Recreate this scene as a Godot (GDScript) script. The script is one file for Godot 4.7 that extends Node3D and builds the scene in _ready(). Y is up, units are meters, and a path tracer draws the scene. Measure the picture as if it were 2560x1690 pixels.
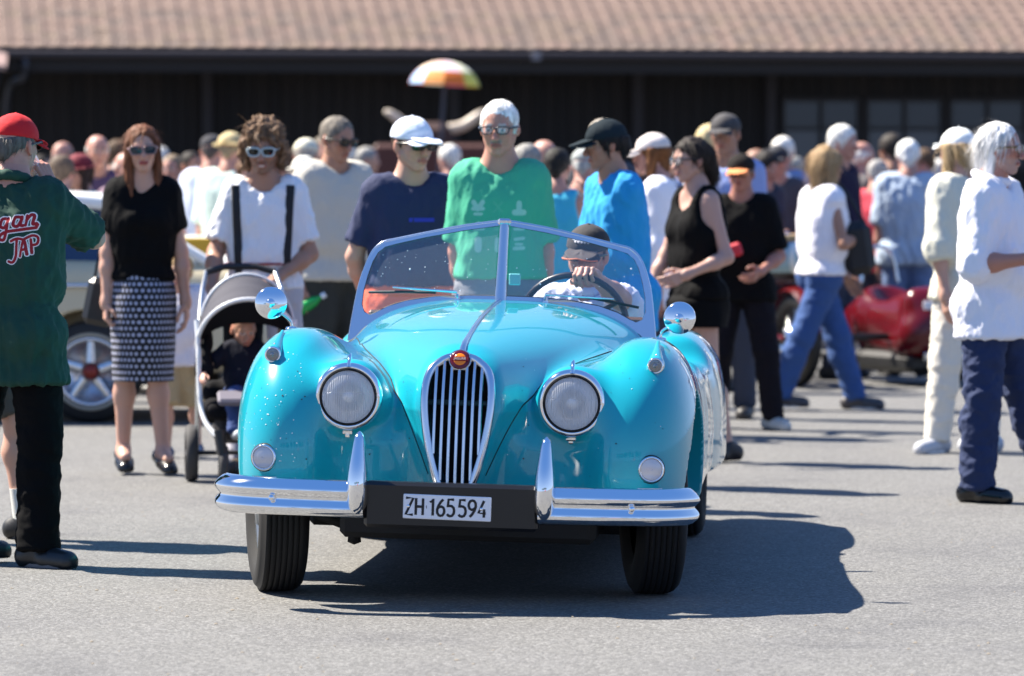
extends Node3D
# A turquoise open roadster at a summer classic-car gathering. Units metres, y up, the camera looks along -z.

const CAM_H := 1.5
const FPX := 4479.5          # focal length in pixels of the 1024 px wide picture
const EDGES := [[0, 1], [2, 3], [4, 5], [6, 7], [0, 2], [1, 3], [4, 6], [5, 7], [0, 4], [1, 5], [2, 6], [3, 7]]

var jobs: Array = []
var used := {}
var mats := {}

# ---------------------------------------------------------------- implicit shapes
class Fld:
	var t := PackedInt32Array()
	var a := PackedVector3Array()
	var b := PackedVector3Array()
	var ra := PackedFloat32Array()
	var rb := PackedFloat32Array()
	var inv: Array = []
	var cut_p := PackedVector3Array()
	var cut_n := PackedVector3Array()
	var k := 0.03
	var fn: Callable
	var lo := Vector3.ZERO
	var hi := Vector3.ZERO

	func cone(p: Vector3, q: Vector3, r0: float, r1: float, kind := 0) -> void:
		t.append(kind); a.append(p); b.append(q); ra.append(r0); rb.append(r1); inv.append(null)

	func ball(p: Vector3, r: float) -> void:
		cone(p, p + Vector3(0, 0.0005, 0), r, r)

	func ell(c: Vector3, r: Vector3, bs := Basis.IDENTITY, kind := 1) -> void:
		t.append(kind); a.append(c); b.append(r); ra.append(maxf(r.x, maxf(r.y, r.z))); rb.append(minf(r.x, minf(r.y, r.z))); inv.append(bs.inverse())

	func cut(p: Vector3, n: Vector3) -> void:
		cut_p.append(p); cut_n.append(n.normalized())

	func bone(i: int, p: Vector3) -> float:
		var kind := t[i]
		if kind == 1 or kind == 4:
			var m: Basis = inv[i]
			var q: Vector3 = m * (p - a[i])
			var r := b[i]
			var u := q / r
			var k0 := u.length()
			if k0 < 0.0001:
				return -rb[i]
			return k0 * (k0 - 1.0) / (u / r).length()
		var pa := p - a[i]
		var ba := b[i] - a[i]
		var l2 := ba.length_squared()
		var h := pa.dot(ba) / l2
		if kind == 2 and h > 1.0:
			return maxf((pa - ba * h).length() - rb[i], (h - 1.0) * sqrt(l2))
		h = clampf(h, 0.0, 1.0)
		return (pa - ba * h).length() - lerpf(ra[i], rb[i], h)

	func d(p: Vector3, ids: PackedInt32Array) -> float:
		if fn.is_valid():
			return fn.call(p)
		var best := 1e9
		for i in ids:
			var e := bone(i, p)
			if t[i] >= 4:
				var h2 := maxf(k - absf(best + e), 0.0) / k
				best = maxf(best, -e) + h2 * h2 * k * 0.25
				continue
			var h := maxf(k - absf(best - e), 0.0) / k
			best = minf(best, e) - h * h * k * 0.25
		for i in cut_p.size():
			best = maxf(best, (p - cut_p[i]).dot(cut_n[i]))
		return best

	func all() -> PackedInt32Array:
		return PackedInt32Array(range(t.size()))

	func at(p: Vector3) -> float:
		return d(p, all())

	func bounds() -> void:
		if fn.is_valid():
			return
		lo = Vector3.ONE * 1e9
		hi = -lo
		for i in t.size():
			if t[i] >= 4:
				continue
			var r := Vector3.ONE * maxf(ra[i], rb[i])
			lo = lo.min(a[i] - r)
			hi = hi.max(a[i] + r)
			if t[i] != 1:
				lo = lo.min(b[i] - r)
				hi = hi.max(b[i] + r)

	func hit(from: Vector3, dir: Vector3, far := 2.0) -> Vector3:
		var s := 0.0
		var ids := all()
		for n in 90:
			var e := d(from + dir * s, ids)
			if e < 0.0006:
				break
			s += e * 0.7
			if s > far:
				break
		return from + dir * s


static func net(j: Dictionary) -> void:
	var f: Fld = j.f
	var h: float = j.cell
	f.bounds()
	var lo := f.lo - Vector3.ONE * h * 2.5
	var span := f.hi + Vector3.ONE * h * 2.5 - lo
	var nx := int(ceil(span.x / h / 4.0)) * 4 + 4
	var ny := int(ceil(span.y / h / 4.0)) * 4 + 4
	var nz := int(ceil(span.z / h / 4.0)) * 4 + 4
	var mirror: bool = j.get("mirror", false)      # the left half is the right one's image
	if mirror:
		nx += nx % 8
		lo.x = -(nx * 0.5 - 0.5) * h
	var vals := PackedFloat32Array()
	vals.resize(nx * ny * nz)
	vals.fill(1.0)
	var sy := nx
	var sz := nx * ny
	var act := PackedInt32Array()
	var reach := h * 1.5 * 1.7321 + h * 1.8
	var by_fn := f.fn.is_valid()
	var nb := f.t.size()
	var has_neg := not f.cut_p.is_empty()
	for n in nb:
		has_neg = has_neg or f.t[n] >= 4
	for bz in nz / 4:
		for by in ny / 4:
			for bx in nx / 4:
				var c := lo + Vector3(bx * 4 + 1.5, by * 4 + 1.5, bz * 4 + 1.5) * h
				var ids := PackedInt32Array()
				if by_fn:
					if mirror and bx < nx / 8:
						continue
					var e0: float = f.fn.call(c)
					if absf(e0) > reach * 1.35:
						if e0 < 0.0:
							for z in 4:
								for y in 4:
									var i0 := bx * 4 + sy * (by * 4 + y) + sz * (bz * 4 + z)
									for x in 4:
										vals[i0 + x] = -1.0
						continue
				else:
					var inside := false
					var near := 1e9
					for n in nb:
						var e: float
						if f.t[n] == 1 or f.t[n] == 4:
							e = (c - f.a[n]).length() - f.ra[n]
						else:
							e = f.bone(n, c)
							if e < -reach and f.t[n] < 4:
								inside = true
						if e < reach + f.k:
							ids.append(n)
							if f.t[n] < 4:
								near = minf(near, e)
					if near > reach + f.k * 0.5:
						continue
					if inside and not has_neg:
						for z in 4:
							for y in 4:
								var i0 := bx * 4 + sy * (by * 4 + y) + sz * (bz * 4 + z)
								for x in 4:
									vals[i0 + x] = -1.0
						continue
				act.append(bx + (nx / 4) * (by + (ny / 4) * bz))
				for z in 4:
					for y in 4:
						var i0 := bx * 4 + sy * (by * 4 + y) + sz * (bz * 4 + z)
						var p := lo + Vector3(bx * 4, by * 4 + y, bz * 4 + z) * h
						for x in 4:
							vals[i0 + x] = f.d(p, ids)
							p.x += h
	if mirror:
		for r in ny * nz:
			for x in nx / 2:
				vals[r * nx + x] = vals[r * nx + nx - 1 - x]
		for n in act.size():
			var bx := act[n] % (nx / 4)
			act.append(act[n] - bx + nx / 4 - 1 - bx)
	var vid := PackedInt32Array()
	vid.resize(vals.size())
	vid.fill(-1)
	var verts := PackedVector3Array()
	var norms := PackedVector3Array()
	var cells := PackedInt32Array()
	var off := PackedInt32Array([0, 1, sy, sy + 1, sz, sz + 1, sz + sy, sz + sy + 1])
	var cor: Array[Vector3] = []
	for n in 8:
		cor.append(Vector3(n & 1, (n >> 1) & 1, n >> 2))
	var gx := nx / 4
	var gy := ny / 4
	for bi in act:
		var bx := bi % gx
		var by := (bi / gx) % gy
		var bz := bi / (gx * gy)
		for z in range(bz * 4, mini(bz * 4 + 4, nz - 1)):
			for y in range(by * 4, mini(by * 4 + 4, ny - 1)):
				for x in range(bx * 4, mini(bx * 4 + 4, nx - 1)):
					var i := x + sy * y + sz * z
					var v0 := vals[i]
					var v1 := vals[i + 1]
					var v2 := vals[i + sy]
					var v3 := vals[i + sy + 1]
					var v4 := vals[i + sz]
					var v5 := vals[i + sz + 1]
					var v6 := vals[i + sz + sy]
					var v7 := vals[i + sz + sy + 1]
					var m := minf(minf(minf(v0, v1), minf(v2, v3)), minf(minf(v4, v5), minf(v6, v7)))
					if m >= 0.0:
						continue
					m = maxf(maxf(maxf(v0, v1), maxf(v2, v3)), maxf(maxf(v4, v5), maxf(v6, v7)))
					if m < 0.0:
						continue
					var s := Vector3.ZERO
					var cnt := 0
					for e in EDGES:
						var va := vals[i + off[e[0]]]
						var vb := vals[i + off[e[1]]]
						if (va < 0.0) != (vb < 0.0):
							s += cor[e[0]].lerp(cor[e[1]], va / (va - vb))
							cnt += 1
					vid[i] = verts.size()
					verts.append(lo + (Vector3(x, y, z) + s / cnt) * h)
					norms.append(Vector3(v1 + v3 + v5 + v7 - v0 - v2 - v4 - v6, v2 + v3 + v6 + v7 - v0 - v1 - v4 - v5, v4 + v5 + v6 + v7 - v0 - v1 - v2 - v3).normalized())
					cells.append(i)
	if by_fn:
		var eps := h * 0.25
		for n in verts.size():
			var p := verts[n]
			if mirror and cells[n] % nx < nx / 2 - 1:
				continue
			for it in 1:
				var e: float = f.fn.call(p)
				var g := Vector3(f.fn.call(p + Vector3(eps, 0, 0)) - e, f.fn.call(p + Vector3(0, eps, 0)) - e, f.fn.call(p + Vector3(0, 0, eps)) - e) / eps
				var l := g.length_squared()
				if l > 0.01:
					var mv := g * (e / l)
					p -= mv.limit_length(h * 0.6)
					norms[n] = g.normalized()
			verts[n] = p
		if mirror:
			for n in verts.size():
				var x := cells[n] % nx
				if x < nx / 2 - 1:
					var o := vid[cells[n] - x + nx - 2 - x]
					if o >= 0:
						verts[n] = verts[o] * Vector3(-1, 1, 1)
						norms[n] = norms[o] * Vector3(-1, 1, 1)
	var idx := PackedInt32Array()
	for n in cells.size():
		var i := cells[n]
		var s0 := vals[i] < 0.0
		for ax in 3:
			var st := 1 if ax == 0 else (sy if ax == 1 else sz)
			if i + st >= vals.size() or s0 == (vals[i + st] < 0.0):
				continue
			var sb := sy if ax == 0 else (sz if ax == 1 else 1)
			var sc := sz if ax == 0 else (1 if ax == 1 else sy)
			if i - sb - sc < 0:
				continue
			var q0 := vid[i]
			var q1 := vid[i - sb]
			var q2 := vid[i - sb - sc]
			var q3 := vid[i - sc]
			if q1 < 0 or q2 < 0 or q3 < 0:
				continue
			if s0:
				idx.append_array([q0, q3, q2, q0, q2, q1])
			else:
				idx.append_array([q0, q2, q3, q0, q1, q2])
	if j.has("wrinkle"):       # cloth folds, hair strands: [amplitude, frequency, stretch, seed]
		var w: Array = j.wrinkle
		var nz2 := FastNoiseLite.new()
		nz2.seed = w[3]
		nz2.frequency = w[1]
		nz2.fractal_octaves = 3
		if j.has("ridged"):
			nz2.fractal_type = FastNoiseLite.FRACTAL_RIDGED
		var st: Vector3 = w[2]
		for n in verts.size():
			verts[n] += norms[n] * nz2.get_noise_3dv(verts[n] * st) * w[0]
		var acc := PackedVector3Array()
		acc.resize(verts.size())
		for n in range(0, idx.size(), 3):
			var g := (verts[idx[n + 2]] - verts[idx[n]]).cross(verts[idx[n + 1]] - verts[idx[n]])
			acc[idx[n]] += g
			acc[idx[n + 1]] += g
			acc[idx[n + 2]] += g
		for n in acc.size():
			if acc[n].length_squared() > 0.0:
				norms[n] = acc[n].normalized()
	if j.has("strand"):        # loose hairs lying on the mass and standing off its outline
		var q: Dictionary = j.strand
		var r := RandomNumberGenerator.new()
		r.seed = 77
		var base := verts.size()
		for k in int(q.n):
			var root := r.randi() % base
			var n0 := norms[root]
			var flow: Vector3 = q.flow
			var d := flow - n0 * flow.dot(n0)
			d = d.normalized() * float(q.lie) + n0 * r.randf_range(0.05, float(q.lift)) + Vector3(r.randf_range(-1, 1), r.randf_range(-1, 1), r.randf_range(-1, 1)) * float(q.curl)
			var p := verts[root] - n0 * 0.002
			var ln: float = float(q.len) * r.randf_range(0.5, 1.2)
			var side := d.cross(n0).normalized() * float(q.wid)
			var b0 := verts.size()
			for g in 4:
				var w := 1.0 - g / 3.4
				verts.append(p - side * w)
				verts.append(p + side * w)
				norms.append((n0 + side.normalized() * -0.3).normalized())
				norms.append((n0 + side.normalized() * 0.3).normalized())
				d = (d + Vector3(r.randf_range(-1, 1), r.randf_range(-1, 1), r.randf_range(-1, 1)) * float(q.curl) * 0.6 + flow * 0.25 - n0 * float(q.lift) * 0.25).normalized()
				p += d * ln / 3.0
			for g in 3:
				var c := b0 + g * 2
				idx.append_array([c, c + 2, c + 3, c, c + 3, c + 1])
	j.v = verts
	j.n = norms
	j.i = idx
	if j.has("paint"):
		var cs := PackedColorArray()
		cs.resize(verts.size())
		var fn: Callable = j.paint
		for n in verts.size():
			cs[n] = fn.call(verts[n], norms[n])
		j.c = cs
	if j.has("uv"):
		var us := PackedVector2Array()
		us.resize(verts.size())
		var fn: Callable = j.uv
		for n in verts.size():
			us[n] = fn.call(verts[n], norms[n])
		j.u = us


# a mesh made later, by all threads at once; several fields may be joined into one mesh
func later(called: String, parent: Node, mat: Material, parts: Array) -> MeshInstance3D:
	var o := MeshInstance3D.new()
	o.name = called
	parent.add_child(o, true)
	o.material_override = null
	var set := {"o": o, "mat": mat, "parts": parts}
	for j in parts:
		jobs.append(j)
	pending.append(set)
	return o

var pending: Array = []

func one_job(n: int) -> void:
	net(jobs[n])

func run_jobs() -> void:
	var group := WorkerThreadPool.add_group_task(one_job, jobs.size(), -1, true)
	WorkerThreadPool.wait_for_group_task_completion(group)
	for s in pending:
		var v := PackedVector3Array()
		var n := PackedVector3Array()
		var c := PackedColorArray()
		var u := PackedVector2Array()
		var i := PackedInt32Array()
		for j in s.parts:
			var base := v.size()
			v.append_array(j.v)
			n.append_array(j.n)
			if j.has("c"):
				c.append_array(j.c)
			if j.has("u"):
				u.append_array(j.u)
			for q in j.i:
				i.append(q + base)
		if v.is_empty() or i.is_empty():
			printerr("empty field mesh ", s.o.name, " of ", s.o.get_parent().name)
			s.o.free()
			continue
		var arr := []
		arr.resize(Mesh.ARRAY_MAX)
		arr[Mesh.ARRAY_VERTEX] = v
		arr[Mesh.ARRAY_NORMAL] = n
		if c.size() == v.size():
			arr[Mesh.ARRAY_COLOR] = c
		if u.size() == v.size():
			arr[Mesh.ARRAY_TEX_UV] = u
		arr[Mesh.ARRAY_INDEX] = i
		var m := ArrayMesh.new()
		m.add_surface_from_arrays(Mesh.PRIMITIVE_TRIANGLES, arr)
		m.surface_set_material(0, s.mat)
		s.o.mesh = m
	pending.clear()
	jobs.clear()


# ---------------------------------------------------------------- names and plain meshes
func numbered(called: String) -> String:
	used[called] = used.get(called, 0) + 1
	return called if used[called] == 1 else "%s_%03d" % [called, used[called] - 1]

func thing(called: String, label: String, category: String, at := Vector3.ZERO, turn := 0.0, group := "") -> Node3D:
	var o := Node3D.new()
	o.name = numbered(called)
	add_child(o)
	o.position = at
	o.rotation.y = turn
	o.set_meta("label", label)
	o.set_meta("category", category)
	if group:
		o.set_meta("group", group)
	return o

func tag(o: Node3D, label: String, category: String, group := "") -> Node3D:
	o.set_meta("label", label)
	o.set_meta("category", category)
	if group:
		o.set_meta("group", group)
	return o

func st() -> SurfaceTool:
	var s := SurfaceTool.new()
	s.begin(Mesh.PRIMITIVE_TRIANGLES)
	return s

func obj(called: String, s: SurfaceTool, mat: Material, parent: Node = self, normals := true) -> MeshInstance3D:
	if normals:
		s.generate_normals()
	var m := s.commit()
	m.surface_set_material(0, mat)
	return put(called, m, parent)

func put(called: String, m: Mesh, parent: Node = self, mat: Material = null) -> MeshInstance3D:
	var o := MeshInstance3D.new()
	o.name = numbered(called) if parent == self else called
	o.mesh = m
	if mat:
		o.material_override = mat
	parent.add_child(o, true)
	return o

func mat(color: Color, rough := 0.7, metal := 0.0) -> StandardMaterial3D:
	var key := "%s %.3f %.3f" % [color.to_html(), rough, metal]
	if mats.has(key):
		return mats[key]
	var m := StandardMaterial3D.new()
	m.albedo_color = color
	m.roughness = rough
	m.metallic = metal
	mats[key] = m
	return m

func vmat(rough := 0.7) -> StandardMaterial3D:
	var key := "v%.3f" % rough
	if mats.has(key):
		return mats[key]
	var m := StandardMaterial3D.new()
	m.vertex_color_use_as_albedo = true
	m.roughness = rough
	m.metallic_specular = 0.35
	mats[key] = m
	return m

func tri(s: SurfaceTool, p: Vector3, q: Vector3, r: Vector3) -> void:
	s.add_vertex(p); s.add_vertex(q); s.add_vertex(r)

func quad(s: SurfaceTool, p: Vector3, q: Vector3, r: Vector3, w: Vector3) -> void:   # clockwise from outside
	tri(s, p, q, r); tri(s, p, r, w)

func box(s: SurfaceTool, c: Vector3, size: Vector3, bs := Basis.IDENTITY, bev := 0.0) -> void:
	var h := size * 0.5
	s.set_smooth_group(-1)
	if bev <= 0.0:
		for ax in 3:
			for sg in [-1.0, 1.0]:
				var n := Vector3.ZERO; n[ax] = sg
				var u := Vector3.ZERO; u[(ax + 1) % 3] = 1.0
				var v := n.cross(u)
				var f := c + bs * (n * h)
				var du := bs * (u * h)
				var dv := bs * (v * h)
				quad(s, f - du - dv, f - du + dv, f + du + dv, f + du - dv)
		return
	bev = minf(bev, minf(h.x, minf(h.y, h.z)) * 0.95)
	var q := h - Vector3.ONE * bev
	for ax in 3:
		for sg in [-1.0, 1.0]:
			var n := Vector3.ZERO; n[ax] = sg
			var u := Vector3.ZERO; u[(ax + 1) % 3] = 1.0
			var v := n.cross(u)
			var f := c + bs * (n * h)
			var du := bs * (u * q)
			var dv := bs * (v * q)
			quad(s, f - du - dv, f - du + dv, f + du + dv, f + du - dv)
	for ax in 3:
		var a1 := (ax + 1) % 3
		var a2 := (ax + 2) % 3
		for s1 in [-1.0, 1.0]:
			for s2 in [-1.0, 1.0]:
				var p1 := Vector3.ZERO; p1[a1] = s1 * h[a1]; p1[a2] = s2 * q[a2]
				var p2 := Vector3.ZERO; p2[a1] = s1 * q[a1]; p2[a2] = s2 * h[a2]
				var e := Vector3.ZERO; e[ax] = q[ax]
				var w := [c + bs * (p1 - e), c + bs * (p1 + e), c + bs * (p2 + e), c + bs * (p2 - e)]
				if s1 * s2 < 0.0:
					quad(s, w[0], w[1], w[2], w[3])
				else:
					quad(s, w[3], w[2], w[1], w[0])
	for x in [-1.0, 1.0]:
		for y in [-1.0, 1.0]:
			for z in [-1.0, 1.0]:
				var px := c + bs * Vector3(x * h.x, y * q.y, z * q.z)
				var py := c + bs * Vector3(x * q.x, y * h.y, z * q.z)
				var pz := c + bs * Vector3(x * q.x, y * q.y, z * h.z)
				if x * y * z > 0.0:
					tri(s, px, pz, py)
				else:
					tri(s, px, py, pz)

func frame(dir: Vector3, up := Vector3.UP) -> Basis:      # z along dir
	var z := dir.normalized()
	if absf(z.dot(up)) > 0.98:
		up = Vector3.RIGHT if absf(z.x) < 0.9 else Vector3.FORWARD
	var x := up.cross(z).normalized()
	return Basis(x, z.cross(x), z)

# a skin over rings of points (each ring the same count); closed rings, capped ends
func rings(s: SurfaceTool, rs: Array, cap := true, closed := true, smooth := 1, uv := false) -> void:
	s.set_smooth_group(smooth)
	var n: int = rs[0].size()
	var last := n if closed else n - 1
	for i in rs.size() - 1:
		for j in last:
			var k := (j + 1) % n
			if uv:
				var u0 := float(j) / last
				var u1 := float(j + 1) / last
				var v0 := float(i) / (rs.size() - 1)
				var v1 := float(i + 1) / (rs.size() - 1)
				s.set_uv(Vector2(u0, v0)); s.add_vertex(rs[i][j])
				s.set_uv(Vector2(u0, v1)); s.add_vertex(rs[i + 1][j])
				s.set_uv(Vector2(u1, v1)); s.add_vertex(rs[i + 1][k])
				s.set_uv(Vector2(u0, v0)); s.add_vertex(rs[i][j])
				s.set_uv(Vector2(u1, v1)); s.add_vertex(rs[i + 1][k])
				s.set_uv(Vector2(u1, v0)); s.add_vertex(rs[i][k])
			else:
				quad(s, rs[i][j], rs[i + 1][j], rs[i + 1][k], rs[i][k])
	if cap and closed:
		s.set_smooth_group(-1)
		for e in [0, rs.size() - 1]:
			var c := Vector3.ZERO
			for p in rs[e]:
				c += p
			c /= n
			for j in n:
				if e == 0:
					tri(s, c, rs[e][j], rs[e][(j + 1) % n])
				else:
					tri(s, c, rs[e][(j + 1) % n], rs[e][j])

# a round tube along points; radius a number or one per point; flat < 1 squashes it along up
func tube(s: SurfaceTool, pts: Array, r, sides := 8, squash := 1.0, up := Vector3.UP, cap := true) -> void:
	var rs := []
	for i in pts.size():
		var dir: Vector3 = pts[mini(i + 1, pts.size() - 1)] - pts[maxi(i - 1, 0)]
		var f := frame(dir, up)
		var rad: float = r[i] if r is Array else r
		var ring := []
		for j in sides:
			var t := -TAU * j / sides
			ring.append(pts[i] + f.x * cos(t) * rad + f.y * sin(t) * rad * squash)
		rs.append(ring)
	rings(s, rs, cap)

# closed loop tube
func loop(s: SurfaceTool, pts: Array, r: float, sides := 8, depth := 1.0, normal := Vector3.BACK) -> void:
	var rs := []
	for i in pts.size() + 1:
		var q := i % pts.size()
		var dir: Vector3 = (pts[(q + 1) % pts.size()] - pts[(q + pts.size() - 1) % pts.size()]).normalized()
		var side := normal.cross(dir).normalized()
		var ring := []
		for j in sides:
			var t := -TAU * j / sides
			ring.append(pts[q] + side * cos(t) * r + normal * sin(t) * r * depth)
		rs.append(ring)
	rings(s, rs, false)

# profile [radius, along] turned round an axis
func lathe(s: SurfaceTool, c: Vector3, axis: Vector3, prof: Array, sides := 24, uv := false) -> void:
	var f := frame(axis)
	var rs := []
	for p in prof:
		var ring := []
		for j in sides:
			var t := -TAU * j / sides
			ring.append(c + f.x * cos(t) * maxf(p[0], 0.0001) + f.y * sin(t) * maxf(p[0], 0.0001) + f.z * p[1])
		rs.append(ring)
	rings(s, rs, false, true, 1, uv)

func smooth_path(pts: Array, per := 6) -> Array:
	var out := []
	for i in pts.size() - 1:
		var p0: Vector3 = pts[maxi(i - 1, 0)]
		var p1: Vector3 = pts[i]
		var p2: Vector3 = pts[i + 1]
		var p3: Vector3 = pts[mini(i + 2, pts.size() - 1)]
		for n in per:
			out.append(p1.cubic_interpolate(p2, p0, p3, float(n) / per))
	out.append(pts[-1])
	return out

static func lut(xs: Array, ys: Array, x: float) -> float:
	if x <= xs[0]:
		return ys[0]
	for i in range(1, xs.size()):
		if x < xs[i]:
			var t: float = (x - xs[i - 1]) / (xs[i] - xs[i - 1])
			var m0: float = (ys[i] - ys[maxi(i - 2, 0)]) / maxf(xs[i] - xs[maxi(i - 2, 0)], 0.0001)
			var m1: float = (ys[mini(i + 1, ys.size() - 1)] - ys[i - 1]) / maxf(xs[mini(i + 1, xs.size() - 1)] - xs[i - 1], 0.0001)
			var dx: float = xs[i] - xs[i - 1]
			var t2 := t * t
			var t3 := t2 * t
			return (2.0 * t3 - 3.0 * t2 + 1.0) * ys[i - 1] + (t3 - 2.0 * t2 + t) * dx * m0 + (-2.0 * t3 + 3.0 * t2) * ys[i] + (t3 - t2) * dx * m1
	return ys[-1]

# where a pixel of the 1024 x 676 picture lies at a distance along the view axis (used to lay the place out)
func spot(px: float, dist: float) -> float:
	return (px - 512.0) / FPX * dist

func foot(py: float) -> float:            # distance of ground that shows at that height of the picture
	return CAM_H * FPX / (py - 174.6)

func rnd(s: int) -> RandomNumberGenerator:
	var r := RandomNumberGenerator.new()
	r.seed = s
	return r

func lin(r: float, g: float, b: float) -> Color:   # 8-bit sRGB to a linear vertex colour
	return Color(r / 255.0, g / 255.0, b / 255.0).srgb_to_linear()

func srgb(r: float, g: float, b: float) -> Color:
	return Color(r / 255.0, g / 255.0, b / 255.0)

# ---------------------------------------------------------------- the roadster
# its own axes: x to the picture's right, y up, z forward; w = -z runs back from the bumper's front

static var tables: Array[PackedFloat32Array] = []

static func make_tables() -> void:
	var src := [
		[[0.0, 0.75, 1.0, 1.4, 1.9, 2.4, 2.9], [0.935, 0.935, 0.925, 0.885, 0.82, 0.765, 0.74]],
		[[0.15, 0.4, 0.8, 1.5, 2.2], [0.585, 0.612, 0.62, 0.62, 0.635]],
		[[0.15, 0.4, 0.8, 1.5, 2.2], [0.225, 0.214, 0.209, 0.19, 0.16]],
		[[0.05, 0.15, 0.3, 0.6, 1.0, 1.5, 2.0, 2.2], [0.10, 0.138, 0.192, 0.30, 0.425, 0.54, 0.615, 0.63]],
		[[0.1, 0.24, 0.4, 0.8, 1.3, 1.9, 2.2], [0.86, 0.885, 0.912, 0.958, 0.996, 1.022, 1.025]],
		[[0.2, 0.6, 1.2, 2.0], [2.0, 2.15, 2.4, 2.6]],
		[[0.425, 0.46, 0.52, 0.6, 0.68, 0.75, 0.80, 0.835, 0.856, 0.868], [0.05, 0.063, 0.080, 0.097, 0.1075, 0.109, 0.101, 0.082, 0.052, 0.0]],
		[[0.35, 0.45, 0.6, 0.75, 0.86, 0.9], [0.135, 0.14, 0.155, 0.185, 0.24, 0.28]]]
	tables.clear()
	for q in src:
		var p := PackedFloat32Array()
		for i in 1000:
			p.append(lut(q[0], q[1], i * 0.005))
		tables.append(p)

static func tb(n: int, x: float) -> float:
	var t := clampf(x, 0.0, 4.99) * 200.0
	var i := int(t)
	var p := tables[n]
	return lerpf(p[i], p[i + 1], t - i)

static func smin(p: float, q: float, k: float) -> float:
	var h := maxf(k - absf(p - q), 0.0) / k
	return minf(p, q) - h * h * k * 0.25

static func smax(p: float, q: float, k: float) -> float:
	var h := maxf(k - absf(p - q), 0.0) / k
	return maxf(p, q) + h * h * k * 0.25

static func sup(ux: float, uy: float, uw: float, ax: float, ay: float, aw: float, n: float) -> float:
	var px := pow(maxf(ux, 1e-5), n - 1.0)
	var py := pow(maxf(uy, 1e-5), n - 1.0)
	var pw := pow(maxf(uw, 1e-5), n - 1.0)
	var sum := px * ux + py * uy + pw * uw
	if sum < 0.004:
		return -minf(ax, minf(ay, aw)) * 0.9
	var q := pow(sum, 1.0 / n)
	var g := q / sum * sqrt(px * px / (ax * ax) + py * py / (ay * ay) + pw * pw / (aw * aw))
	return clampf((q - 1.0) / g, -0.3, 4.0)

static func rbox(x: float, y: float, z: float, hx: float, hy: float, hz: float, r: float) -> float:
	var qx := absf(x) - hx + r
	var qy := absf(y) - hy + r
	var qz := absf(z) - hz + r
	return Vector3(maxf(qx, 0.0), maxf(qy, 0.0), maxf(qz, 0.0)).length() + minf(maxf(qx, maxf(qy, qz)), 0.0) - r

static func grille_half(y: float) -> float:      # half width of the grille opening at a height
	return tb(6, y)

static func nose_w(y: float) -> float:           # how far back the slanting nose lies at a height
	return tb(7, y)

static func cone_d(p: Vector3, a: Vector3, b: Vector3, r0: float, r1: float) -> float:
	var ba := b - a
	var h := clampf((p - a).dot(ba) / ba.length_squared(), 0.0, 1.0)
	return (p - a - ba * h).length() - lerpf(r0, r1, h)

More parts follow.
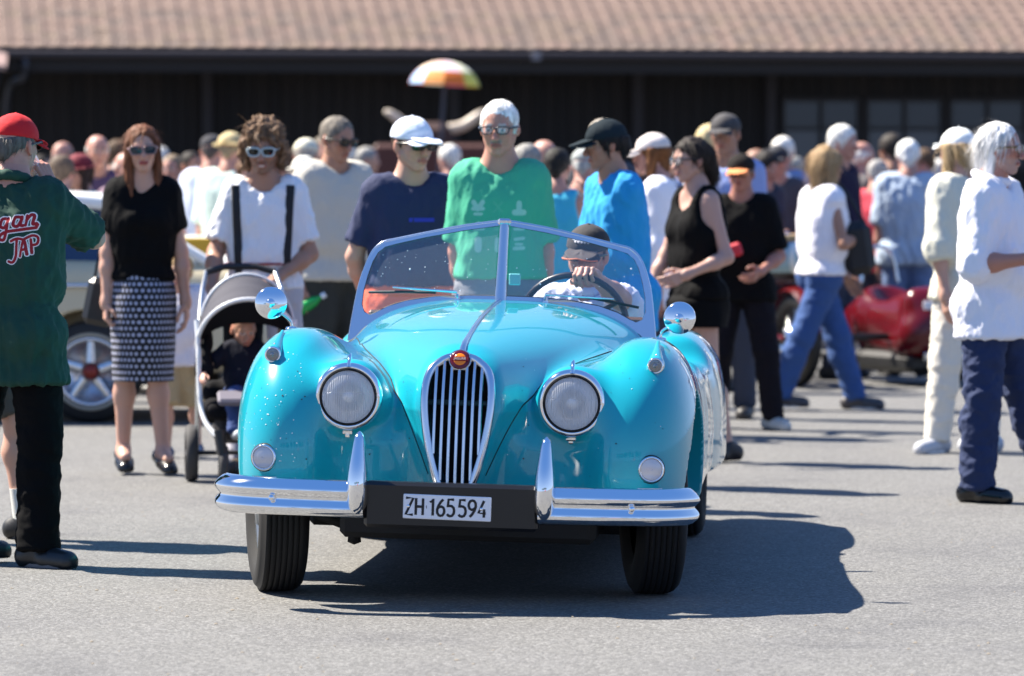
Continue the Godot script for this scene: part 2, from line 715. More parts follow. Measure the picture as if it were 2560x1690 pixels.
static func car_field(p: Vector3) -> float:
	var x := absf(p.x)
	var y := p.y
	var w := -p.z
	# fender with its upright nose, falling away behind the wheel
	var top := tb(0, w)
	var cx := tb(1, w)
	var a := tb(2, w)
	var fy := (y - 0.5) / (top - 0.5) if y > 0.5 else (0.5 - y) / 0.42
	var f := sup(absf(x - cx) / a, fy, maxf(0.74 - w, 0.0) / 0.56, a, top - 0.5 if y > 0.5 else 0.42, 0.56, 2.35)
	if w > 2.3:
		f = maxf(f, w - 2.7)
	# headlight pod
	var pod := cone_d(p.abs(), Vector3(0.39, 0.717, 0.36), Vector3(0.43, 0.765, 1.25), 0.128, 0.06)
	pod = smax(pod, 0.262 - w, 0.03)
	f = smin(f, pod, 0.10)
	# bonnet: an egg whose nose carries the grille
	var hw := tb(3, w)
	var ht := tb(4, w)
	var hy := (y - 0.68) / (ht - 0.68) if y > 0.68 else 0.0
	if y < 0.68:
		hw *= 1.0 - lerpf(0.5, 0.1, clampf((w - 0.15) / 0.6, 0.0, 1.0)) * clampf((0.68 - y) / 0.27, 0.0, 1.0)
	var n := tb(5, w)
	var hood := sup(x / hw, hy, 0.0, hw, ht - 0.68, 1.0, n)
	hood = smax(hood, (nose_w(clampf(y, 0.35, 0.9)) - w) * lerpf(0.96, 0.4, clampf((y - 0.75) / 0.13, 0.0, 1.0)), 0.05)
	hood = maxf(hood, w - 2.11)
	# apron between bonnet and fenders
	var apron := rbox(x, y - 0.47, w - 0.86, 0.62, 0.17, 0.56, 0.1)
	var d := smin(smin(hood, apron, 0.11), f, 0.075)
	# tub, scuttle and tail
	var tub := rbox(x, y - 0.54, w - 2.6, 0.765, 0.25, 1.5, 0.08)
	d = smin(d, tub, 0.06)
	var deck := sup(x / 0.64, maxf(y - 0.5, 0.0) / 0.43, absf(w - 3.35) / (0.35 if w < 3.35 else 1.12), 0.64, 0.43, 0.5, 2.5)
	d = smin(d, deck, 0.06)
	var ry := (y - 0.45) / 0.425 if y > 0.45 else 0.0
	var rear := sup(absf(x - 0.63) / 0.2, ry, absf(w - 3.3) / (0.78 if w < 3.3 else 1.1), 0.2, 0.425, 0.8, 2.3)
	d = smin(d, rear, 0.05)
	d = smax(d, 0.315 - y, 0.05)
	# openings: cockpit, wheel arches, grille
	var pit := rbox(x, y - 0.95, w - 2.6, 0.56, 0.5, 0.5, 0.06)
	d = smax(d, -pit, 0.03)
	var dip := rbox(x, y - 1.12, w - 2.62, 1.2, 0.36, 0.36, 0.12)
	d = smax(d, -dip, 0.06)
	var arch := maxf(Vector2(y - 0.345, w - 0.77).length() - 0.405, 0.44 - x)
	d = maxf(d, -arch)
	var arch2 := maxf(maxf(Vector2(y - 0.345, w - 3.36).length() - 0.365, 0.5 - x), x - 0.735)
	d = maxf(d, -arch2)
	if w < 0.42 and x > 0.25 and x < 0.55:
		d = maxf(d, -maxf(Vector2(x - 0.39, y - 0.717).length() - 0.1, w - 0.36))
	if w < 0.5 and x < 0.2:
		var g := maxf((x - grille_half(clampf(y, 0.425, 0.868)) - 0.003) * 0.9, maxf(y - 0.864, 0.36 - y))
		d = maxf(d, -maxf(g, w - 0.42))
	return d

func on_car(f: Fld, from: Vector3, dir: Vector3) -> Vector3:
	return f.hit(from, dir.normalized(), 3.0)

func car_normal(p: Vector3) -> Vector3:
	var e := 0.004
	return Vector3(car_field(p + Vector3(e, 0, 0)) - car_field(p - Vector3(e, 0, 0)), car_field(p + Vector3(0, e, 0)) - car_field(p - Vector3(0, e, 0)), car_field(p + Vector3(0, 0, e)) - car_field(p - Vector3(0, 0, e))).normalized()

func text_strokes(ch: String) -> Array:      # polylines in a box 1 high, with its width last
	match ch:
		"Z": return [[V(0, 1), V(.5, 1), V(0, 0), V(.5, 0)], .5]
		"H": return [[V(0, 0), V(0, 1)], [V(.48, 0), V(.48, 1)], [V(0, .5), V(.48, .5)], .48]
		"-": return [[V(0.03, .5), V(.07, .5)], .1]
		"1": return [[V(0, .78), V(.2, 1), V(.2, 0)], .3]
		"6": return [[V(.4, .99), V(.24, .84), V(.08, .6), V(.0, .36), V(.02, .16), V(.12, .03), V(.25, 0), V(.38, .04), V(.48, .18), V(.49, .34), V(.42, .5), V(.28, .56), V(.12, .52), V(.03, .42)], .49]
		"5": return [[V(.45, 1), V(.08, 1), V(.04, .55), V(.16, .62), V(.3, .61), V(.43, .52), V(.48, .36), V(.46, .18), V(.36, .04), V(.22, 0), V(.08, .04), V(0, .12)], .48]
		"9": return [[V(.09, .01), V(.25, .16), V(.41, .4), V(.49, .64), V(.47, .84), V(.37, .97), V(.24, 1), V(.11, .96), V(.01, .82), V(0, .66), V(.07, .5), V(.21, .44), V(.37, .48), V(.46, .58)], .49]
		"4": return [[V(.36, 1), V(0, .26), V(.5, .26)], [V(.38, .5), V(.38, 0)], .5]
	return [.2]

func V(x: float, y: float) -> Vector2:
	return Vector2(x, y)

func build_car() -> Node3D:
	var car := thing("roadster", "turquoise vintage open roadster with chrome grille and split windscreen, seen head on", "car", Vector3(-0.22, 0, -15.3), deg_to_rad(-4.6))
	make_tables()
	car.rotation.z = deg_to_rad(-1.5)
	var paint := StandardMaterial3D.new()
	paint.albedo_color = Color(0.007, 0.31, 0.395).linear_to_srgb()
	paint.metallic_specular = 0.25
	paint.roughness = 0.3
	paint.clearcoat_enabled = true
	paint.clearcoat = 1.0
	paint.clearcoat_roughness = 0.025
	var chrome := mat(srgb(232, 234, 238), 0.035, 1.0)
	var satin := mat(srgb(212, 215, 222), 0.12, 1.0)
	var black := mat(srgb(11, 11, 15), 0.3)
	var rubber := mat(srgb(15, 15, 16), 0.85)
	var under := mat(srgb(18, 18, 19), 0.85)
	var f := Fld.new()
	f.fn = car_field
	f.lo = Vector3(-0.86, 0.29, -4.5)
	f.hi = Vector3(0.86, 1.05, -0.1)
	var slabs := []
	for s in [[-0.8, -0.1, 0.011], [-1.4, -0.8, 0.013], [-2.3, -1.4, 0.016], [-4.5, -2.3, 0.022]]:
		var g := Fld.new()
		g.fn = car_field
		g.lo = Vector3(-0.86, 0.29, s[0])
		g.hi = Vector3(0.86, 1.05, s[1])
		slabs.append({"f": g, "cell": s[2], "mirror": true})
	later("body", car, paint, slabs)
	# bonnet shut line: a dark tube stands in for the groove's shade
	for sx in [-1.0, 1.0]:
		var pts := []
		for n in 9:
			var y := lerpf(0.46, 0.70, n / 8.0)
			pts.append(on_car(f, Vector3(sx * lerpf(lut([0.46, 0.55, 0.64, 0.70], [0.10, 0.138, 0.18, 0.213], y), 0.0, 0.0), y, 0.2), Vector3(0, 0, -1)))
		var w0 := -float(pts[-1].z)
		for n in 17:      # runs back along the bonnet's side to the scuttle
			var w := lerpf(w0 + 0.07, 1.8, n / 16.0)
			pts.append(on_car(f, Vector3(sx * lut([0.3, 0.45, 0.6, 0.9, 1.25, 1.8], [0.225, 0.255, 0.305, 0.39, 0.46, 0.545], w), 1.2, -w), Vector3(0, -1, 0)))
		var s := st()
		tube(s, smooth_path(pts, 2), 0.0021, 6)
		obj("bonnet_seam_shade", s, rubber, car)
	# centre strip
	var strip := []
	for i in 26:
		var w := lerpf(0.262, 1.86, i / 25.0)
		strip.append(on_car(f, Vector3(0, 1.3, -w), Vector3(0, -1, 0)) + Vector3(0, 0.002, 0))
	var s := st()
	var rad := []
	for i in 26:
		rad.append(lerpf(0.013, 0.0085, minf(i / 5.0, 1.0)))
	tube(s, strip, rad, 8, 0.7)
	obj("bonnet_strip", s, satin, car)
	# grille
	var outline := []
	for i in 15:
		var y := lerpf(0.43, 0.855, pow(i / 14.0, 0.85))
		outline.append(V(grille_half(y) + 0.006, y))
	outline.append(V(0.032, 0.866))
	var loop_pts := []
	for q in outline:
		loop_pts.append(Vector3(q.x, q.y, -nose_w(q.y) + 0.004))
	var left := []
	for q in outline:
		left.append(Vector3(-q.x, q.y, -nose_w(q.y) + 0.004))
	left.reverse()
	var path := loop_pts + [Vector3(0, 0.869, -nose_w(0.869) + 0.006)] + left
	s = st()
	tube(s, smooth_path(path, 3), 0.0145, 10, 1.0, Vector3.BACK)
	obj("grille_surround", s, satin, car)
	s = st()
	box(s, Vector3(0, 0.6, -0.40), Vector3(0.26, 0.5, 0.02))
	obj("radiator", s, under, car)
	s = st()
	box(s, Vector3(0, 0.705, -0.3), Vector3(0.235, 0.018, 0.02), Basis.IDENTITY, 0.004)
	obj("grille_crossbar", s, mat(srgb(30, 78, 88), 0.4), car)
	for i in 7:
		var x := (i - 3) * 0.0262
		var yb := 0.425
		while grille_half(yb) < absf(x) + 0.004 and yb < 0.6:
			yb += 0.01
		var yt := 0.864
		while grille_half(minf(yt, 0.863)) < absf(x) + 0.003:
			yt -= 0.005
		if absf(x) < 0.03:
			yt = minf(yt, 0.832)
		var bp := []
		for n in 12:
			var y := lerpf(yb, yt, n / 11.0)
			bp.append(Vector3(x, y, -nose_w(y) + 0.0))
		s = st()
		tube(s, bp, 0.0072, 8, 2.0, Vector3.BACK)
		obj("grille_bar", s, satin, car)
	# badge on the grille's crown
	var bc := Vector3(0, 0.857, -nose_w(0.852) + 0.012)
	var bax := Vector3(0, 0.45, 1)
	s = st()
	lathe(s, bc, bax, [[0.0, -0.012], [0.039, -0.012], [0.041, 0.0], [0.036, 0.006]], 28)
	var badge := obj("badge", s, satin, car)
	s = st()
	lathe(s, bc, bax, [[0.034, 0.004], [0.0335, 0.0075], [0.031, 0.0085], [0.0, 0.009]], 28)
	obj("enamel_ring", s, mat(srgb(96, 20, 40), 0.18), badge)
	s = st()
	lathe(s, bc, bax, [[0.022, 0.0085], [0.0215, 0.0105], [0.019, 0.0115], [0.0, 0.012]], 28)
	obj("orange_disc", s, mat(srgb(238, 130, 20), 0.2), badge)
	var bf := frame(bax)
	s = st()
	box(s, bc + bf * Vector3(0, 0, 0.0145), Vector3(0.058, 0.014, 0.004), bf)
	obj("name_band", s, mat(srgb(128, 30, 30), 0.2), badge)
	var tm := TextMesh.new()
	tm.text = "JAGUAR"
	tm.font_size = 16
	tm.pixel_size = 0.00075
	tm.depth = 0.001
	var sf := SystemFont.new()
	sf.font_names = PackedStringArray(["Droid Sans"])
	tm.font = sf
	var to := put("name_letters", tm, badge, mat(srgb(240, 220, 200), 0.4))
	to.transform = Transform3D(bf, bc + bf * Vector3(0, 0, 0.0172))
	# lamps
	var lens := StandardMaterial3D.new()
	lens.albedo_color = Color(0.94, 0.95, 0.97, 0.34)
	lens.transparency = BaseMaterial3D.TRANSPARENCY_ALPHA
	lens.roughness = 0.18
	var flutes := Image.create(128, 128, false, Image.FORMAT_L8)
	for y in 128:
		for x in 128:
			var v := 0.5 + 0.5 * sin(x * TAU / 5.0)
			if y % 43 < 2:
				v = 0.0
			flutes.set_pixel(x, y, Color(v, v, v))
	flutes.bump_map_to_normal_map(3.0)
	lens.normal_enabled = true
	lens.normal_texture = ImageTexture.create_from_image(flutes)
	lens.normal_scale = 1.0
	lens.uv1_triplanar = true
	lens.uv1_scale = Vector3.ONE * 5.0
	var bowl := mat(srgb(236, 237, 240), 0.38, 0.9)
	for sx in [-1.0, 1.0]:
		var c := Vector3(sx * 0.39, 0.717, -0.252)
		var lamp := Node3D.new()
		lamp.name = "headlight"
		car.add_child(lamp, true)
		s = st()
		lathe(s, c, Vector3.BACK, [[0.118, -0.03], [0.119, -0.008], [0.114, 0.008], [0.106, 0.013], [0.099, 0.012], [0.096, 0.004], [0.096, -0.01]], 48)
		obj("rim", s, chrome, lamp)
		s = st()
		lathe(s, c, Vector3.BACK, [[0.098, 0.012], [0.097, 0.016], [0.0925, 0.016], [0.0915, 0.008]], 48)
		obj("seal", s, rubber, lamp)
		s = st()
		lathe(s, c, Vector3.BACK, [[0.0935, 0.010], [0.085, 0.0175], [0.07, 0.0245], [0.05, 0.031], [0.025, 0.0345], [0.0, 0.0355]], 48)
		obj("lens", s, lens, lamp)
		s = st()
		lathe(s, c, Vector3.BACK, [[0.094, 0.006], [0.085, -0.02], [0.065, -0.05], [0.04, -0.068], [0.0, -0.075]], 40)
		obj("reflector", s, bowl, lamp)
		s = st()
		lathe(s, c, Vector3.BACK, [[0.02, -0.03], [0.021, 0.0], [0.016, 0.008], [0.0, 0.011]], 20)
		obj("bulb_shield", s, mat(srgb(225, 226, 228), 0.45, 0.3), lamp)
		s = st()      # chrome peak and its little spear on top of the rim
		tube(s, [c + Vector3(0, 0.112, 0.006), c + Vector3(0, 0.135, -0.012), c + Vector3(0, 0.148, -0.05)], [0.007, 0.0085, 0.002], 8, 1.7)
		tube(s, [c + Vector3(0, 0.103, 0.014), c + Vector3(0, 0.125, 0.004)], [0.008, 0.006], 8)
		obj("peak", s, chrome, lamp)
		s = st()
		box(s, c + Vector3(0, -0.124, 0.0), Vector3(0.04, 0.012, 0.012), Basis.IDENTITY, 0.004)
		box(s, c + Vector3(0, -0.134, -0.004), Vector3(0.022, 0.014, 0.014), Basis.IDENTITY, 0.004)
		obj("rim_clip", s, chrome, lamp)
		# sidelight in its streamlined housing on the fender crown
		var sp := on_car(f, Vector3(sx * 0.672, 0.852, 0.5), Vector3(0, 0, -1))
		var side := Node3D.new()
		side.name = "sidelight"
		car.add_child(side, true)
		var hf := Fld.new()
		hf.k = 0.02
		hf.cone(sp + Vector3(0, 0, 0.028), sp + Vector3(sx * -0.004, 0.075, -0.19), 0.0265, 0.006)
		hf.cone(sp + Vector3(0, -0.004, -0.01), sp + Vector3(0, 0.03, -0.1), 0.03, 0.012)
		hf.cut(sp + Vector3(0, 0, 0.03), Vector3(0, 0, 1))
		later("housing", side, paint, [{"f": hf, "cell": 0.0045}])
		s = st()
		lathe(s, sp + Vector3(0, 0, 0.03), Vector3.BACK, [[0.028, -0.012], [0.029, 0.002], [0.0255, 0.008], [0.022, 0.006]], 26)
		obj("rim", s, chrome, side)
		s = st()
		lathe(s, sp + Vector3(0, 0, 0.03), Vector3.BACK, [[0.024, 0.002], [0.0195, 0.013], [0.0165, 0.009], [0.0125, 0.018], [0.0095, 0.013], [0.0055, 0.022], [0.0, 0.023]], 26)
		obj("lens", s, mat(srgb(132, 136, 140), 0.12, 0.75), side)
		s = st()
		lathe(s, sp + Vector3(0, 0.032, -0.005), Vector3.UP, [[0.005, -0.008], [0.005, 0.003], [0.0, 0.008]], 8)
		obj("tell_tale", s, mat(srgb(190, 20, 30), 0.2), side)
		# round flasher low on the fender
		var ip := on_car(f, Vector3(sx * 0.672, 0.5, 0.5), Vector3(0, 0, -1))
		var inn := (car_normal(ip) + Vector3(0, 0, 1.5)).normalized()
		var fl := Node3D.new()
		fl.name = "indicator"
		car.add_child(fl, true)
		s = st()
		lathe(s, ip, inn, [[0.05, -0.02], [0.05, 0.004], [0.046, 0.008]], 36)
		obj("gasket", s, rubber, fl)
		s = st()
		lathe(s, ip, inn, [[0.0465, -0.01], [0.0465, 0.01], [0.043, 0.017], [0.0385, 0.016], [0.0375, 0.012]], 36)
		obj("rim", s, chrome, fl)
		s = st()
		var pr := []
		for n in 9:
			pr.append([lerpf(0.0385, 0.0, n / 8.0), 0.013 + 0.009 * sin(n / 8.0 * PI / 2) + (0.002 if n % 2 else -0.0022)])
		lathe(s, ip, inn, pr, 36)
		obj("lens", s, mat(srgb(186, 186, 194), 0.2, 0.35), fl)
	# bumper blades: two rounded ribs with a crease between
	var prof := [[-0.04, 0.438], [-0.022, 0.444], [-0.008, 0.438], [0.006, 0.426], [0.017, 0.412], [0.02, 0.403], [0.016, 0.394], [0.006, 0.382], [0.0, 0.374], [0.004, 0.366], [0.014, 0.352], [0.018, 0.342], [0.013, 0.331], [0.0, 0.32], [-0.018, 0.313], [-0.04, 0.313]]
	for sx in [-1.0, 1.0]:
		s = st()
		var rs := []
		var plan := smooth_path([Vector3(0.30, 0, 0.0), Vector3(0.42, 0, -0.004), Vector3(0.58, 0, -0.022), Vector3(0.70, 0, -0.055), Vector3(0.77, 0, -0.10), Vector3(0.812, 0, -0.155), Vector3(0.832, 0, -0.21)], 6)
		for i in plan.size():
			var dir: Vector3 = (plan[mini(i + 1, plan.size() - 1)] - plan[maxi(i - 1, 0)]).normalized()
			var out := Vector3(-dir.z, 0, dir.x)
			var squeeze := 1.0
			if i > plan.size() - 5:
				squeeze = [0.985, 0.95, 0.87, 0.72][i - plan.size() + 4]
			var ring := []
			for q in prof:
				var v: Vector3 = plan[i] + out * (q[0] - (1.0 - squeeze) * 0.02)
				v.y = 0.378 + (q[1] - 0.378) * squeeze
				v.x *= sx
				ring.append(v)
			for q in [[-0.055, 0.33], [-0.055, 0.425]]:
				var v: Vector3 = plan[i] + out * q[0]
				v.y = 0.378 + (q[1] - 0.378) * squeeze
				v.x *= sx
				ring.append(v)
			if sx > 0.0:
				ring.reverse()
			rs.append(ring)
		rings(s, rs, true)
		var blade := obj("bumper", s, chrome, car)
		for q in [0.62]:
			s = st()
			lathe(s, Vector3(sx * q, 0.375, -0.02), Vector3.BACK, [[0.012, -0.01], [0.012, 0.004], [0.008, 0.01], [0.0, 0.012]], 16)
			obj("bumper_bolt", s, chrome, blade)
		# upright bumper guard, bullet-shaped
		s = st()
		var rs2 := []
		for n in 27:
			var v := n / 26.0
			var y := lerpf(0.322, 0.612, v)
			var rx := lut([0.0, 0.04, 0.14, 0.3, 0.5, 0.75, 0.92, 0.975, 1.0], [0.006, 0.021, 0.0335, 0.0375, 0.0345, 0.0255, 0.0185, 0.012, 0.002], v)
			var cz := lut([0.0, 0.3, 0.6, 1.0], [-0.01, 0.008, 0.004, -0.03], v)
			var ring := []
			for m in 28:
				var t := -TAU * m / 28.0
				ring.append(Vector3(sx * 0.322 + cos(t) * rx, y, cz - sin(t) * rx * 1.25 * (1.0 if sin(t) < 0.0 else 1.6)))
			ring.reverse()
			rs2.append(ring)
		rings(s, rs2, true)
		obj("overrider", s, chrome, car)
	# number plate carrier and plate
	s = st()
	box(s, Vector3(0.0, 0.363, -0.045), Vector3(0.60, 0.158, 0.07), Basis.IDENTITY, 0.012)
	obj("plate_carrier", s, black, car)
	s = st()
	var pc := Vector3(-0.012, 0.36, -0.006)
	var tilt := Basis(Vector3.BACK, deg_to_rad(-0.6))
	box(s, pc, Vector3(0.303, 0.084, 0.006), tilt, 0.0025)
	var plate := obj("number_plate", s, mat(srgb(222, 225, 232), 0.35), car)
	var ink := mat(srgb(14, 14, 18), 0.5)
	var cur := -0.142
	for ch in "ZH-165 594":
		if ch == " ":
			cur += 0.006
			continue
		var sk := text_strokes(ch)
		s = st()
		for n in sk.size() - 1:
			var pl := []
			for q in sk[n]:
				pl.append(pc + tilt * Vector3(cur + q.x * 0.05, q.y * 0.057 - 0.0285, 0.0036))
			tube(s, pl, 0.0046, 6, 0.3, Vector3.BACK)
		obj("plate_character", s, ink, plate)
		cur += float(sk[-1]) * 0.05 + 0.0098
	for q in [-0.134, 0.118]:
		s = st()
		lathe(s, pc + tilt * Vector3(q, 0, 0.003), Vector3.BACK, [[0.006, 0.0], [0.005, 0.003], [0.0, 0.004]], 12)
		obj("plate_screw", s, chrome, plate)
	build_windscreen(car, f, chrome, satin)
	# wing mirrors on stalks
	for sx in [-1.0, 1.0]:
		var root := on_car(f, Vector3(sx * 0.665, 1.2, -0.80), Vector3(0, -1, 0))
		var mc := root + Vector3(sx * 0.075, 0.09, 0.02) if sx < 0.0 else root + Vector3(0.068, 0.078, 0.02)
		var mir := Node3D.new()
		mir.name = "wing_mirror"
		car.add_child(mir, true)
		s = st()
		tube(s, smooth_path([root, root + Vector3(sx * 0.008, 0.03, 0.004), mc + Vector3(sx * -0.02, -0.022, 0.01), mc + Vector3(0, 0, 0.012)], 4), 0.0055, 8)
		lathe(s, root + Vector3(0, -0.004, 0), Vector3.UP, [[0.024, 0.0], [0.02, 0.008], [0.0, 0.012]], 18)
		obj("stalk", s, chrome, mir)
		s = st()
		lathe(s, mc, Vector3(sx * -0.12, 0.1, 1), [[0.0, -0.012], [0.05, -0.012], [0.0585, -0.004], [0.0575, 0.002], [0.05, 0.009], [0.035, 0.017], [0.018, 0.0215], [0.0, 0.023]], 40)
		obj("mirror_shell", s, chrome, mir)
		s = st()
		lathe(s, mc + Vector3(0, 0, 0.01), Vector3(0, -0.15, 1), [[0.018, 0.0], [0.017, 0.012], [0.012, 0.02], [0.0, 0.023]], 18)
		obj("pivot", s, chrome, mir)
	# wheels: the front pair is steered
	for q in [[-0.70, 0.77, 13.0, 0.012], [0.655, 0.77, 10.0, 0.012], [-0.655, 3.36, 0.0, 0.012], [0.655, 3.36, 0.0, 0.012]]:
		wheel(car, Vector3(q[0], 0.335, -q[1]), deg_to_rad(q[2]), 0.335, 0.165, signf(q[0]), rubber)
	s = st()
	box(s, Vector3(0, 0.27, -0.75), Vector3(0.9, 0.06, 0.1), Basis.IDENTITY, 0.02)
	obj("front_axle", s, under, car)
	s = st()
	tube(s, [Vector3(-0.52, 0.29, -0.5), Vector3(-0.4, 0.245, -0.52), Vector3(-0.34, 0.23, -0.55), Vector3(0.3, 0.23, -0.55)], 0.022, 8)
	lathe(s, Vector3(-0.385, 0.21, -0.5), Vector3.UP, [[0.0, -0.03], [0.025, -0.02], [0.02, 0.03], [0.0, 0.03]], 10)
	obj("track_rod", s, under, car)
	s = st()
	box(s, Vector3(0.03, 0.285, -0.8), Vector3(0.9, 0.13, 0.95), Basis.IDENTITY, 0.02)
	obj("front_chassis", s, under, car)
	s = st()
	box(s, Vector3(0, 0.265, -2.68), Vector3(1.3, 0.17, 2.79), Basis.IDENTITY, 0.02)  # chassis box made lower and wider to keep light from under the car
	obj("chassis", s, under, car)
	for sx in [-1.0, 1.0]:
		s = st()
		box(s, Vector3(sx * 0.43, 0.56, -0.86), Vector3(0.012, 0.42, 0.8))
		obj("inner_wing", s, under, car)
	# cockpit
	s = st()
	box(s, Vector3(0, 0.86, -2.16), Vector3(1.08, 0.2, 0.03), Basis.IDENTITY, 0.01)
	obj("dashboard", s, mat(srgb(84, 58, 40), 0.4), car)
	var tan := mat(srgb(186, 144, 96), 0.6)
	for sx in [-1.0, 1.0]:
		var sf2 := Fld.new()
		sf2.k = 0.05
		sf2.cone(Vector3(sx * 0.29 - 0.14, 0.47, -2.72), Vector3(sx * 0.29 + 0.14, 0.47, -2.72), 0.08, 0.08)
		sf2.cone(Vector3(sx * 0.29 - 0.14, 0.47, -2.5), Vector3(sx * 0.29 + 0.14, 0.47, -2.5), 0.07, 0.07)
		sf2.cone(Vector3(sx * 0.29 - 0.13, 0.82, -3.0), Vector3(sx * 0.29 + 0.13, 0.82, -3.0), 0.07, 0.07)
		sf2.cone(Vector3(sx * 0.29 - 0.14, 0.6, -2.92), Vector3(sx * 0.29 + 0.14, 0.6, -2.92), 0.07, 0.07)
		later("seat", car, tan, [{"f": sf2, "cell": 0.02}])
		s = st()
		tube(s, smooth_path([Vector3(sx * 0.585, 0.80, -2.14), Vector3(sx * 0.6, 0.775, -2.3), Vector3(sx * 0.61, 0.77, -2.6), Vector3(sx * 0.6, 0.79, -2.95)], 4), 0.032, 10)
		obj("door_trim", s, tan, car)
	s = st()
	var wc := Vector3(0.25, 0.915, -2.36)
	var wb := frame(Vector3(0, 0.35, -1))
	var lp := []
	for i in 40:
		lp.append(wc + wb * Vector3(cos(TAU * i / 40), sin(TAU * i / 40), 0) * 0.21)
	loop(s, lp, 0.0135, 10, 1.0, wb.z)
	var sw := obj("steering_wheel", s, mat(srgb(20, 22, 30), 0.35), car)
	s = st()
	for ang in [90.0, 210.0, 330.0]:
		tube(s, [wc, wc + wb * Vector3(cos(deg_to_rad(ang)), -sin(deg_to_rad(ang)), 0) * 0.195], [0.014, 0.009], 8, 0.5, wb.z)
	tube(s, [wc, wc + wb.z * -0.45], 0.02, 10)
	lathe(s, wc, wb.z, [[0.04, 0.0], [0.038, 0.012], [0.0, 0.02]], 18)
	obj("spokes", s, mat(srgb(60, 62, 66), 0.3, 0.6), sw)
	# road dirt: light chips and squashed insects on the nose
	var r := rnd(7)
	for kind in 2:
		s = st()
		for n in (120 if kind == 0 else 60):
			var x := r.randf_range(-0.79, 0.79)
			var y := r.randf_range(0.46, 0.86)
			if kind == 0 and r.randf() < 0.6:
				x = r.randf_range(-0.8, -0.55)
			if absf(x) < 0.15 or absf(absf(x) - 0.39) < 0.13 and absf(y - 0.717) < 0.13:
				continue
			var p := on_car(f, Vector3(x, y, 0.4), Vector3(0, 0, -1))
			if p.z < -0.72:
				continue
			var nn := car_normal(p)
			var fr := frame(nn)
			var sz := r.randf_range(0.0011, 0.0026) * (1.0 if kind == 0 else 1.25)
			var pl := []
			for i in 6:
				var t := TAU * i / 6
				pl.append(p + nn * 0.0007 + fr * Vector3(cos(t), sin(t) * r.randf_range(0.5, 1.4), 0) * sz)
			for i in 6:
				tri(s, p + nn * 0.0012, pl[(i + 1) % 6], pl[i])
		var o := obj("stone_chips" if kind == 0 else "insect_specks", s, mat(srgb(206, 222, 222) if kind == 0 else srgb(24, 34, 34), 0.8), car)
		o.set_meta("kind", "stuff")
	return car

func wheel(parent: Node3D, c: Vector3, steer: float, r: float, wid: float, side: float, rubber: Material) -> void:
	var hub := Node3D.new()
	hub.name = "wheel"
	parent.add_child(hub, true)
	hub.position = c + Vector3(0, c.x * 0.0262, 0)
	hub.rotation = Vector3(0, steer, deg_to_rad(1.5))
	var h := wid * 0.5
	var s := st()
	var pr := [[r * 0.62, -h * 0.75], [r * 0.7, -h * 1.02], [r * 0.84, -h * 1.1], [r * 0.93, -h * 1.0], [r * 0.975, -h * 0.82]]
	for i in 7:      # circumferential grooves of the tread
		var x := lerpf(-0.72, 0.72, i / 6.0) * h
		var dip := 0.006
		var crown := r * (1.0 - 0.012 * pow(x / h, 2.0))
		pr.append([crown, x - 0.008])
		if i < 6:
			pr.append([crown, x + 0.008])
			pr.append([crown - dip, x + 0.0095])
			pr.append([crown - dip, x + 0.0125])
	for q in [[0.975, 0.82], [0.93, 1.0], [0.84, 1.1], [0.7, 1.02], [0.62, 0.75]]:
		pr.append([r * q[0], h * q[1]])
	lathe(s, Vector3.ZERO, Vector3.RIGHT, pr, 64)
	obj("tyre", s, rubber, hub)
	s = st()
	lathe(s, Vector3.ZERO, Vector3.RIGHT * side, [[r * 0.64, -0.02], [r * 0.64, h * 0.8], [r * 0.6, h * 0.7], [r * 0.5, h * 0.3], [r * 0.35, h * 0.55], [r * 0.28, h * 0.9], [0.0, h * 1.0]], 32)
	obj("rim", s, mat(srgb(140, 144, 148), 0.3, 0.8), hub)

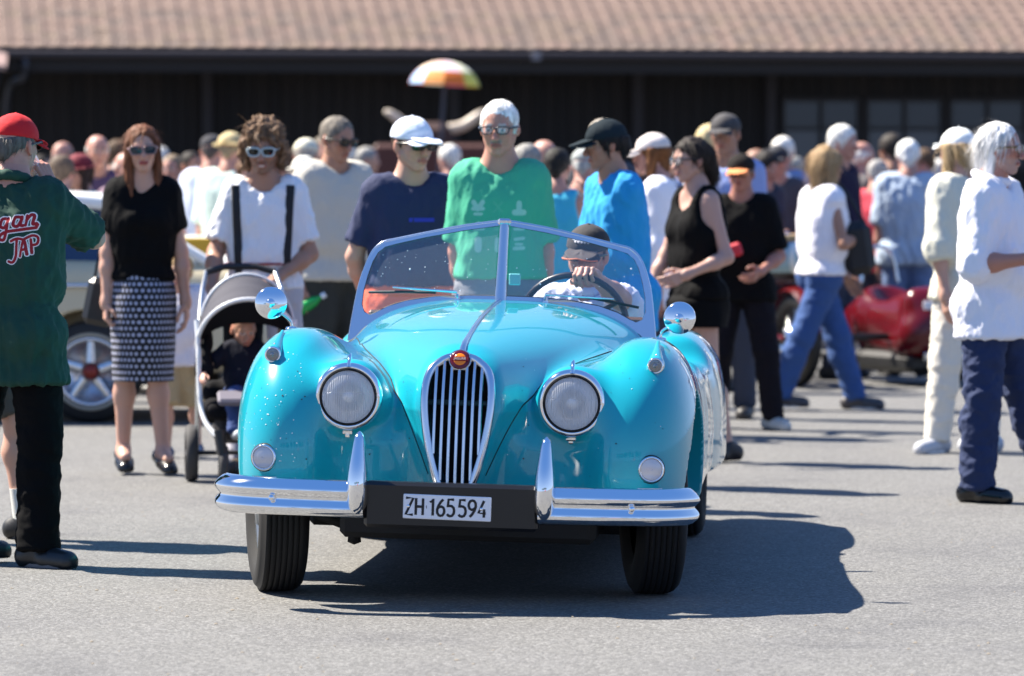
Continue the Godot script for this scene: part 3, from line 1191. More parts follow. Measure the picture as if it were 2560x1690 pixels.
func build_windscreen(car: Node3D, f: Fld, chrome: Material, satin: Material) -> void:
	# split V screen: x, y, z of the outline of one half, centre post first; raked back
	var glass := StandardMaterial3D.new()
	glass.albedo_color = Color(0.78, 0.86, 0.96, 0.075)
	glass.transparency = BaseMaterial3D.TRANSPARENCY_ALPHA
	glass.roughness = 0.02
	var screen := Node3D.new()
	screen.name = "windscreen"
	car.add_child(screen, true)
	for sx in [-1.0, 1.0]:
		# plane of this half: from the centre line out and back
		var at := func(x: float, y: float) -> Vector3:
			return Vector3(sx * x * 1.035, y, -(1.86 + x * 0.30 + (y - 1.0) * 0.36))
		var inner := [[0.024, 1.035], [0.12, 1.033], [0.25, 1.024], [0.36, 1.004], [0.43, 0.98], [0.475, 0.955], [0.498, 0.945], [0.52, 0.955], [0.532, 0.985], [0.528, 1.04], [0.515, 1.10], [0.5, 1.15], [0.482, 1.185], [0.455, 1.208], [0.41, 1.222], [0.3, 1.25], [0.15, 1.282], [0.024, 1.303]]
		var outer := [[0.0, 1.012], [0.12, 1.008], [0.25, 0.998], [0.36, 0.972], [0.45, 0.935], [0.51, 0.90], [0.545, 0.86], [0.572, 0.842], [0.562, 0.93], [0.546, 1.045], [0.531, 1.108], [0.512, 1.164], [0.493, 1.198], [0.46, 1.225], [0.412, 1.237], [0.3, 1.264], [0.15, 1.297], [0.0, 1.321]]
		var s := st()
		s.set_smooth_group(-1)
		var fr := []
		var n: int = inner.size()
		for th in [0.009, -0.009]:
			for i in n - 1:
				var w := [at.call(outer[i][0], outer[i][1]), at.call(outer[i + 1][0], outer[i + 1][1]), at.call(inner[i + 1][0], inner[i + 1][1]), at.call(inner[i][0], inner[i][1])]
				for q in 4:
					w[q] += Vector3(0, 0, th)
				if (th > 0.0) == (sx > 0.0):
					quad(s, w[3], w[2], w[1], w[0])
				else:
					quad(s, w[0], w[1], w[2], w[3])
		for ring in [outer, inner]:
			for i in n - 1:
				var a0: Vector3 = at.call(ring[i][0], ring[i][1])
				var a1: Vector3 = at.call(ring[i + 1][0], ring[i + 1][1])
				var z := Vector3(0, 0, 0.009)
				if (ring == outer) == (sx > 0.0):
					quad(s, a0 + z, a1 + z, a1 - z, a0 - z)
				else:
					quad(s, a0 - z, a1 - z, a1 + z, a0 + z)
		obj("frame", s, satin, screen)
		# rounded bead on the frame's outer and inner edge
		s = st()
		var edge := []
		for q in outer.slice(7):
			edge.append(at.call(q[0], q[1]))
		tube(s, smooth_path(edge, 3), 0.0085, 8)
		obj("frame_bead", s, satin, screen)
		s = st()
		var gasket := []
		for q in inner:
			gasket.append(at.call(q[0], q[1]))
		tube(s, smooth_path(gasket, 2), 0.0028, 6)
		obj("glass_seal", s, mat(srgb(24, 26, 34), 0.6), screen)
		s = st()
		s.set_smooth_group(-1)
		var mid: Vector3 = at.call(0.27, 1.12)
		for i in n:
			var p: Vector3 = at.call(inner[i][0], inner[i][1])
			var q: Vector3 = at.call(inner[(i + 1) % n][0], inner[(i + 1) % n][1])
			if sx > 0.0:
				tri(s, mid, q, p)
			else:
				tri(s, mid, p, q)
		obj("pane", s, glass, screen)
		# rubber foot along the scuttle
		s = st()
		var foot_pts := []
		for q in outer.slice(0, 8):
			var p: Vector3 = at.call(q[0], q[1])
			foot_pts.append(p + Vector3(0, -0.006, 0.006))
		tube(s, smooth_path(foot_pts, 3), 0.007, 6)
		obj("scuttle_seal", s, mat(srgb(20, 22, 26), 0.7), screen)
		# wiper
		var wip := Node3D.new()
		wip.name = "wiper"
		car.add_child(wip, true)
		var fwd := Vector3(sx * 0.3, 0.1, 0.95).normalized() * 0.028
		var piv: Vector3 = at.call(0.165, 1.022) + Vector3(0, 0.002, 0.03)
		var arm_end: Vector3 = at.call(0.405, 1.052 if sx < 0.0 else 1.03) + fwd
		s = st()
		tube(s, [piv, piv + Vector3(0, 0.022, 0.01), arm_end], [0.007, 0.006, 0.004], 6)
		lathe(s, piv + Vector3(0, -0.02, -0.004), Vector3.UP, [[0.012, 0.0], [0.013, 0.012], [0.008, 0.02], [0.009, 0.032], [0.0, 0.036]], 12)
		obj("wiper_arm", s, chrome, wip)
		s = st()
		var b0: Vector3 = at.call(0.24 if sx < 0.0 else 0.29, 1.038) + fwd * 0.8
		var b1: Vector3 = at.call(0.50, 1.03 if sx < 0.0 else 1.0) + fwd * 0.8
		tube(s, [b0, (b0 + b1) * 0.5 + Vector3(0, 0.002, 0), b1], 0.0038, 6, 1.6)
		obj("wiper_blade", s, mat(srgb(30, 48, 54), 0.4), wip)
	var s := st()
	var post := []
	for i in 9:
		var y := lerpf(0.995, 1.325, i / 8.0)
		post.append(Vector3(0, y, -(1.86 + (y - 1.0) * 0.36) + 0.012))
	tube(s, post, [0.024, 0.0225, 0.021, 0.02, 0.019, 0.0185, 0.018, 0.018, 0.017], 12, 0.8, Vector3.BACK)
	obj("centre_post", s, satin, screen)
	s = st()
	box(s, post[-1] + Vector3(0, -0.006, 0), Vector3(0.052, 0.026, 0.04), Basis.IDENTITY, 0.008)
	box(s, post[0] + Vector3(0, 0.008, 0), Vector3(0.062, 0.03, 0.044), Basis.IDENTITY, 0.01)
	obj("post_cap", s, satin, screen)
	# small inside mirror beside the post
	s = st()
	box(s, Vector3(0.043, 1.098, -1.985), Vector3(0.045, 0.045, 0.012), Basis.IDENTITY, 0.004)
	obj("interior_mirror", s, mat(srgb(110, 190, 190), 0.3, 0.2), car)
	# insects and dried drops on the glass
	var r := rnd(21)
	s = st()
	for n in 62:
		var sx := -1.0 if r.randf() < 0.72 else 1.0
		var x := r.randf_range(0.05, 0.50)
		var y := r.randf_range(1.04, 1.27 - x * 0.16)
		if x > 0.44 and y < 1.06:
			continue
		var p := Vector3(sx * x, y, -(1.86 + x * 0.30 + (y - 1.0) * 0.36) + 0.003)
		var sz := r.randf_range(0.0008, 0.0021)
		if r.randf() < 0.12:
			sz *= 2.2
		lathe(s, p, Vector3(sx * 0.35, 0.3, 1), [[sz, 0.0], [sz * 0.7, sz * 0.5], [0.0, sz * 0.7]], 7)
	var o := obj("dried_drops", s, mat(srgb(226, 232, 240), 0.5), screen)
	o.set_meta("kind", "stuff")

func build_ground() -> void:
	# asphalt: pale stones of many sizes in dark binder
	var noise := FastNoiseLite.new()
	noise.noise_type = FastNoiseLite.TYPE_CELLULAR
	noise.cellular_return_type = FastNoiseLite.RETURN_CELL_VALUE
	noise.frequency = 0.16
	var noise2 := FastNoiseLite.new()
	noise2.noise_type = FastNoiseLite.TYPE_CELLULAR
	noise2.cellular_return_type = FastNoiseLite.RETURN_DISTANCE
	noise2.frequency = 0.16
	var im := Image.create(1024, 1024, true, Image.FORMAT_RGB8)
	var hm := Image.create(1024, 1024, true, Image.FORMAT_L8)
	var r := rnd(3)
	for y in 1024:
		for x in 1024:
			var cell := noise.get_noise_2d(x, y) * 0.5 + 0.5
			var edge := clampf(noise2.get_noise_2d(x, y) + 1.0, 0.0, 1.0)
			var v := lerpf(0.36, 0.66, cell * cell) - edge * 0.12 + r.randf_range(-0.03, 0.03)
			if cell > 0.93:
				v += 0.16
			im.set_pixel(x, y, Color(v * 1.0, v * 0.995, v * 0.985))
			var hv := clampf(0.75 - edge * 0.7 + cell * 0.25, 0.0, 1.0)
			hm.set_pixel(x, y, Color(hv, hv, hv))
	im.generate_mipmaps()
	hm.generate_mipmaps()
	var tex := ImageTexture.create_from_image(im)
	var bump := ImageTexture.create_from_image(hm)
	var big := FastNoiseLite.new()
	big.frequency = 0.012
	big.fractal_octaves = 5
	var tex2 := NoiseTexture2D.new()
	tex2.width = 512; tex2.height = 512
	tex2.seamless = true
	tex2.noise = big
	var ramp2 := Gradient.new()
	ramp2.offsets = PackedFloat32Array([0.0, 0.3, 0.65, 1.0])
	ramp2.colors = PackedColorArray([srgb(214, 214, 217), srgb(243, 243, 243), srgb(251, 251, 249), srgb(255, 255, 255)])
	tex2.color_ramp = ramp2
	var m := StandardMaterial3D.new()
	m.albedo_texture = tex
	m.roughness = 0.86
	m.heightmap_enabled = true
	m.heightmap_texture = bump
	m.heightmap_scale = 0.4
	m.detail_enabled = true
	m.detail_albedo = tex2
	m.detail_blend_mode = BaseMaterial3D.BLEND_MODE_MUL
	m.detail_uv_layer = BaseMaterial3D.DETAIL_UV_2
	var s := st()
	var R := 260.0
	var step := 20.0
	for ix in 26:
		for iz in 26:
			var p := Vector3(-R + ix * step, 0, -R + iz * step)
			for q in [[0, 0], [1, 0], [1, 1], [0, 0], [1, 1], [0, 1]]:
				var v := p + Vector3(q[0] * step, 0, q[1] * step)
				s.set_uv(Vector2(v.x, v.z) / 1.7)
				s.set_uv2(Vector2(v.x, v.z) / 7.0)
				s.add_vertex(v)
	var o := obj("ground", s, m)
	o.set_meta("kind", "structure")

	# grit and small stones lying about
	var g := st()
	for n in 260:
		var z := r.randf_range(-21.0, -13.2)
		var p := Vector3(r.randf_range(-0.13, 0.13) * -z, 0.0, z)
		var k := r.randf_range(0.003, 0.008)
		var pts := []
		for i in 5:
			var a := TAU * i / 5.0 + r.randf()
			pts.append(p + Vector3(cos(a) * k * r.randf_range(0.7, 1.4), 0.001, sin(a) * k))
		var top := p + Vector3(0, k * r.randf_range(0.5, 1.0), 0)
		for i in 5:
			tri(g, top, pts[i], pts[(i + 1) % 5])
	var gm := obj("grit", g, mat(srgb(120, 112, 100), 0.9))
	gm.set_meta("kind", "stuff")
	gm.set_meta("label", "scattered small stones and grit on the sunlit asphalt")
	gm.set_meta("category", "grit")

# ---------------------------------------------------------------- people
# a person's own axes: faces +z, x to the viewer's right when it faces the viewer, feet on y = 0
func skin_mat() -> StandardMaterial3D:
	if mats.has("skin"):
		return mats["skin"]
	var m := StandardMaterial3D.new()
	m.vertex_color_use_as_albedo = true
	m.roughness = 0.52
	m.subsurf_scatter_enabled = true
	m.subsurf_scatter_strength = 0.08
	mats["skin"] = m
	return m

func cloth_mat(c: Color, rough := 0.85, weave := 0.25) -> StandardMaterial3D:
	var key := "cloth" + c.to_html() + str(rough) + str(weave)
	if mats.has(key):
		return mats[key]
	var m := StandardMaterial3D.new()
	m.albedo_color = c
	m.roughness = rough
	m.rim_enabled = c.srgb_to_linear().get_luminance() > 0.02
	if not m.rim_enabled:
		m.metallic_specular = 0.25
	m.rim = 0.1
	m.rim_tint = 0.6
	if weave > 0.0:
		if not mats.has("weave"):
			var n := FastNoiseLite.new()
			n.frequency = 0.35
			var t := NoiseTexture2D.new()
			t.width = 256; t.height = 256
			t.seamless = true
			t.noise = n
			t.as_normal_map = true
			t.bump_strength = 3.0
			mats["weave"] = t
		m.normal_enabled = true
		m.normal_texture = mats["weave"]
		m.normal_scale = weave
		m.uv1_triplanar = true
		m.uv1_scale = Vector3.ONE * 9.0
	mats[key] = m
	return m

func reach(a: Vector3, b: Vector3, l0: float, l1: float, pole: Vector3) -> Array:
	var v := b - a
	var d := minf(v.length(), (l0 + l1) * 0.999)
	var n := v.normalized()
	var h := (l0 * l0 - l1 * l1 + d * d) / (2.0 * d)
	var up := (pole - n * pole.dot(n)).normalized()
	var e := n * h + up * sqrt(maxf(0.0, l0 * l0 - h * h))
	return [e.normalized(), (n * d - e).normalized()]

func turned(limbs: Array, ib: Basis, at := Vector3.ZERO) -> Array:
	var out := []
	for l in limbs:
		var o := []
		for d in l:
			if d is Dictionary:
				o.append({"to": ib * ((d.to as Vector3) - at), "pole": ib * (d.pole as Vector3)})
			else:
				o.append(ib * (d as Vector3) if d is Vector3 else d)
		out.append(o)
	return out

func dirv(d, dflt: Vector3) -> Vector3:
	return (d as Vector3).normalized() if d != null else dflt.normalized()

func hand_field(f: Fld, w: Vector3, dir: Vector3, palm: Vector3, thumb: Vector3, s: float, curl: Array) -> void:
	# dir: along the hand, palm: the way the palm faces, thumb: towards the thumb's side
	var side := (thumb - dir * thumb.dot(dir)).normalized()
	var pn := (palm - dir * palm.dot(dir) - side * palm.dot(side)).normalized()
	var kn := [side * 0.031, side * 0.0105, side * -0.0105, side * -0.030]
	for i in 4:
		f.cone(w + kn[i] * 0.55 * s + dir * 0.012 * s, w + (kn[i] + dir * [0.092, 0.096, 0.091, 0.082][i]) * s, 0.0145 * s, 0.0115 * s)
	for i in 4:
		var at: Vector3 = w + (kn[i] + dir * [0.092, 0.096, 0.091, 0.082][i]) * s
		var ln: float = [0.041, 0.046, 0.042, 0.033][i] * s
		var ang := 0.0
		var r := [0.0097, 0.0099, 0.0095, 0.0084][i] * s as float
		for g in 3:
			ang += float(curl[0]) * [0.9, 1.15, 0.75][g] * (1.0 + 0.08 * i)
			var dd: Vector3 = (dir * cos(ang) + pn * sin(ang)) + side * [0.05, 0.01, -0.03, -0.08][i] * (1.0 - float(curl[0]) * 0.6)
			var q: Vector3 = at + dd.normalized() * ln * [1.0, 0.68, 0.55][g]
			f.cone(at, q, r, r * 0.9)
			at = q
			r *= 0.93
	var t0 := w + (dir * 0.022 + side * 0.026 + pn * 0.008) * s
	var t1 := t0 + (dir * 0.036 + side * 0.026 + pn * (0.012 + 0.02 * float(curl[1]))) * s
	var t2 := t1 + (dir * (0.03 - 0.008 * float(curl[1])) + side * (0.012 - 0.022 * float(curl[1])) + pn * (0.006 + 0.02 * float(curl[1]))) * s
	var t3 := t2 + (dir * 0.022 + side * (0.004 - 0.02 * float(curl[1])) + pn * 0.012 * float(curl[1])) * s
	f.cone(t0, t1, 0.0155 * s, 0.0122 * s)
	f.cone(t1, t2, 0.0118 * s, 0.0105 * s)
	f.cone(t2, t3, 0.0104 * s, 0.0085 * s)

func head_field(f: Fld, o: Vector3, b: Basis, u: float, o2: Dictionary) -> void:
	var P := func(x: float, y: float, z: float) -> Vector3: return o + b * Vector3(x, y, z) * u
	f.ell(P.call(0, 0.12, -0.06), Vector3(0.335, 0.375, 0.42) * u, b)
	f.cone(P.call(0, 0.02, 0.11), P.call(0, -0.3, 0.15), 0.255 * u, 0.175 * u)
	var jaw: float = o2.get("jaw", 1.0)
	for s in [-1.0, 1.0]:
		f.cone(P.call(0.185 * s * jaw, -0.2, 0.0), P.call(0.055 * s * jaw, -0.415, 0.2), 0.125 * u, 0.085 * u)
		f.cone(P.call(0.15 * s, -0.11, 0.2), P.call(0.13 * s, -0.2, 0.2), 0.12 * u, 0.1 * u)
		f.ell(P.call(0.342 * s, -0.04, -0.06), Vector3(0.035, 0.12, 0.075) * u, b * Basis(Vector3.UP, -0.35 * s))
	f.ball(P.call(0, -0.425, 0.235), 0.08 * u)
	f.cone(P.call(-0.14, 0.075, 0.295), P.call(0.14, 0.075, 0.295), 0.06 * u, 0.06 * u)
	for s in [-1.0, 1.0]:
		f.ell(P.call(0.13 * s, -0.005, 0.405), Vector3(0.085, 0.05, 0.075) * u, b, 4)
	f.cone(P.call(0, 0.03, 0.34), P.call(0, -0.155, 0.445), 0.035 * u, 0.052 * u)
	for s in [-1.0, 1.0]:
		f.ball(P.call(0.042 * s, -0.175, 0.405), 0.036 * u)
		f.ball(P.call(0.13 * s, -0.005, 0.275), 0.075 * u)
	f.cone(P.call(-0.065, -0.275, 0.335), P.call(0.065, -0.275, 0.335), 0.028 * u, 0.028 * u)
	f.cone(P.call(-0.055, -0.318, 0.332), P.call(0.055, -0.318, 0.332), 0.031 * u, 0.031 * u)

func head_paint(o: Vector3, b: Basis, u: float, skin: Color, o2: Dictionary) -> Callable:
	var ib := b.inverse()
	var lip: Color = o2.get("lip", Color(skin.r * 0.85, skin.g * 0.55, skin.b * 0.55))
	var hairc: Color = o2.get("brow", Color(0.05, 0.035, 0.025))
	var beard: float = o2.get("beard", 0.0)
	var beardc: Color = o2.get("beard_color", hairc)
	var flush := Color(skin.r * 1.0, skin.g * 0.78, skin.b * 0.74)
	return func(p: Vector3, n: Vector3) -> Color:
		var q := ib * (p - o) / u
		var c := skin
		if q.y < -0.9 or q.length() > 0.9:
			return c
		c = c * (1.0 + 0.07 * sin(q.x * 31.0 + sin(q.y * 23.0) * 2.0) * sin(q.y * 27.0 + q.z * 19.0))
		var rosy := maxf(0.0, 1.0 - Vector3(absf(q.x) - 0.16, q.y + 0.12, (q.z - 0.3)).length() / 0.16) * 0.6
		rosy = maxf(rosy, maxf(0.0, 1.0 - Vector3(q.x, q.y + 0.15, q.z - 0.47).length() / 0.13) * 0.7)
		if absf(q.x) > 0.31 and q.z < 0.06:
			rosy = 0.8
		c = c.lerp(flush, rosy)
		if beard > 0.0 and q.z > -0.02 and q.y < -0.16 and q.y > -0.62:
			var m := clampf((-0.16 - q.y) / 0.06, 0.0, 1.0)
			c = c.lerp(beardc, m * beard)
		if o2.has("moustache") and absf(q.x) < 0.11 and q.y < -0.19 and q.y > -0.262 and q.z > 0.3:
			c = o2.moustache
		if absf(q.x) < 0.105 and absf(q.y + 0.297) < 0.05 - absf(q.x) * 0.25 and q.z > 0.29:
			c = lip
			if absf(q.y + 0.297) < 0.009:
				c = lip * 0.5
			if o2.get("smile", false) and absf(q.y + 0.297) < 0.012 and absf(q.x) < 0.06:
				c = Color(0.75, 0.72, 0.66)
		if absf(absf(q.x) - 0.13) < 0.075 and absf(q.y - 0.095) < 0.022 and q.z > 0.2:
			c = c.lerp(hairc, 0.75)
		var e := Vector2(absf(q.x) - 0.13, (q.y + 0.005) * 1.9)
		if e.length() < 0.07 and q.z > 0.25:
			c = Color(0.62, 0.6, 0.58)
			if Vector2(absf(q.x) - 0.13, q.y + 0.005).length() < 0.032:
				c = Color(0.03, 0.03, 0.035)
		return c

func hair_field(f: Fld, o: Vector3, b: Basis, u: float, style: String) -> void:
	var P := func(x: float, y: float, z: float) -> Vector3: return o + b * Vector3(x, y, z) * u
	f.k = 0.05 * u
	match style:
		"short", "crop", "full", "curly":
			var g: float = {"short": -0.004, "crop": -0.016, "full": 0.03, "curly": 0.075}[style]
			f.ell(P.call(0, 0.15 + g * 0.6, -0.085), Vector3(0.36 + g, 0.385 + g, 0.43 + g * 0.7), b)
			f.b[-1] = f.b[-1] * u
			f.ra[-1] *= u
			f.rb[-1] *= u
			for s in [-1.0, 1.0]:
				f.cone(P.call((0.315 + g * 0.7) * s, 0.08, 0.04), P.call((0.325 + g * 0.7) * s, -0.12 - g, 0.0), (0.05 + g * 0.6) * u, (0.035 + g * 0.6) * u)
			f.cone(P.call(0, -0.05, -0.33), P.call(0, -0.26 - g, -0.25), (0.2 + g) * u, (0.12 + g) * u)
			var front := 0.30 if style != "curly" else 0.42
			f.ell(P.call(0, -0.13, 0.36), Vector3(0.335, 0.40 if style != "curly" else 0.36, front) * u, b, 4)
			for s in [-1.0, 1.0]:
				if style != "curly":
					f.ell(P.call(0.4 * s, -0.1, -0.06), Vector3(0.1, 0.13, 0.1) * u, b, 4)
			if style == "curly":
				f.cone(P.call(-0.2, 0.37, 0.2), P.call(0.2, 0.37, 0.2), 0.13 * u, 0.13 * u)
				for s in [-1.0, 1.0]:
					f.cone(P.call(0.34 * s, 0.1, -0.02), P.call(0.36 * s, -0.34, -0.1), 0.14 * u, 0.1 * u)
		"fringe":      # bald on top, hair round the sides and the back
			f.ell(P.call(0, 0.05, -0.1), Vector3(0.365, 0.3, 0.42) * u, b)
			f.cone(P.call(0, -0.05, -0.33), P.call(0, -0.22, -0.25), 0.2 * u, 0.13 * u)
			f.ell(P.call(0, 0.42, 0.02), Vector3(0.36, 0.3, 0.42) * u, b, 4)
			f.ell(P.call(0, -0.13, 0.3), Vector3(0.4, 0.45, 0.36) * u, b, 4)
		"long":
			f.ell(P.call(0, 0.16, -0.075), Vector3(0.375, 0.39, 0.44) * u, b)
			for s in [-1.0, 1.0]:
				f.cone(P.call(0.27 * s, 0.15, 0.06), P.call(0.33 * s, -0.35, 0.02), 0.13 * u, 0.1 * u)
				f.cone(P.call(0.33 * s, -0.35, 0.02), P.call(0.31 * s, -1.0, 0.16), 0.1 * u, 0.08 * u)
				f.cone(P.call(0.31 * s, -1.0, 0.16), P.call(0.27 * s, -1.3, 0.2), 0.08 * u, 0.02 * u)
			f.cone(P.call(0, 0, -0.3), P.call(0, -0.9, -0.3), 0.24 * u, 0.2 * u)
			f.ell(P.call(0, -0.16, 0.38), Vector3(0.26, 0.5, 0.32) * u, b, 4)
		"mane":       # long hair brushed back to the nape
			f.ell(P.call(0, 0.16, -0.1), Vector3(0.375, 0.385, 0.44) * u, b)
			for s in [-1.0, 1.0]:
				f.cone(P.call(0.28 * s, 0.12, -0.1), P.call(0.24 * s, -0.58, -0.2), 0.14 * u, 0.1 * u)
			f.cone(P.call(0, -0.02, -0.35), P.call(0, -0.66, -0.28), 0.22 * u, 0.13 * u)
			f.ell(P.call(0, -0.13, 0.36), Vector3(0.36, 0.43, 0.34) * u, b, 4)
		"bob":
			f.ell(P.call(0, 0.15, -0.08), Vector3(0.4, 0.4, 0.46) * u, b)
			for s in [-1.0, 1.0]:
				f.cone(P.call(0.3 * s, 0.05, -0.05), P.call(0.32 * s, -0.48, 0.0), 0.15 * u, 0.12 * u)
			f.cone(P.call(0, -0.05, -0.32), P.call(0, -0.5, -0.28), 0.22 * u, 0.16 * u)
			f.ell(P.call(0, -0.16, 0.4), Vector3(0.26, 0.44, 0.34) * u, b, 4)
		"wavy":
			f.ell(P.call(0, 0.15, -0.09), Vector3(0.41, 0.41, 0.48) * u, b)
			for s in [-1.0, 1.0]:
				f.cone(P.call(0.32 * s, 0.05, -0.08), P.call(0.36 * s, -0.7, -0.12), 0.17 * u, 0.13 * u)
			f.cone(P.call(0, -0.05, -0.35), P.call(0, -0.8, -0.33), 0.25 * u, 0.2 * u)
			f.ell(P.call(0, -0.16, 0.42), Vector3(0.26, 0.42, 0.34) * u, b, 4)
		"updo":
			f.ell(P.call(0, 0.15, -0.09), Vector3(0.385, 0.4, 0.47) * u, b)
			f.cone(P.call(0, 0.1, -0.42), P.call(0, -0.34, -0.56), 0.26 * u, 0.2 * u)
			f.cone(P.call(0, -0.34, -0.56), P.call(0, -0.62, -0.5), 0.2 * u, 0.08 * u)
			f.ell(P.call(0, -0.17, 0.32), Vector3(0.4, 0.44, 0.36) * u, b, 4)

func cap_on(t: Node3D, o: Vector3, b: Basis, u: float, c: Dictionary, cell: float) -> void:
	var tb := b * Basis(Vector3.RIGHT, deg_to_rad(c.get("tilt", 8.0)))
	var P := func(x: float, y: float, z: float) -> Vector3: return o + tb * Vector3(x, y, z) * u
	var f := Fld.new()
	f.k = 0.02 * u
	var up: Vector3 = tb.y
	if c.get("kind", "cap") == "hat":
		f.ell(P.call(0, 0.22, -0.06), Vector3(0.39, 0.36, 0.45) * u, tb)
		f.cut(P.call(0, 0.13, 0), -up)
		var br := Fld.new()
		br.ell(P.call(0, 0.15, -0.04), Vector3(0.58, 0.035, 0.64) * u, tb)
		br.k = 0.01
		later("hat", t, cloth_mat(c.color), [{"f": f, "cell": cell, "wrinkle": [0.006, 9.0, Vector3.ONE, 3]}, {"f": br, "cell": cell * 0.7}])
		return
	f.ell(P.call(0, 0.16, -0.06), Vector3(0.385, 0.375, 0.45) * u, tb)
	f.cut(P.call(0, 0.11, 0), -up)
	var back := Fld.new()
	later("cap", t, cloth_mat(c.color), [{"f": f, "cell": cell, "wrinkle": [0.004, 10.0, Vector3.ONE, 5]}])
	var br := Fld.new()
	br.k = 0.02 * u
	var bl: float = c.get("brim", 1.0)
	br.ell(P.call(0, 0.125, 0.44), Vector3(0.30, 0.03, 0.34 * bl) * u, tb * Basis(Vector3.RIGHT, 0.16))
	for s in [-1.0, 1.0]:
		br.ell(P.call(0.17 * s, 0.095, 0.42), Vector3(0.19, 0.03, 0.28 * bl) * u, tb * Basis(Vector3.RIGHT, 0.16) * Basis(Vector3.BACK, -0.42 * s))
	br.ell(P.call(0, 0.2, 0.0), Vector3(0.36, 0.6, 0.39) * u, tb, 4)
	later("cap_brim", t, cloth_mat(c.get("brim_color", c.color)), [{"f": br, "cell": maxf(cell * 0.6, 0.0032)}])
	if cell < 0.011:
		var s := st()
		lathe(s, P.call(0, 0.528, -0.06), up, [[0.035 * u, 0.0], [0.028 * u, 0.02 * u], [0.0, 0.03 * u]], 10)
		obj("cap_button", s, cloth_mat(c.color), t)

func glasses_on(t: Node3D, o: Vector3, b: Basis, u: float, g: Dictionary) -> void:
	var P := func(x: float, y: float, z: float) -> Vector3: return o + b * Vector3(x, y, z) * u
	var clear: bool = g.get("clear", false)
	var fm := mat(g.get("frame", srgb(20, 20, 22)), 0.25)
	var root := Node3D.new()
	root.name = "glasses" if clear else "sunglasses"
	t.add_child(root, true)
	var wd: float = g.get("w", 0.125)
	var ht: float = g.get("h", 0.085)
	for s in [-1.0, 1.0]:
		var pts := []
		var lens := []
		for i in 20:
			var a := TAU * i / 20
			var x := signf(cos(a)) * pow(absf(cos(a)), 0.6) * wd
			var y := signf(sin(a)) * pow(absf(sin(a)), 0.7) * ht * (1.0 if sin(a) > 0.0 else 1.0)
			if sin(a) < 0.0:
				x *= 0.88
			pts.append(P.call(0.152 * s + x, -0.005 + y, 0.425 - absf(0.152 * s + x) * absf(0.152 * s + x) * 0.55))
		var sf := st()
		loop(sf, pts, g.get("rim", 0.016) * u, 6, 1.0, b.z)
		obj("rim", sf, fm, root)
		var sl := st()
		sl.set_smooth_group(-1)
		var c: Vector3 = P.call(0.152 * s, -0.005, 0.428)
		for i in 20:
			tri(sl, c, pts[(i + 1) % 20], pts[i])
		if clear:
			var gm := StandardMaterial3D.new()
			gm.albedo_color = Color(0.9, 0.95, 1, 0.12)
			gm.transparency = BaseMaterial3D.TRANSPARENCY_ALPHA
			gm.roughness = 0.03
			obj("lens", sl, gm, root)
		else:
			obj("lens", sl, mat(g.get("lens", srgb(12, 13, 16)), 0.06), root)
		var st2 := st()
		tube(st2, [P.call(0.275 * s, 0.03, 0.375), P.call(0.345 * s, 0.03, 0.2), P.call(0.362 * s, 0.02, -0.08)], 0.014 * u, 6, 1.6)
		obj("temple", st2, fm, root)
	var sb := st()
	tube(sb, [P.call(-0.04, 0.02, 0.43), P.call(0, 0.035, 0.44), P.call(0.04, 0.02, 0.43)], 0.014 * u, 6)
	obj("bridge", sb, fm, root)

func cloth_job(f: Fld, cell: float, amp: float, freq: float, stretch: Vector3, sd: int) -> Dictionary:
	return {"f": f, "cell": cell, "wrinkle": [amp, freq, stretch, sd], "ridged": true}

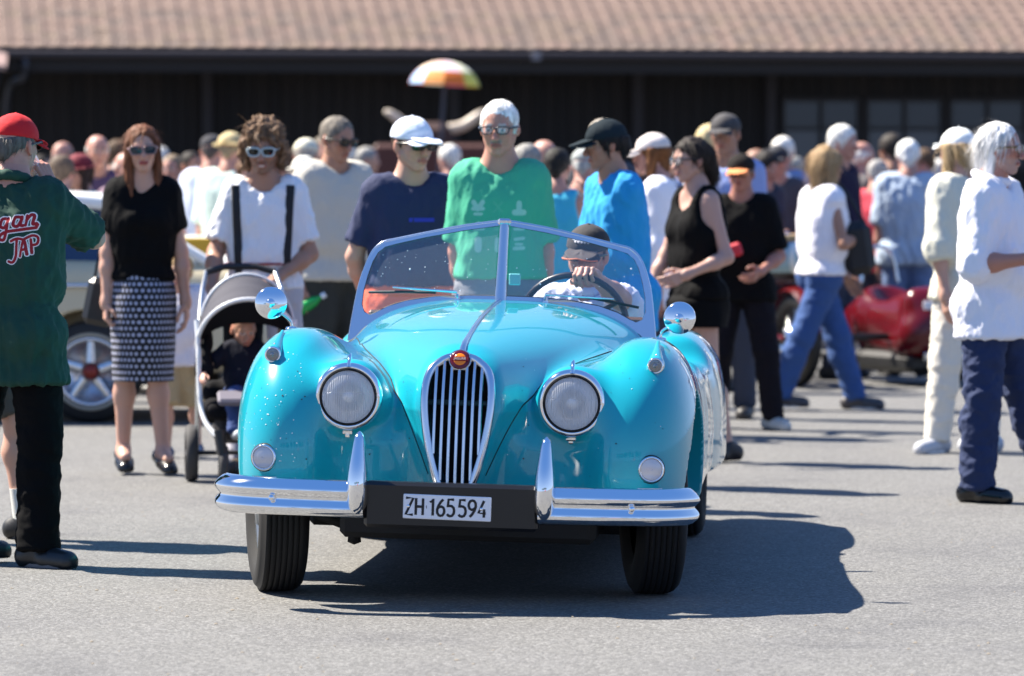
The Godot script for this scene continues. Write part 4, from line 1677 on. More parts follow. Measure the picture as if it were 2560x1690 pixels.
func person(q: Dictionary) -> Node3D:
	var t := thing("person", q.label, "person", q.at, deg_to_rad(q.get("yaw", 0.0)), q.get("group", ""))
	var H: float = q.get("h", 1.75)
	var fem: bool = q.get("fem", false)
	var fat: float = q.get("fat", 1.0)
	var cell: float = q.get("cell", 0.018)
	var hcell: float = q.get("hcell", cell * 0.55)
	var sd: int = hash(q.label) % 9000
	var skin: Color = q.get("skin", Color(0.42, 0.22, 0.155))
	var lean := dirv(q.get("lean"), Vector3.UP)
	var fwd := Vector3(0, 0, 1)
	var twist := Basis(Vector3.UP, deg_to_rad(q.get("twist", 0.0)))
	var X: Vector3 = twist.x
	var F: Vector3 = twist.z
	var P := Vector3(0, 0.53, 0) * H
	if q.has("pelvis"):
		P = q.pelvis
	var S := P + lean * 0.283 * H
	var N := P + lean * 0.305 * H + F * -0.004 * H
	var pw := 0.84 if fem else 1.0
	var sw := (0.077 if fem else 0.088) * H * lerpf(1.0, fat, 0.4)
	# legs
	var hip := []
	var knee := []
	var ank := []
	var fd := []
	var legs: Array = q.get("legs", [])
	if q.get("world", false):      # limb directions given in the place's axes
		var ib := Basis(Vector3.UP, -deg_to_rad(q.get("yaw", 0.0)))
		legs = turned(legs, ib)
		q["arms"] = turned(q.get("arms", []), ib, q.at)
	var low := 1e9
	for i in 2:
		var s := -1.0 if i == 0 else 1.0
		var L: Array = legs[i] if legs.size() > i else []
		var td := dirv(L[0] if L.size() > 0 else null, Vector3(0.03 * s, -1, 0.02))
		var sdv := dirv(L[1] if L.size() > 1 else null, Vector3(0.02 * s, -1, -0.03))
		hip.append(P + Vector3(0.05 * s * pw, -0.01, 0) * H)
		knee.append(hip[i] + td * 0.235 * H)
		ank.append(knee[i] + sdv * 0.24 * H)
		fd.append(dirv(L[2] if L.size() > 2 else null, Vector3(0.22 * s, 0, 1)))
		low = minf(low, minf(ank[i].y - 0.042 * H, (ank[i] + fd[i] * 0.1 * H).y - 0.02 * H) - (0.05 if q.get("heels", false) else 0.0))
	if not q.has("pelvis"):
		var dy := Vector3(0, -low, 0)
		P += dy; S += dy; N += dy
		for i in 2:
			hip[i] += dy; knee[i] += dy; ank[i] += dy
	# arms
	var sh := []
	var elb := []
	var wri := []
	var hdir := []
	var arms: Array = q.get("arms", [])
	for i in 2:
		var s := -1.0 if i == 0 else 1.0
		var A: Array = arms[i] if arms.size() > i else []
		sh.append(S + X * sw * s + Vector3(0, -0.012, 0) * H)
		if A.size() > 0 and A[0] is Dictionary:       # reach a point: {"to": wrist, "pole": where the elbow points}
			A[0] = reach(sh[i], A[0].to, 0.175 * H, 0.148 * H, A[0].pole)
			A[1] = (A[0] as Array)[1]
			A[0] = (A[0] as Array)[0]
		var ud := dirv(A[0] if A.size() > 0 else null, Vector3(0.12 * s, -1, -0.05))
		var fo := dirv(A[1] if A.size() > 1 else null, Vector3(0.04 * s, -1, 0.22))
		elb.append(sh[i] + ud * 0.175 * H)
		wri.append(elb[i] + fo * 0.148 * H)
		hdir.append(dirv(A[2] if A.size() > 2 else null, fo))
	# head
	var hy: Array = q.get("head", [0.0, 0.0, 0.0])
	var u: float = q.get("hu", 0.131) * H
	var hb := Basis(Vector3.UP, deg_to_rad(hy[0])) * Basis(Vector3.RIGHT, deg_to_rad(hy[1])) * Basis(Vector3.BACK, deg_to_rad(hy[2] if hy.size() > 2 else 0.0))
	var nd := (lean + Vector3.UP * 0.7 + F * 0.25).normalized()
	var O := N + nd * 0.036 * H + Vector3(0, 0.062, 0.012) * H + F * 0.012 * H
	# ---- the body, one surface
	var f := Fld.new()
	f.k = 0.02 * H
	var ff := sqrt(fat)
	var wst := (0.046 if fem else 0.055) * H * fat
	f.cone(P - X * 0.038 * H * pw, P + X * 0.038 * H * pw, 0.06 * H * ff * pw, 0.06 * H * ff * pw)
	f.cone(P + lean * 0.1 * H - X * 0.03 * H + F * 0.006 * H, P + lean * 0.1 * H + X * 0.03 * H + F * 0.006 * H, wst, wst)
	f.cone(P + lean * 0.2 * H - X * 0.042 * H, P + lean * 0.2 * H + X * 0.042 * H, 0.053 * H * ff, 0.053 * H * ff)
	f.cone(P, P + lean * 0.22 * H, 0.05 * H * ff * pw, 0.05 * H * ff * pw)
	f.cone(P + lean * 0.243 * H - X * 0.052 * H, P + lean * 0.243 * H + X * 0.052 * H, 0.043 * H * ff, 0.043 * H * ff)
	f.cone(S - X * (sw - 0.012 * H), S + X * (sw - 0.012 * H), 0.031 * H, 0.031 * H)
	for i in 2:
		f.cone(S + X * sw * (0.5 if i else -0.5), N + nd * 0.02 * H, 0.03 * H, 0.03 * H)
		if fem:
			f.ball(P + lean * 0.19 * H + X * 0.036 * H * (1.0 if i else -1.0) + F * 0.04 * H, 0.033 * H)
		f.ball(hip[i] + F * -0.022 * H, 0.05 * H * ff * pw)
		f.cone(hip[i], knee[i], 0.047 * H * ff * pw, 0.032 * H * lerpf(1.0, ff, 0.5))
		var mid: Vector3 = knee[i].lerp(ank[i], 0.32) + (fd[i] as Vector3) * -0.011 * H
		f.cone(knee[i], mid, 0.029 * H, 0.031 * H)
		f.cone(mid, ank[i], 0.03 * H, 0.019 * H)
		f.cone(ank[i] + Vector3(0, -0.012, 0) * H, ank[i] + (fd[i] as Vector3) * 0.07 * H + Vector3(0, -0.022, 0) * H, 0.022 * H, 0.017 * H)
		f.cone(sh[i], elb[i], 0.027 * H * ff * (0.86 if fem else 1.0), 0.022 * H * (0.88 if fem else 1.0))
		var fm: Vector3 = elb[i].lerp(wri[i], 0.3)
		f.cone(elb[i], fm, 0.021 * H * (0.88 if fem else 1.0), 0.023 * H * (0.86 if fem else 1.0))
		f.cone(fm, wri[i], 0.023 * H * (0.86 if fem else 1.0), 0.0145 * H)
		f.cone(wri[i], wri[i] + (hdir[i] as Vector3) * 0.015 * H, 0.0145 * H, 0.014 * H)
	var nr := (0.029 if fem else 0.035) * H
	f.cone(N, O + Vector3(0, -0.035, -0.012) * H, nr * 1.08, nr)
	var hp: Dictionary = q.get("face", {})
	var plain := func(_p: Vector3, _n: Vector3) -> Color: return skin
	var parts := [{"f": f, "cell": cell, "paint": plain}]
	var hf := Fld.new()
	hf.k = 0.06 * u
	hf.cone(N + nd * 0.012 * H, O + Vector3(0, -0.03, -0.012) * H, nr, nr * 1.02)
	head_field(hf, O, hb, u, hp)
	parts.append({"f": hf, "cell": hcell, "paint": head_paint(O, hb, u, skin, hp)})
	for i in 2:
		var A: Array = arms[i] if arms.size() > i else []
		var s := -1.0 if i == 0 else 1.0
		var g := Fld.new()
		g.k = 0.006
		var palm := dirv(A[3] if A.size() > 3 else null, Vector3(-s, 0, -0.25))
		var thumb := dirv(A[4] if A.size() > 4 else null, Vector3(-0.2 * s, 0, 1))
		g.cone(wri[i] - (hdir[i] as Vector3) * 0.03, wri[i] + (hdir[i] as Vector3) * 0.01, 0.0155 * H, 0.0165 * H)
		hand_field(g, wri[i], hdir[i], palm, thumb, H / 1.78 * (0.92 if fem else 1.0), A[5] if A.size() > 5 else [0.38, 0.4])
		parts.append({"f": g, "cell": q.get("fcell", 0.0065), "paint": plain})
	later("body", t, skin_mat(), parts)
	# ---- clothes
	var top: Dictionary = q.get("top", {})
	var shirt_f: Fld = null
	if not top.is_empty():
		var c := Fld.new()
		c.k = 0.022 * H
		var pad: float = top.get("pad", 0.012) * H
		var hem: float = top.get("hem", 0.475)        # height of the hem, as a share of the stature
		if hem < 0.53:
			pad = maxf(pad, (float((q.get("bottom", {}) as Dictionary).get("pad", 0.008)) + 0.005) * H)
		var hem_d := (P.y - hem * H)
		var lo := P - lean * hem_d
		c.cone(P + lean * 0.243 * H - X * 0.052 * H, P + lean * 0.243 * H + X * 0.052 * H, 0.043 * H * ff + pad, 0.043 * H * ff + pad)
		c.cone(P + lean * 0.15 * H - X * 0.038 * H, P + lean * 0.15 * H + X * 0.038 * H, 0.053 * H * ff + pad, 0.053 * H * ff + pad)
		c.cone(S - X * (sw - 0.014 * H), S + X * (sw - 0.014 * H), 0.031 * H + pad, 0.031 * H + pad)
		c.cone(P + lean * 0.2 * H - X * 0.042 * H, P + lean * 0.2 * H + X * 0.042 * H, 0.053 * H * ff + pad, 0.053 * H * ff + pad)
		var wr := maxf(wst, lerpf(wst, 0.06 * H * ff, top.get("loose", 0.7))) + pad
		c.cone(P + lean * 0.1 * H - X * 0.034 * H + F * 0.006 * H, P + lean * 0.1 * H + X * 0.034 * H + F * 0.006 * H, wr, wr)
		c.cone(lo - X * 0.042 * H * pw, lo + X * 0.042 * H * pw, 0.06 * H * ff * pw + pad, 0.06 * H * ff * pw + pad)
		c.cone(lo, P + lean * 0.22 * H, 0.054 * H * ff * pw + pad, 0.05 * H * ff * pw + pad)
		if fat > 1.1 and not fem:
			c.ball(P + lean * 0.07 * H + F * 0.03 * H, 0.062 * H * fat)
		for i in 2:
			c.cone(S + X * sw * (0.5 if i else -0.5), N + nd * 0.008 * H, 0.03 * H + pad * 0.6, 0.026 * H + pad * 0.5)
			if fem:
				c.ball(P + lean * 0.19 * H + X * 0.036 * H * (1.0 if i else -1.0) + F * 0.04 * H, 0.034 * H + pad * 0.7)
			var sl: float = top.get("sleeve", 0.6)
			if sl > 0.0:
				if sl <= 1.0:
					var e: Vector3 = sh[i].lerp(elb[i], sl)
					c.cone(sh[i], e, 0.027 * H * ff + pad * 0.65, lerpf(0.027, 0.029, sl) * H * ff + pad * 0.8 * top.get("cuff", 0.8), 2)
				else:
					var e: Vector3 = elb[i].lerp(wri[i], sl - 1.0)
					c.cone(sh[i], elb[i], 0.027 * H * ff + pad, 0.024 * H + pad)
					c.cone(elb[i], e, 0.024 * H + pad, 0.02 * H + pad, 2)
			else:
				c.ell(sh[i] + X * (0.026 * H if i else -0.026 * H) + Vector3(0, 0.0, 0), Vector3(0.034, 0.075, 0.062) * H, twist, 4)
		var nk: Array = top.get("neck", [0.042, 0.04, 0.047])
		c.ell(N + Vector3(0, 0.022 * H, 0) + F * nk[2] * 0.28 * H, Vector3(nk[0], nk[1], nk[2]) * H, twist, 4)
		if hem < 0.52:
			for i in 2:
				c.ball(hip[i] + F * -0.022 * H, 0.05 * H * ff * pw + pad)
				c.cone(hip[i], hip[i].lerp(knee[i], 0.5), 0.048 * H * ff * pw + pad, 0.043 * H * ff + pad)
		c.cut(lo, -lean)
		shirt_f = c
		var job := cloth_job(c, cell * 0.85, top.get("fold", 0.0075), top.get("freq", 11.0), top.get("stretch", Vector3(1.0, 0.42, 1.0)), sd)
		var m: StandardMaterial3D = cloth_mat(top.color, 0.85, 0.3)
		if top.has("print"):
			var pr: Dictionary = top.print
			m = StandardMaterial3D.new()
			m.albedo_texture = pr.tex
			m.texture_repeat = false
			m.roughness = 0.85
			var pc: Vector2 = pr.at
			var ps: Vector2 = pr.size
			var sg: float = pr.side
			job["uv"] = func(p: Vector3, n: Vector3) -> Vector2:
				var across := 0.5 + sg * (p.x - pc.x) / ps.x
				if n.z * sg < 0.05:
					across = signf(across - 0.5)
				return Vector2(clampf(across, 0.004, 0.996), clampf(0.5 - (p.y - pc.y) / ps.y, 0.004, 0.996))
		later(top.get("name", "shirt"), t, m, [job])
		if top.get("collar", false):
			var cf := Fld.new()
			cf.k = 0.008
			for n in 11:
				var a0 := TAU * n / 11.0
				var a1 := TAU * (n + 1) / 11.0
				if n == 2 or n == 3:
					pass
				var ce := N + Vector3(0, 0.022 * H, 0)
				cf.cone(ce + X * cos(a0) * 0.039 * H + F * sin(a0) * 0.042 * H + Vector3(0, -0.012 * sin(a0) * H, 0), ce + X * cos(a1) * 0.039 * H + F * sin(a1) * 0.042 * H + Vector3(0, -0.012 * sin(a1) * H, 0), 0.0115 * H, 0.0115 * H)
			later("collar", t, cloth_mat(top.get("collar_color", top.color)), [{"f": cf, "cell": maxf(0.007, cell * 0.5)}])
	var bot: Dictionary = q.get("bottom", {})
	if not bot.is_empty() and bot.get("kind", "trousers") != "skirt":
		var c := Fld.new()
		c.k = 0.018 * H
		var pad: float = bot.get("pad", 0.008) * H
		c.cone(P - X * 0.038 * H * pw, P + X * 0.038 * H * pw, 0.06 * H * ff * pw + pad * 0.7, 0.06 * H * ff * pw + pad * 0.7)
		c.cone(P + lean * 0.05 * H - X * 0.032 * H, P + lean * 0.05 * H + X * 0.032 * H, 0.057 * H * ff + pad * 0.7, 0.057 * H * ff + pad * 0.7)
		for i in 2:
			c.ball(hip[i] + F * -0.022 * H, 0.05 * H * ff * pw + pad)
			if bot.get("kind", "trousers") == "shorts":
				var e: Vector3 = hip[i].lerp(knee[i], bot.get("len", 0.92))
				c.cone(hip[i], e, 0.048 * H * ff * pw + pad, 0.044 * H + pad * 1.3, 2)
			else:
				var flare: float = bot.get("flare", 1.0)
				c.cone(hip[i], knee[i], 0.048 * H * ff * pw + pad, 0.034 * H + pad)
				var e: Vector3 = knee[i].lerp(ank[i], bot.get("len", 1.02))
				c.cone(knee[i], e, 0.033 * H + pad, 0.028 * H * flare + pad, 2)
				c.ball(knee[i].lerp(e, 0.3) + (fd[i] as Vector3) * -0.01 * H, 0.03 * H + pad)
		var wl: float = bot.get("waist", 0.085)
		if top.has("hem") and float(top.hem) < 0.53 and not q.has("pelvis"):
			wl = minf(wl, float(top.hem) - 0.53 + 0.03)      # ends under the shirt that hangs over it
		c.cut(P + lean * wl * H, lean)
		later(bot.get("name", bot.get("kind", "trousers")), t, cloth_mat(bot.color, 0.88, 0.3), [cloth_job(c, cell * 0.85, bot.get("fold", 0.009), 9.0, Vector3(0.7, 1.0, 0.7), sd + 7)])
	elif not bot.is_empty():
		var hem: float = bot.get("hem", 0.3) * H
		var s := st()
		var rs := []
		var nz := FastNoiseLite.new()
		nz.seed = sd
		nz.frequency = 4.0
		var yt := minf(P.y + 0.075 * H, float(top.get("hem", 0.6)) * H + 0.025)
		for i in 23:
			var v := i / 22.0
			var y := lerpf(yt, hem, v)
			var wx := lut([0.0, 0.18, 0.4, 1.0], [0.085, 0.096, 0.096, bot.get("wide", 0.084)], v) * H * ff
			var wz := lut([0.0, 0.2, 0.45, 1.0], [0.07, 0.086, 0.086, 0.074], v) * H * ff
			var ring := []
			for j in 48:
				var a := -TAU * j / 48.0
				var p := Vector3(signf(cos(a)) * pow(absf(cos(a)), 0.85) * wx, y, sin(a) * wz - 0.006 * H)
				p += Vector3(cos(a), 0, sin(a)) * nz.get_noise_3d(p.x * 1.2, p.y * 0.6, p.z * 1.2) * 0.016
				ring.append(p)
			rs.append(ring)
		rings(s, rs, true, true, 1, true)
		obj("skirt", s, bot.mat if bot.has("mat") else cloth_mat(bot.color), t)
	# ---- shoes
	if q.has("shoes"):
		var sc: Dictionary = q.shoes
		for i in 2:
			var c := Fld.new()
			c.k = 0.014 * H
			var d: Vector3 = fd[i]
			var sole: Vector3 = ank[i] + Vector3(0, -0.042 * H, 0)
			var heel := 0.05 if q.get("heels", false) else 0.0
			var back := sole - d * 0.03 * H + Vector3(0, 0.022 * H, 0)
			var toe := sole + d * 0.084 * H + Vector3(0, 0.015 * H - heel, 0)
			if d.y < -0.05 or d.y > 0.05:
				toe = ank[i] + d * 0.098 * H + Vector3(0, -0.026 * H, 0)
			c.cone(back, toe, 0.026 * H, 0.021 * H)
			c.cone(back.lerp(toe, 0.55), toe, 0.0275 * H, 0.022 * H)
			if not q.get("heels", false):
				c.cone(back + Vector3(0, 0.005, 0), ank[i] + Vector3(0, 0.0, 0), 0.026 * H, 0.026 * H)
			var n2 := (Vector3.UP - d * d.y).normalized()
			c.cut(sole + Vector3(0, 0.001, 0) if absf(d.y) < 0.05 else toe - n2 * 0.019 * H, -n2 if absf(d.y) >= 0.05 or heel == 0.0 else -(Vector3(0, 1, 0) * 0.13 * H + d * -0.0 + d * heel).normalized())
			if q.get("heels", false):
				c.ell(ank[i] + d * 0.03 * H + Vector3(0, 0.0, 0), Vector3(0.026, 0.03, 0.05) * H, frame(d), 4)
			var sh_o := later("shoe", t, mat(sc.color, sc.get("rough", 0.5)), [{"f": c, "cell": minf(cell * 0.55, 0.009)}])
			if q.get("heels", false):
				var s := st()
				tube(s, [back + Vector3(0, 0.0, 0) + d * 0.004, back + d * 0.004 + Vector3(0, -0.066, 0)], [0.013, 0.006], 8)
				obj("heel", s, mat(sc.color, 0.3), sh_o)
			elif sc.has("sole"):
				var s := st()
				var fr := frame(d)
				var ring := []
				for j in 20:
					var a := -TAU * j / 20.0
					ring.append(Vector3(cos(a) * (0.0265 + 0.003 * sin(a)), 0, sin(a) * 0.079) * H)
				var r0 := []
				var r1 := []
				var mid2 := (back + toe) * 0.5
				mid2.y = 0.0
				for v in ring:
					r0.append(mid2 + fr * v + n2 * 0.002 + Vector3(0, sole.y if absf(d.y) < 0.05 else toe.y - 0.02 * H, 0))
					r1.append(r0[-1] + n2 * 0.013)
				rings(s, [r1, r0], true, true, 1)
				obj("sole", s, mat(sc.sole, 0.6), sh_o)
	# ---- hair, hat, glasses
	if q.has("hair"):
		var hq: Dictionary = q.hair
		var g := Fld.new()
		hair_field(g, O, hb, u, hq.style)
		if q.has("cap"):
			g.cut(O + hb * Vector3(0, 0.17, 0) * u, hb.y)
		var c0: Color = hq.color
		var nz := FastNoiseLite.new()
		nz.seed = sd
		nz.frequency = 55.0
		var streak := func(p: Vector3, _n: Vector3) -> Color:
			var k := nz.get_noise_3d(p.x, p.y * (0.6 if hq.style == "curly" else 0.12), p.z) * (1.3 if hq.style == "curly" else 0.8) + 1.0
			return Color(c0.r * k, c0.g * k, c0.b * k)
		var amp: float = {"curly": 0.034, "wavy": 0.02, "updo": 0.01, "short": 0.005, "crop": 0.004}.get(hq.style, 0.007)
		var fr: float = {"curly": 26.0, "wavy": 12.0}.get(hq.style, 30.0)
		var hj := {"f": g, "cell": maxf(hcell, 0.0055), "wrinkle": [amp, fr, Vector3(1, 0.5 if hq.style == "curly" else 0.22, 1), sd + 3], "paint": streak}
		if hcell < 0.01:
			var hair_len: float = {"long": 0.12, "wavy": 0.14, "mane": 0.12, "bob": 0.12, "curly": 0.07, "updo": 0.1, "full": 0.05}.get(hq.style, 0.032)
			hj["strand"] = {"n": 1300 if hq.style in ["long", "curly", "mane", "wavy"] else 900, "len": hair_len, "wid": 0.0016, "flow": Vector3(0, -1, -0.35) if hq.style != "short" else Vector3(0.25, -0.5, 0.3), "lie": 1.0, "lift": 0.75 if hq.style == "curly" else (0.16 if hq.style == "long" else 0.3), "curl": 0.75 if hq.style == "curly" else (0.3 if hq.style == "wavy" else 0.14)}
		later("hair", t, vmat(0.68), [hj])
	if q.has("cap"):
		cap_on(t, O, hb, u, q.cap, maxf(hcell, 0.006))
	if q.has("glasses"):
		glasses_on(t, O, hb, u, q.glasses)
	if q.get("belt", null) != null:
		var s := st()
		var pts := []
		for j in 28:
			var a := TAU * j / 28.0
			pts.append(P + lean * 0.075 * H + X * cos(a) * 0.104 * H * ff + F * sin(a) * 0.076 * H * ff)
		loop(s, pts, 0.018, 6, 0.35, Vector3.UP)
		obj("belt", s, mat(q.belt, 0.5), t)
	t.set_meta("joints", 0)
	t.remove_meta("joints")
	info = {"F": shirt_f, "P": P, "S": S, "N": N, "O": O, "hb": hb, "u": u, "wri": wri, "elb": elb, "hdir": hdir, "H": H, "knee": knee, "ank": ank, "shirt": null, "t": t}
	return t

var info := {}

# ---------------------------------------------------------------- the crowd
func dab(im: Image, pts: Array, r: float, c: Color) -> void:      # a painted stroke, pixels
	for i in pts.size() - 1:
		var a: Vector2 = pts[i]
		var b: Vector2 = pts[i + 1]
		for y in range(maxi(0, int(minf(a.y, b.y) - r - 1)), mini(im.get_height(), int(maxf(a.y, b.y) + r + 2))):
			for x in range(maxi(0, int(minf(a.x, b.x) - r - 1)), mini(im.get_width(), int(maxf(a.x, b.x) + r + 2))):
				var p := Vector2(x, y)
				var q := Geometry2D.get_closest_point_to_segment(p, a, b)
				if p.distance_to(q) <= r:
					im.set_pixel(x, y, c)

func bez(p: Array, n := 8) -> Array:
	var out := []
	for i in p.size() - 1:
		var p0: Vector2 = p[maxi(i - 1, 0)]
		var p3: Vector2 = p[mini(i + 2, p.size() - 1)]
		for k in n:
			out.append((p[i] as Vector2).cubic_interpolate(p[i + 1], p0, p3, k / float(n)))
	out.append(p[-1])
	return out

func back_print() -> ImageTexture:
	var im := Image.create(512, 384, true, Image.FORMAT_RGB8)
	var base := srgb(10, 58, 46)
	im.fill(base)
	# a script word over a smaller word in swashed capitals, red edged with white
	var w := []
	w.append(bez([V(14, 168), V(36, 60), V(44, 150), V(84, 56), V(86, 160)]))                               # M
	w.append(bez([V(132, 100), V(104, 112), V(104, 152), V(126, 156), V(146, 134), V(136, 100)]))           # o
	w.append(bez([V(170, 100), V(164, 154)]))                                                               # r
	w.append(bez([V(168, 118), V(186, 98), V(204, 104)]))
	w.append(bez([V(262, 98), V(232, 100), V(222, 138), V(246, 146), V(264, 112), V(266, 96)]))             # g
	w.append(bez([V(266, 96), V(256, 170), V(240, 214), V(216, 208), V(228, 184), V(262, 168)]))
	w.append(bez([V(336, 88), V(306, 90), V(296, 130), V(318, 138), V(338, 104), V(342, 86)]))              # a
	w.append(bez([V(342, 86), V(334, 130), V(352, 134)]))
	w.append(bez([V(372, 80), V(366, 132)]))                                                                # n
	w.append(bez([V(368, 104), V(396, 74), V(412, 84), V(404, 124), V(424, 122)]))
	w.append([V(262, 168), V(420, 146), V(430, 128)])
	var j := []
	j.append(bez([V(316, 214), V(310, 300), V(292, 340), V(270, 336)]))                                      # J
	j.append(bez([V(284, 222), V(316, 208), V(352, 212)]))
	j.append(bez([V(334, 306), V(352, 226), V(362, 226), V(374, 296)]))                                      # A
	j.append([V(342, 272), V(370, 266)])
	j.append([V(392, 212), V(396, 288)])                                                                     # P
	j.append(bez([V(352, 214), V(400, 190), V(428, 202), V(424, 236), V(394, 244)]))
	for k in [[15.0, srgb(226, 222, 224)], [9.0, srgb(150, 18, 34)]]:
		for s in w:
			dab(im, s, k[0], k[1])
		for s in j:
			dab(im, s, k[0] * 0.86, k[1])
	im.fill_rect(Rect2i(0, 0, 7, 384), base)
	im.fill_rect(Rect2i(505, 0, 7, 384), base)
	im.generate_mipmaps()
	return ImageTexture.create_from_image(im)

func chest_print() -> ImageTexture:      # three rows of small pale pictures
	var im := Image.create(256, 256, true, Image.FORMAT_RGB8)
	var base := srgb(62, 164, 130)
	var pale := srgb(150, 196, 176)
	im.fill(base)
	dab(im, [V(36, 40), V(52, 66), V(70, 40)], 9, pale)
	dab(im, [V(34, 64), V(72, 64)], 7, pale)
	dab(im, [V(40, 84), V(66, 84)], 5, pale)
	dab(im, [V(112, 40), V(144, 76)], 3, srgb(80, 168, 136))
	dab(im, [V(144, 40), V(112, 76)], 3, srgb(80, 168, 136))
	dab(im, [V(206, 44), V(206, 62)], 10, pale)
	dab(im, [V(190, 78), V(222, 78)], 11, pale)
	dab(im, [V(36, 136), V(72, 136)], 8, pale)
	dab(im, [V(54, 124), V(54, 132)], 12, pale)
	dab(im, [V(114, 128), V(142, 128)], 4, srgb(90, 172, 142))
	dab(im, [V(114, 140), V(142, 140)], 4, srgb(90, 172, 142))
	dab(im, [V(206, 122), V(206, 130)], 11, pale)
	dab(im, [V(190, 140), V(222, 140)], 5, pale)
	dab(im, [V(54, 180), V(54, 214)], 13, pale)
	dab(im, [V(128, 182), V(128, 216)], 11, pale)
	dab(im, [V(192, 178), V(222, 174)], 6, pale)
	dab(im, [V(194, 196), V(218, 196)], 4, pale)
	dab(im, [V(190, 212), V(222, 210)], 7, pale)
	im.generate_mipmaps()
	return ImageTexture.create_from_image(im)

func dots_mat() -> StandardMaterial3D:
	var dots := Image.create(512, 512, false, Image.FORMAT_RGB8)
	dots.fill(srgb(14, 14, 20))
	for r in 17:
		for c in 40:
			var cx := (c + (0.5 if r % 2 else 0.0)) * 512.0 / 40.0
			var cy := (r + 0.5) * 512.0 / 17.0
			for y in range(int(cy) - 10, int(cy) + 11):
				for x in range(int(cx) - 5, int(cx) + 6):
					if pow((x - cx) / 3.9, 2.0) + pow((y - cy) / 8.8, 2.0) <= 1.0 and y >= 0 and y < 512:
						dots.set_pixel((x + 512) % 512, y, srgb(172, 176, 200))
	var dm := StandardMaterial3D.new()
	dm.albedo_texture = ImageTexture.create_from_image(dots)
	dm.roughness = 0.8
	return dm

const FAIR := Color(0.50, 0.285, 0.21)
const TAN := Color(0.37, 0.19, 0.125)
const PINK := Color(0.46, 0.235, 0.18)

func strap(t: Node3D, f: Fld, pts: Array, dir: Vector3, wid: float, m: Material, called := "suspender") -> void:
	var s := st()
	var path := []
	for p in pts:
		path.append(f.hit(p, dir) - dir * 0.011)
	tube(s, smooth_path(path, 3), wid, 8, 0.22, -dir)
	obj(called, s, m, t)

func bg(label: String, px: float, z: float, h: float, yaw: float, q: Dictionary) -> Node3D:
	var d := {"label": label, "at": Vector3(spot(px, z), 0, -z), "yaw": yaw, "h": h, "cell": 0.023, "hcell": 0.0115, "fcell": 0.0095, "skin": PINK,
		"bottom": {"color": srgb(52, 56, 70)}, "shoes": {"color": srgb(40, 38, 38)}, "group": "onlookers in the background crowd"}
	d.merge(q, true)
	return person(d)

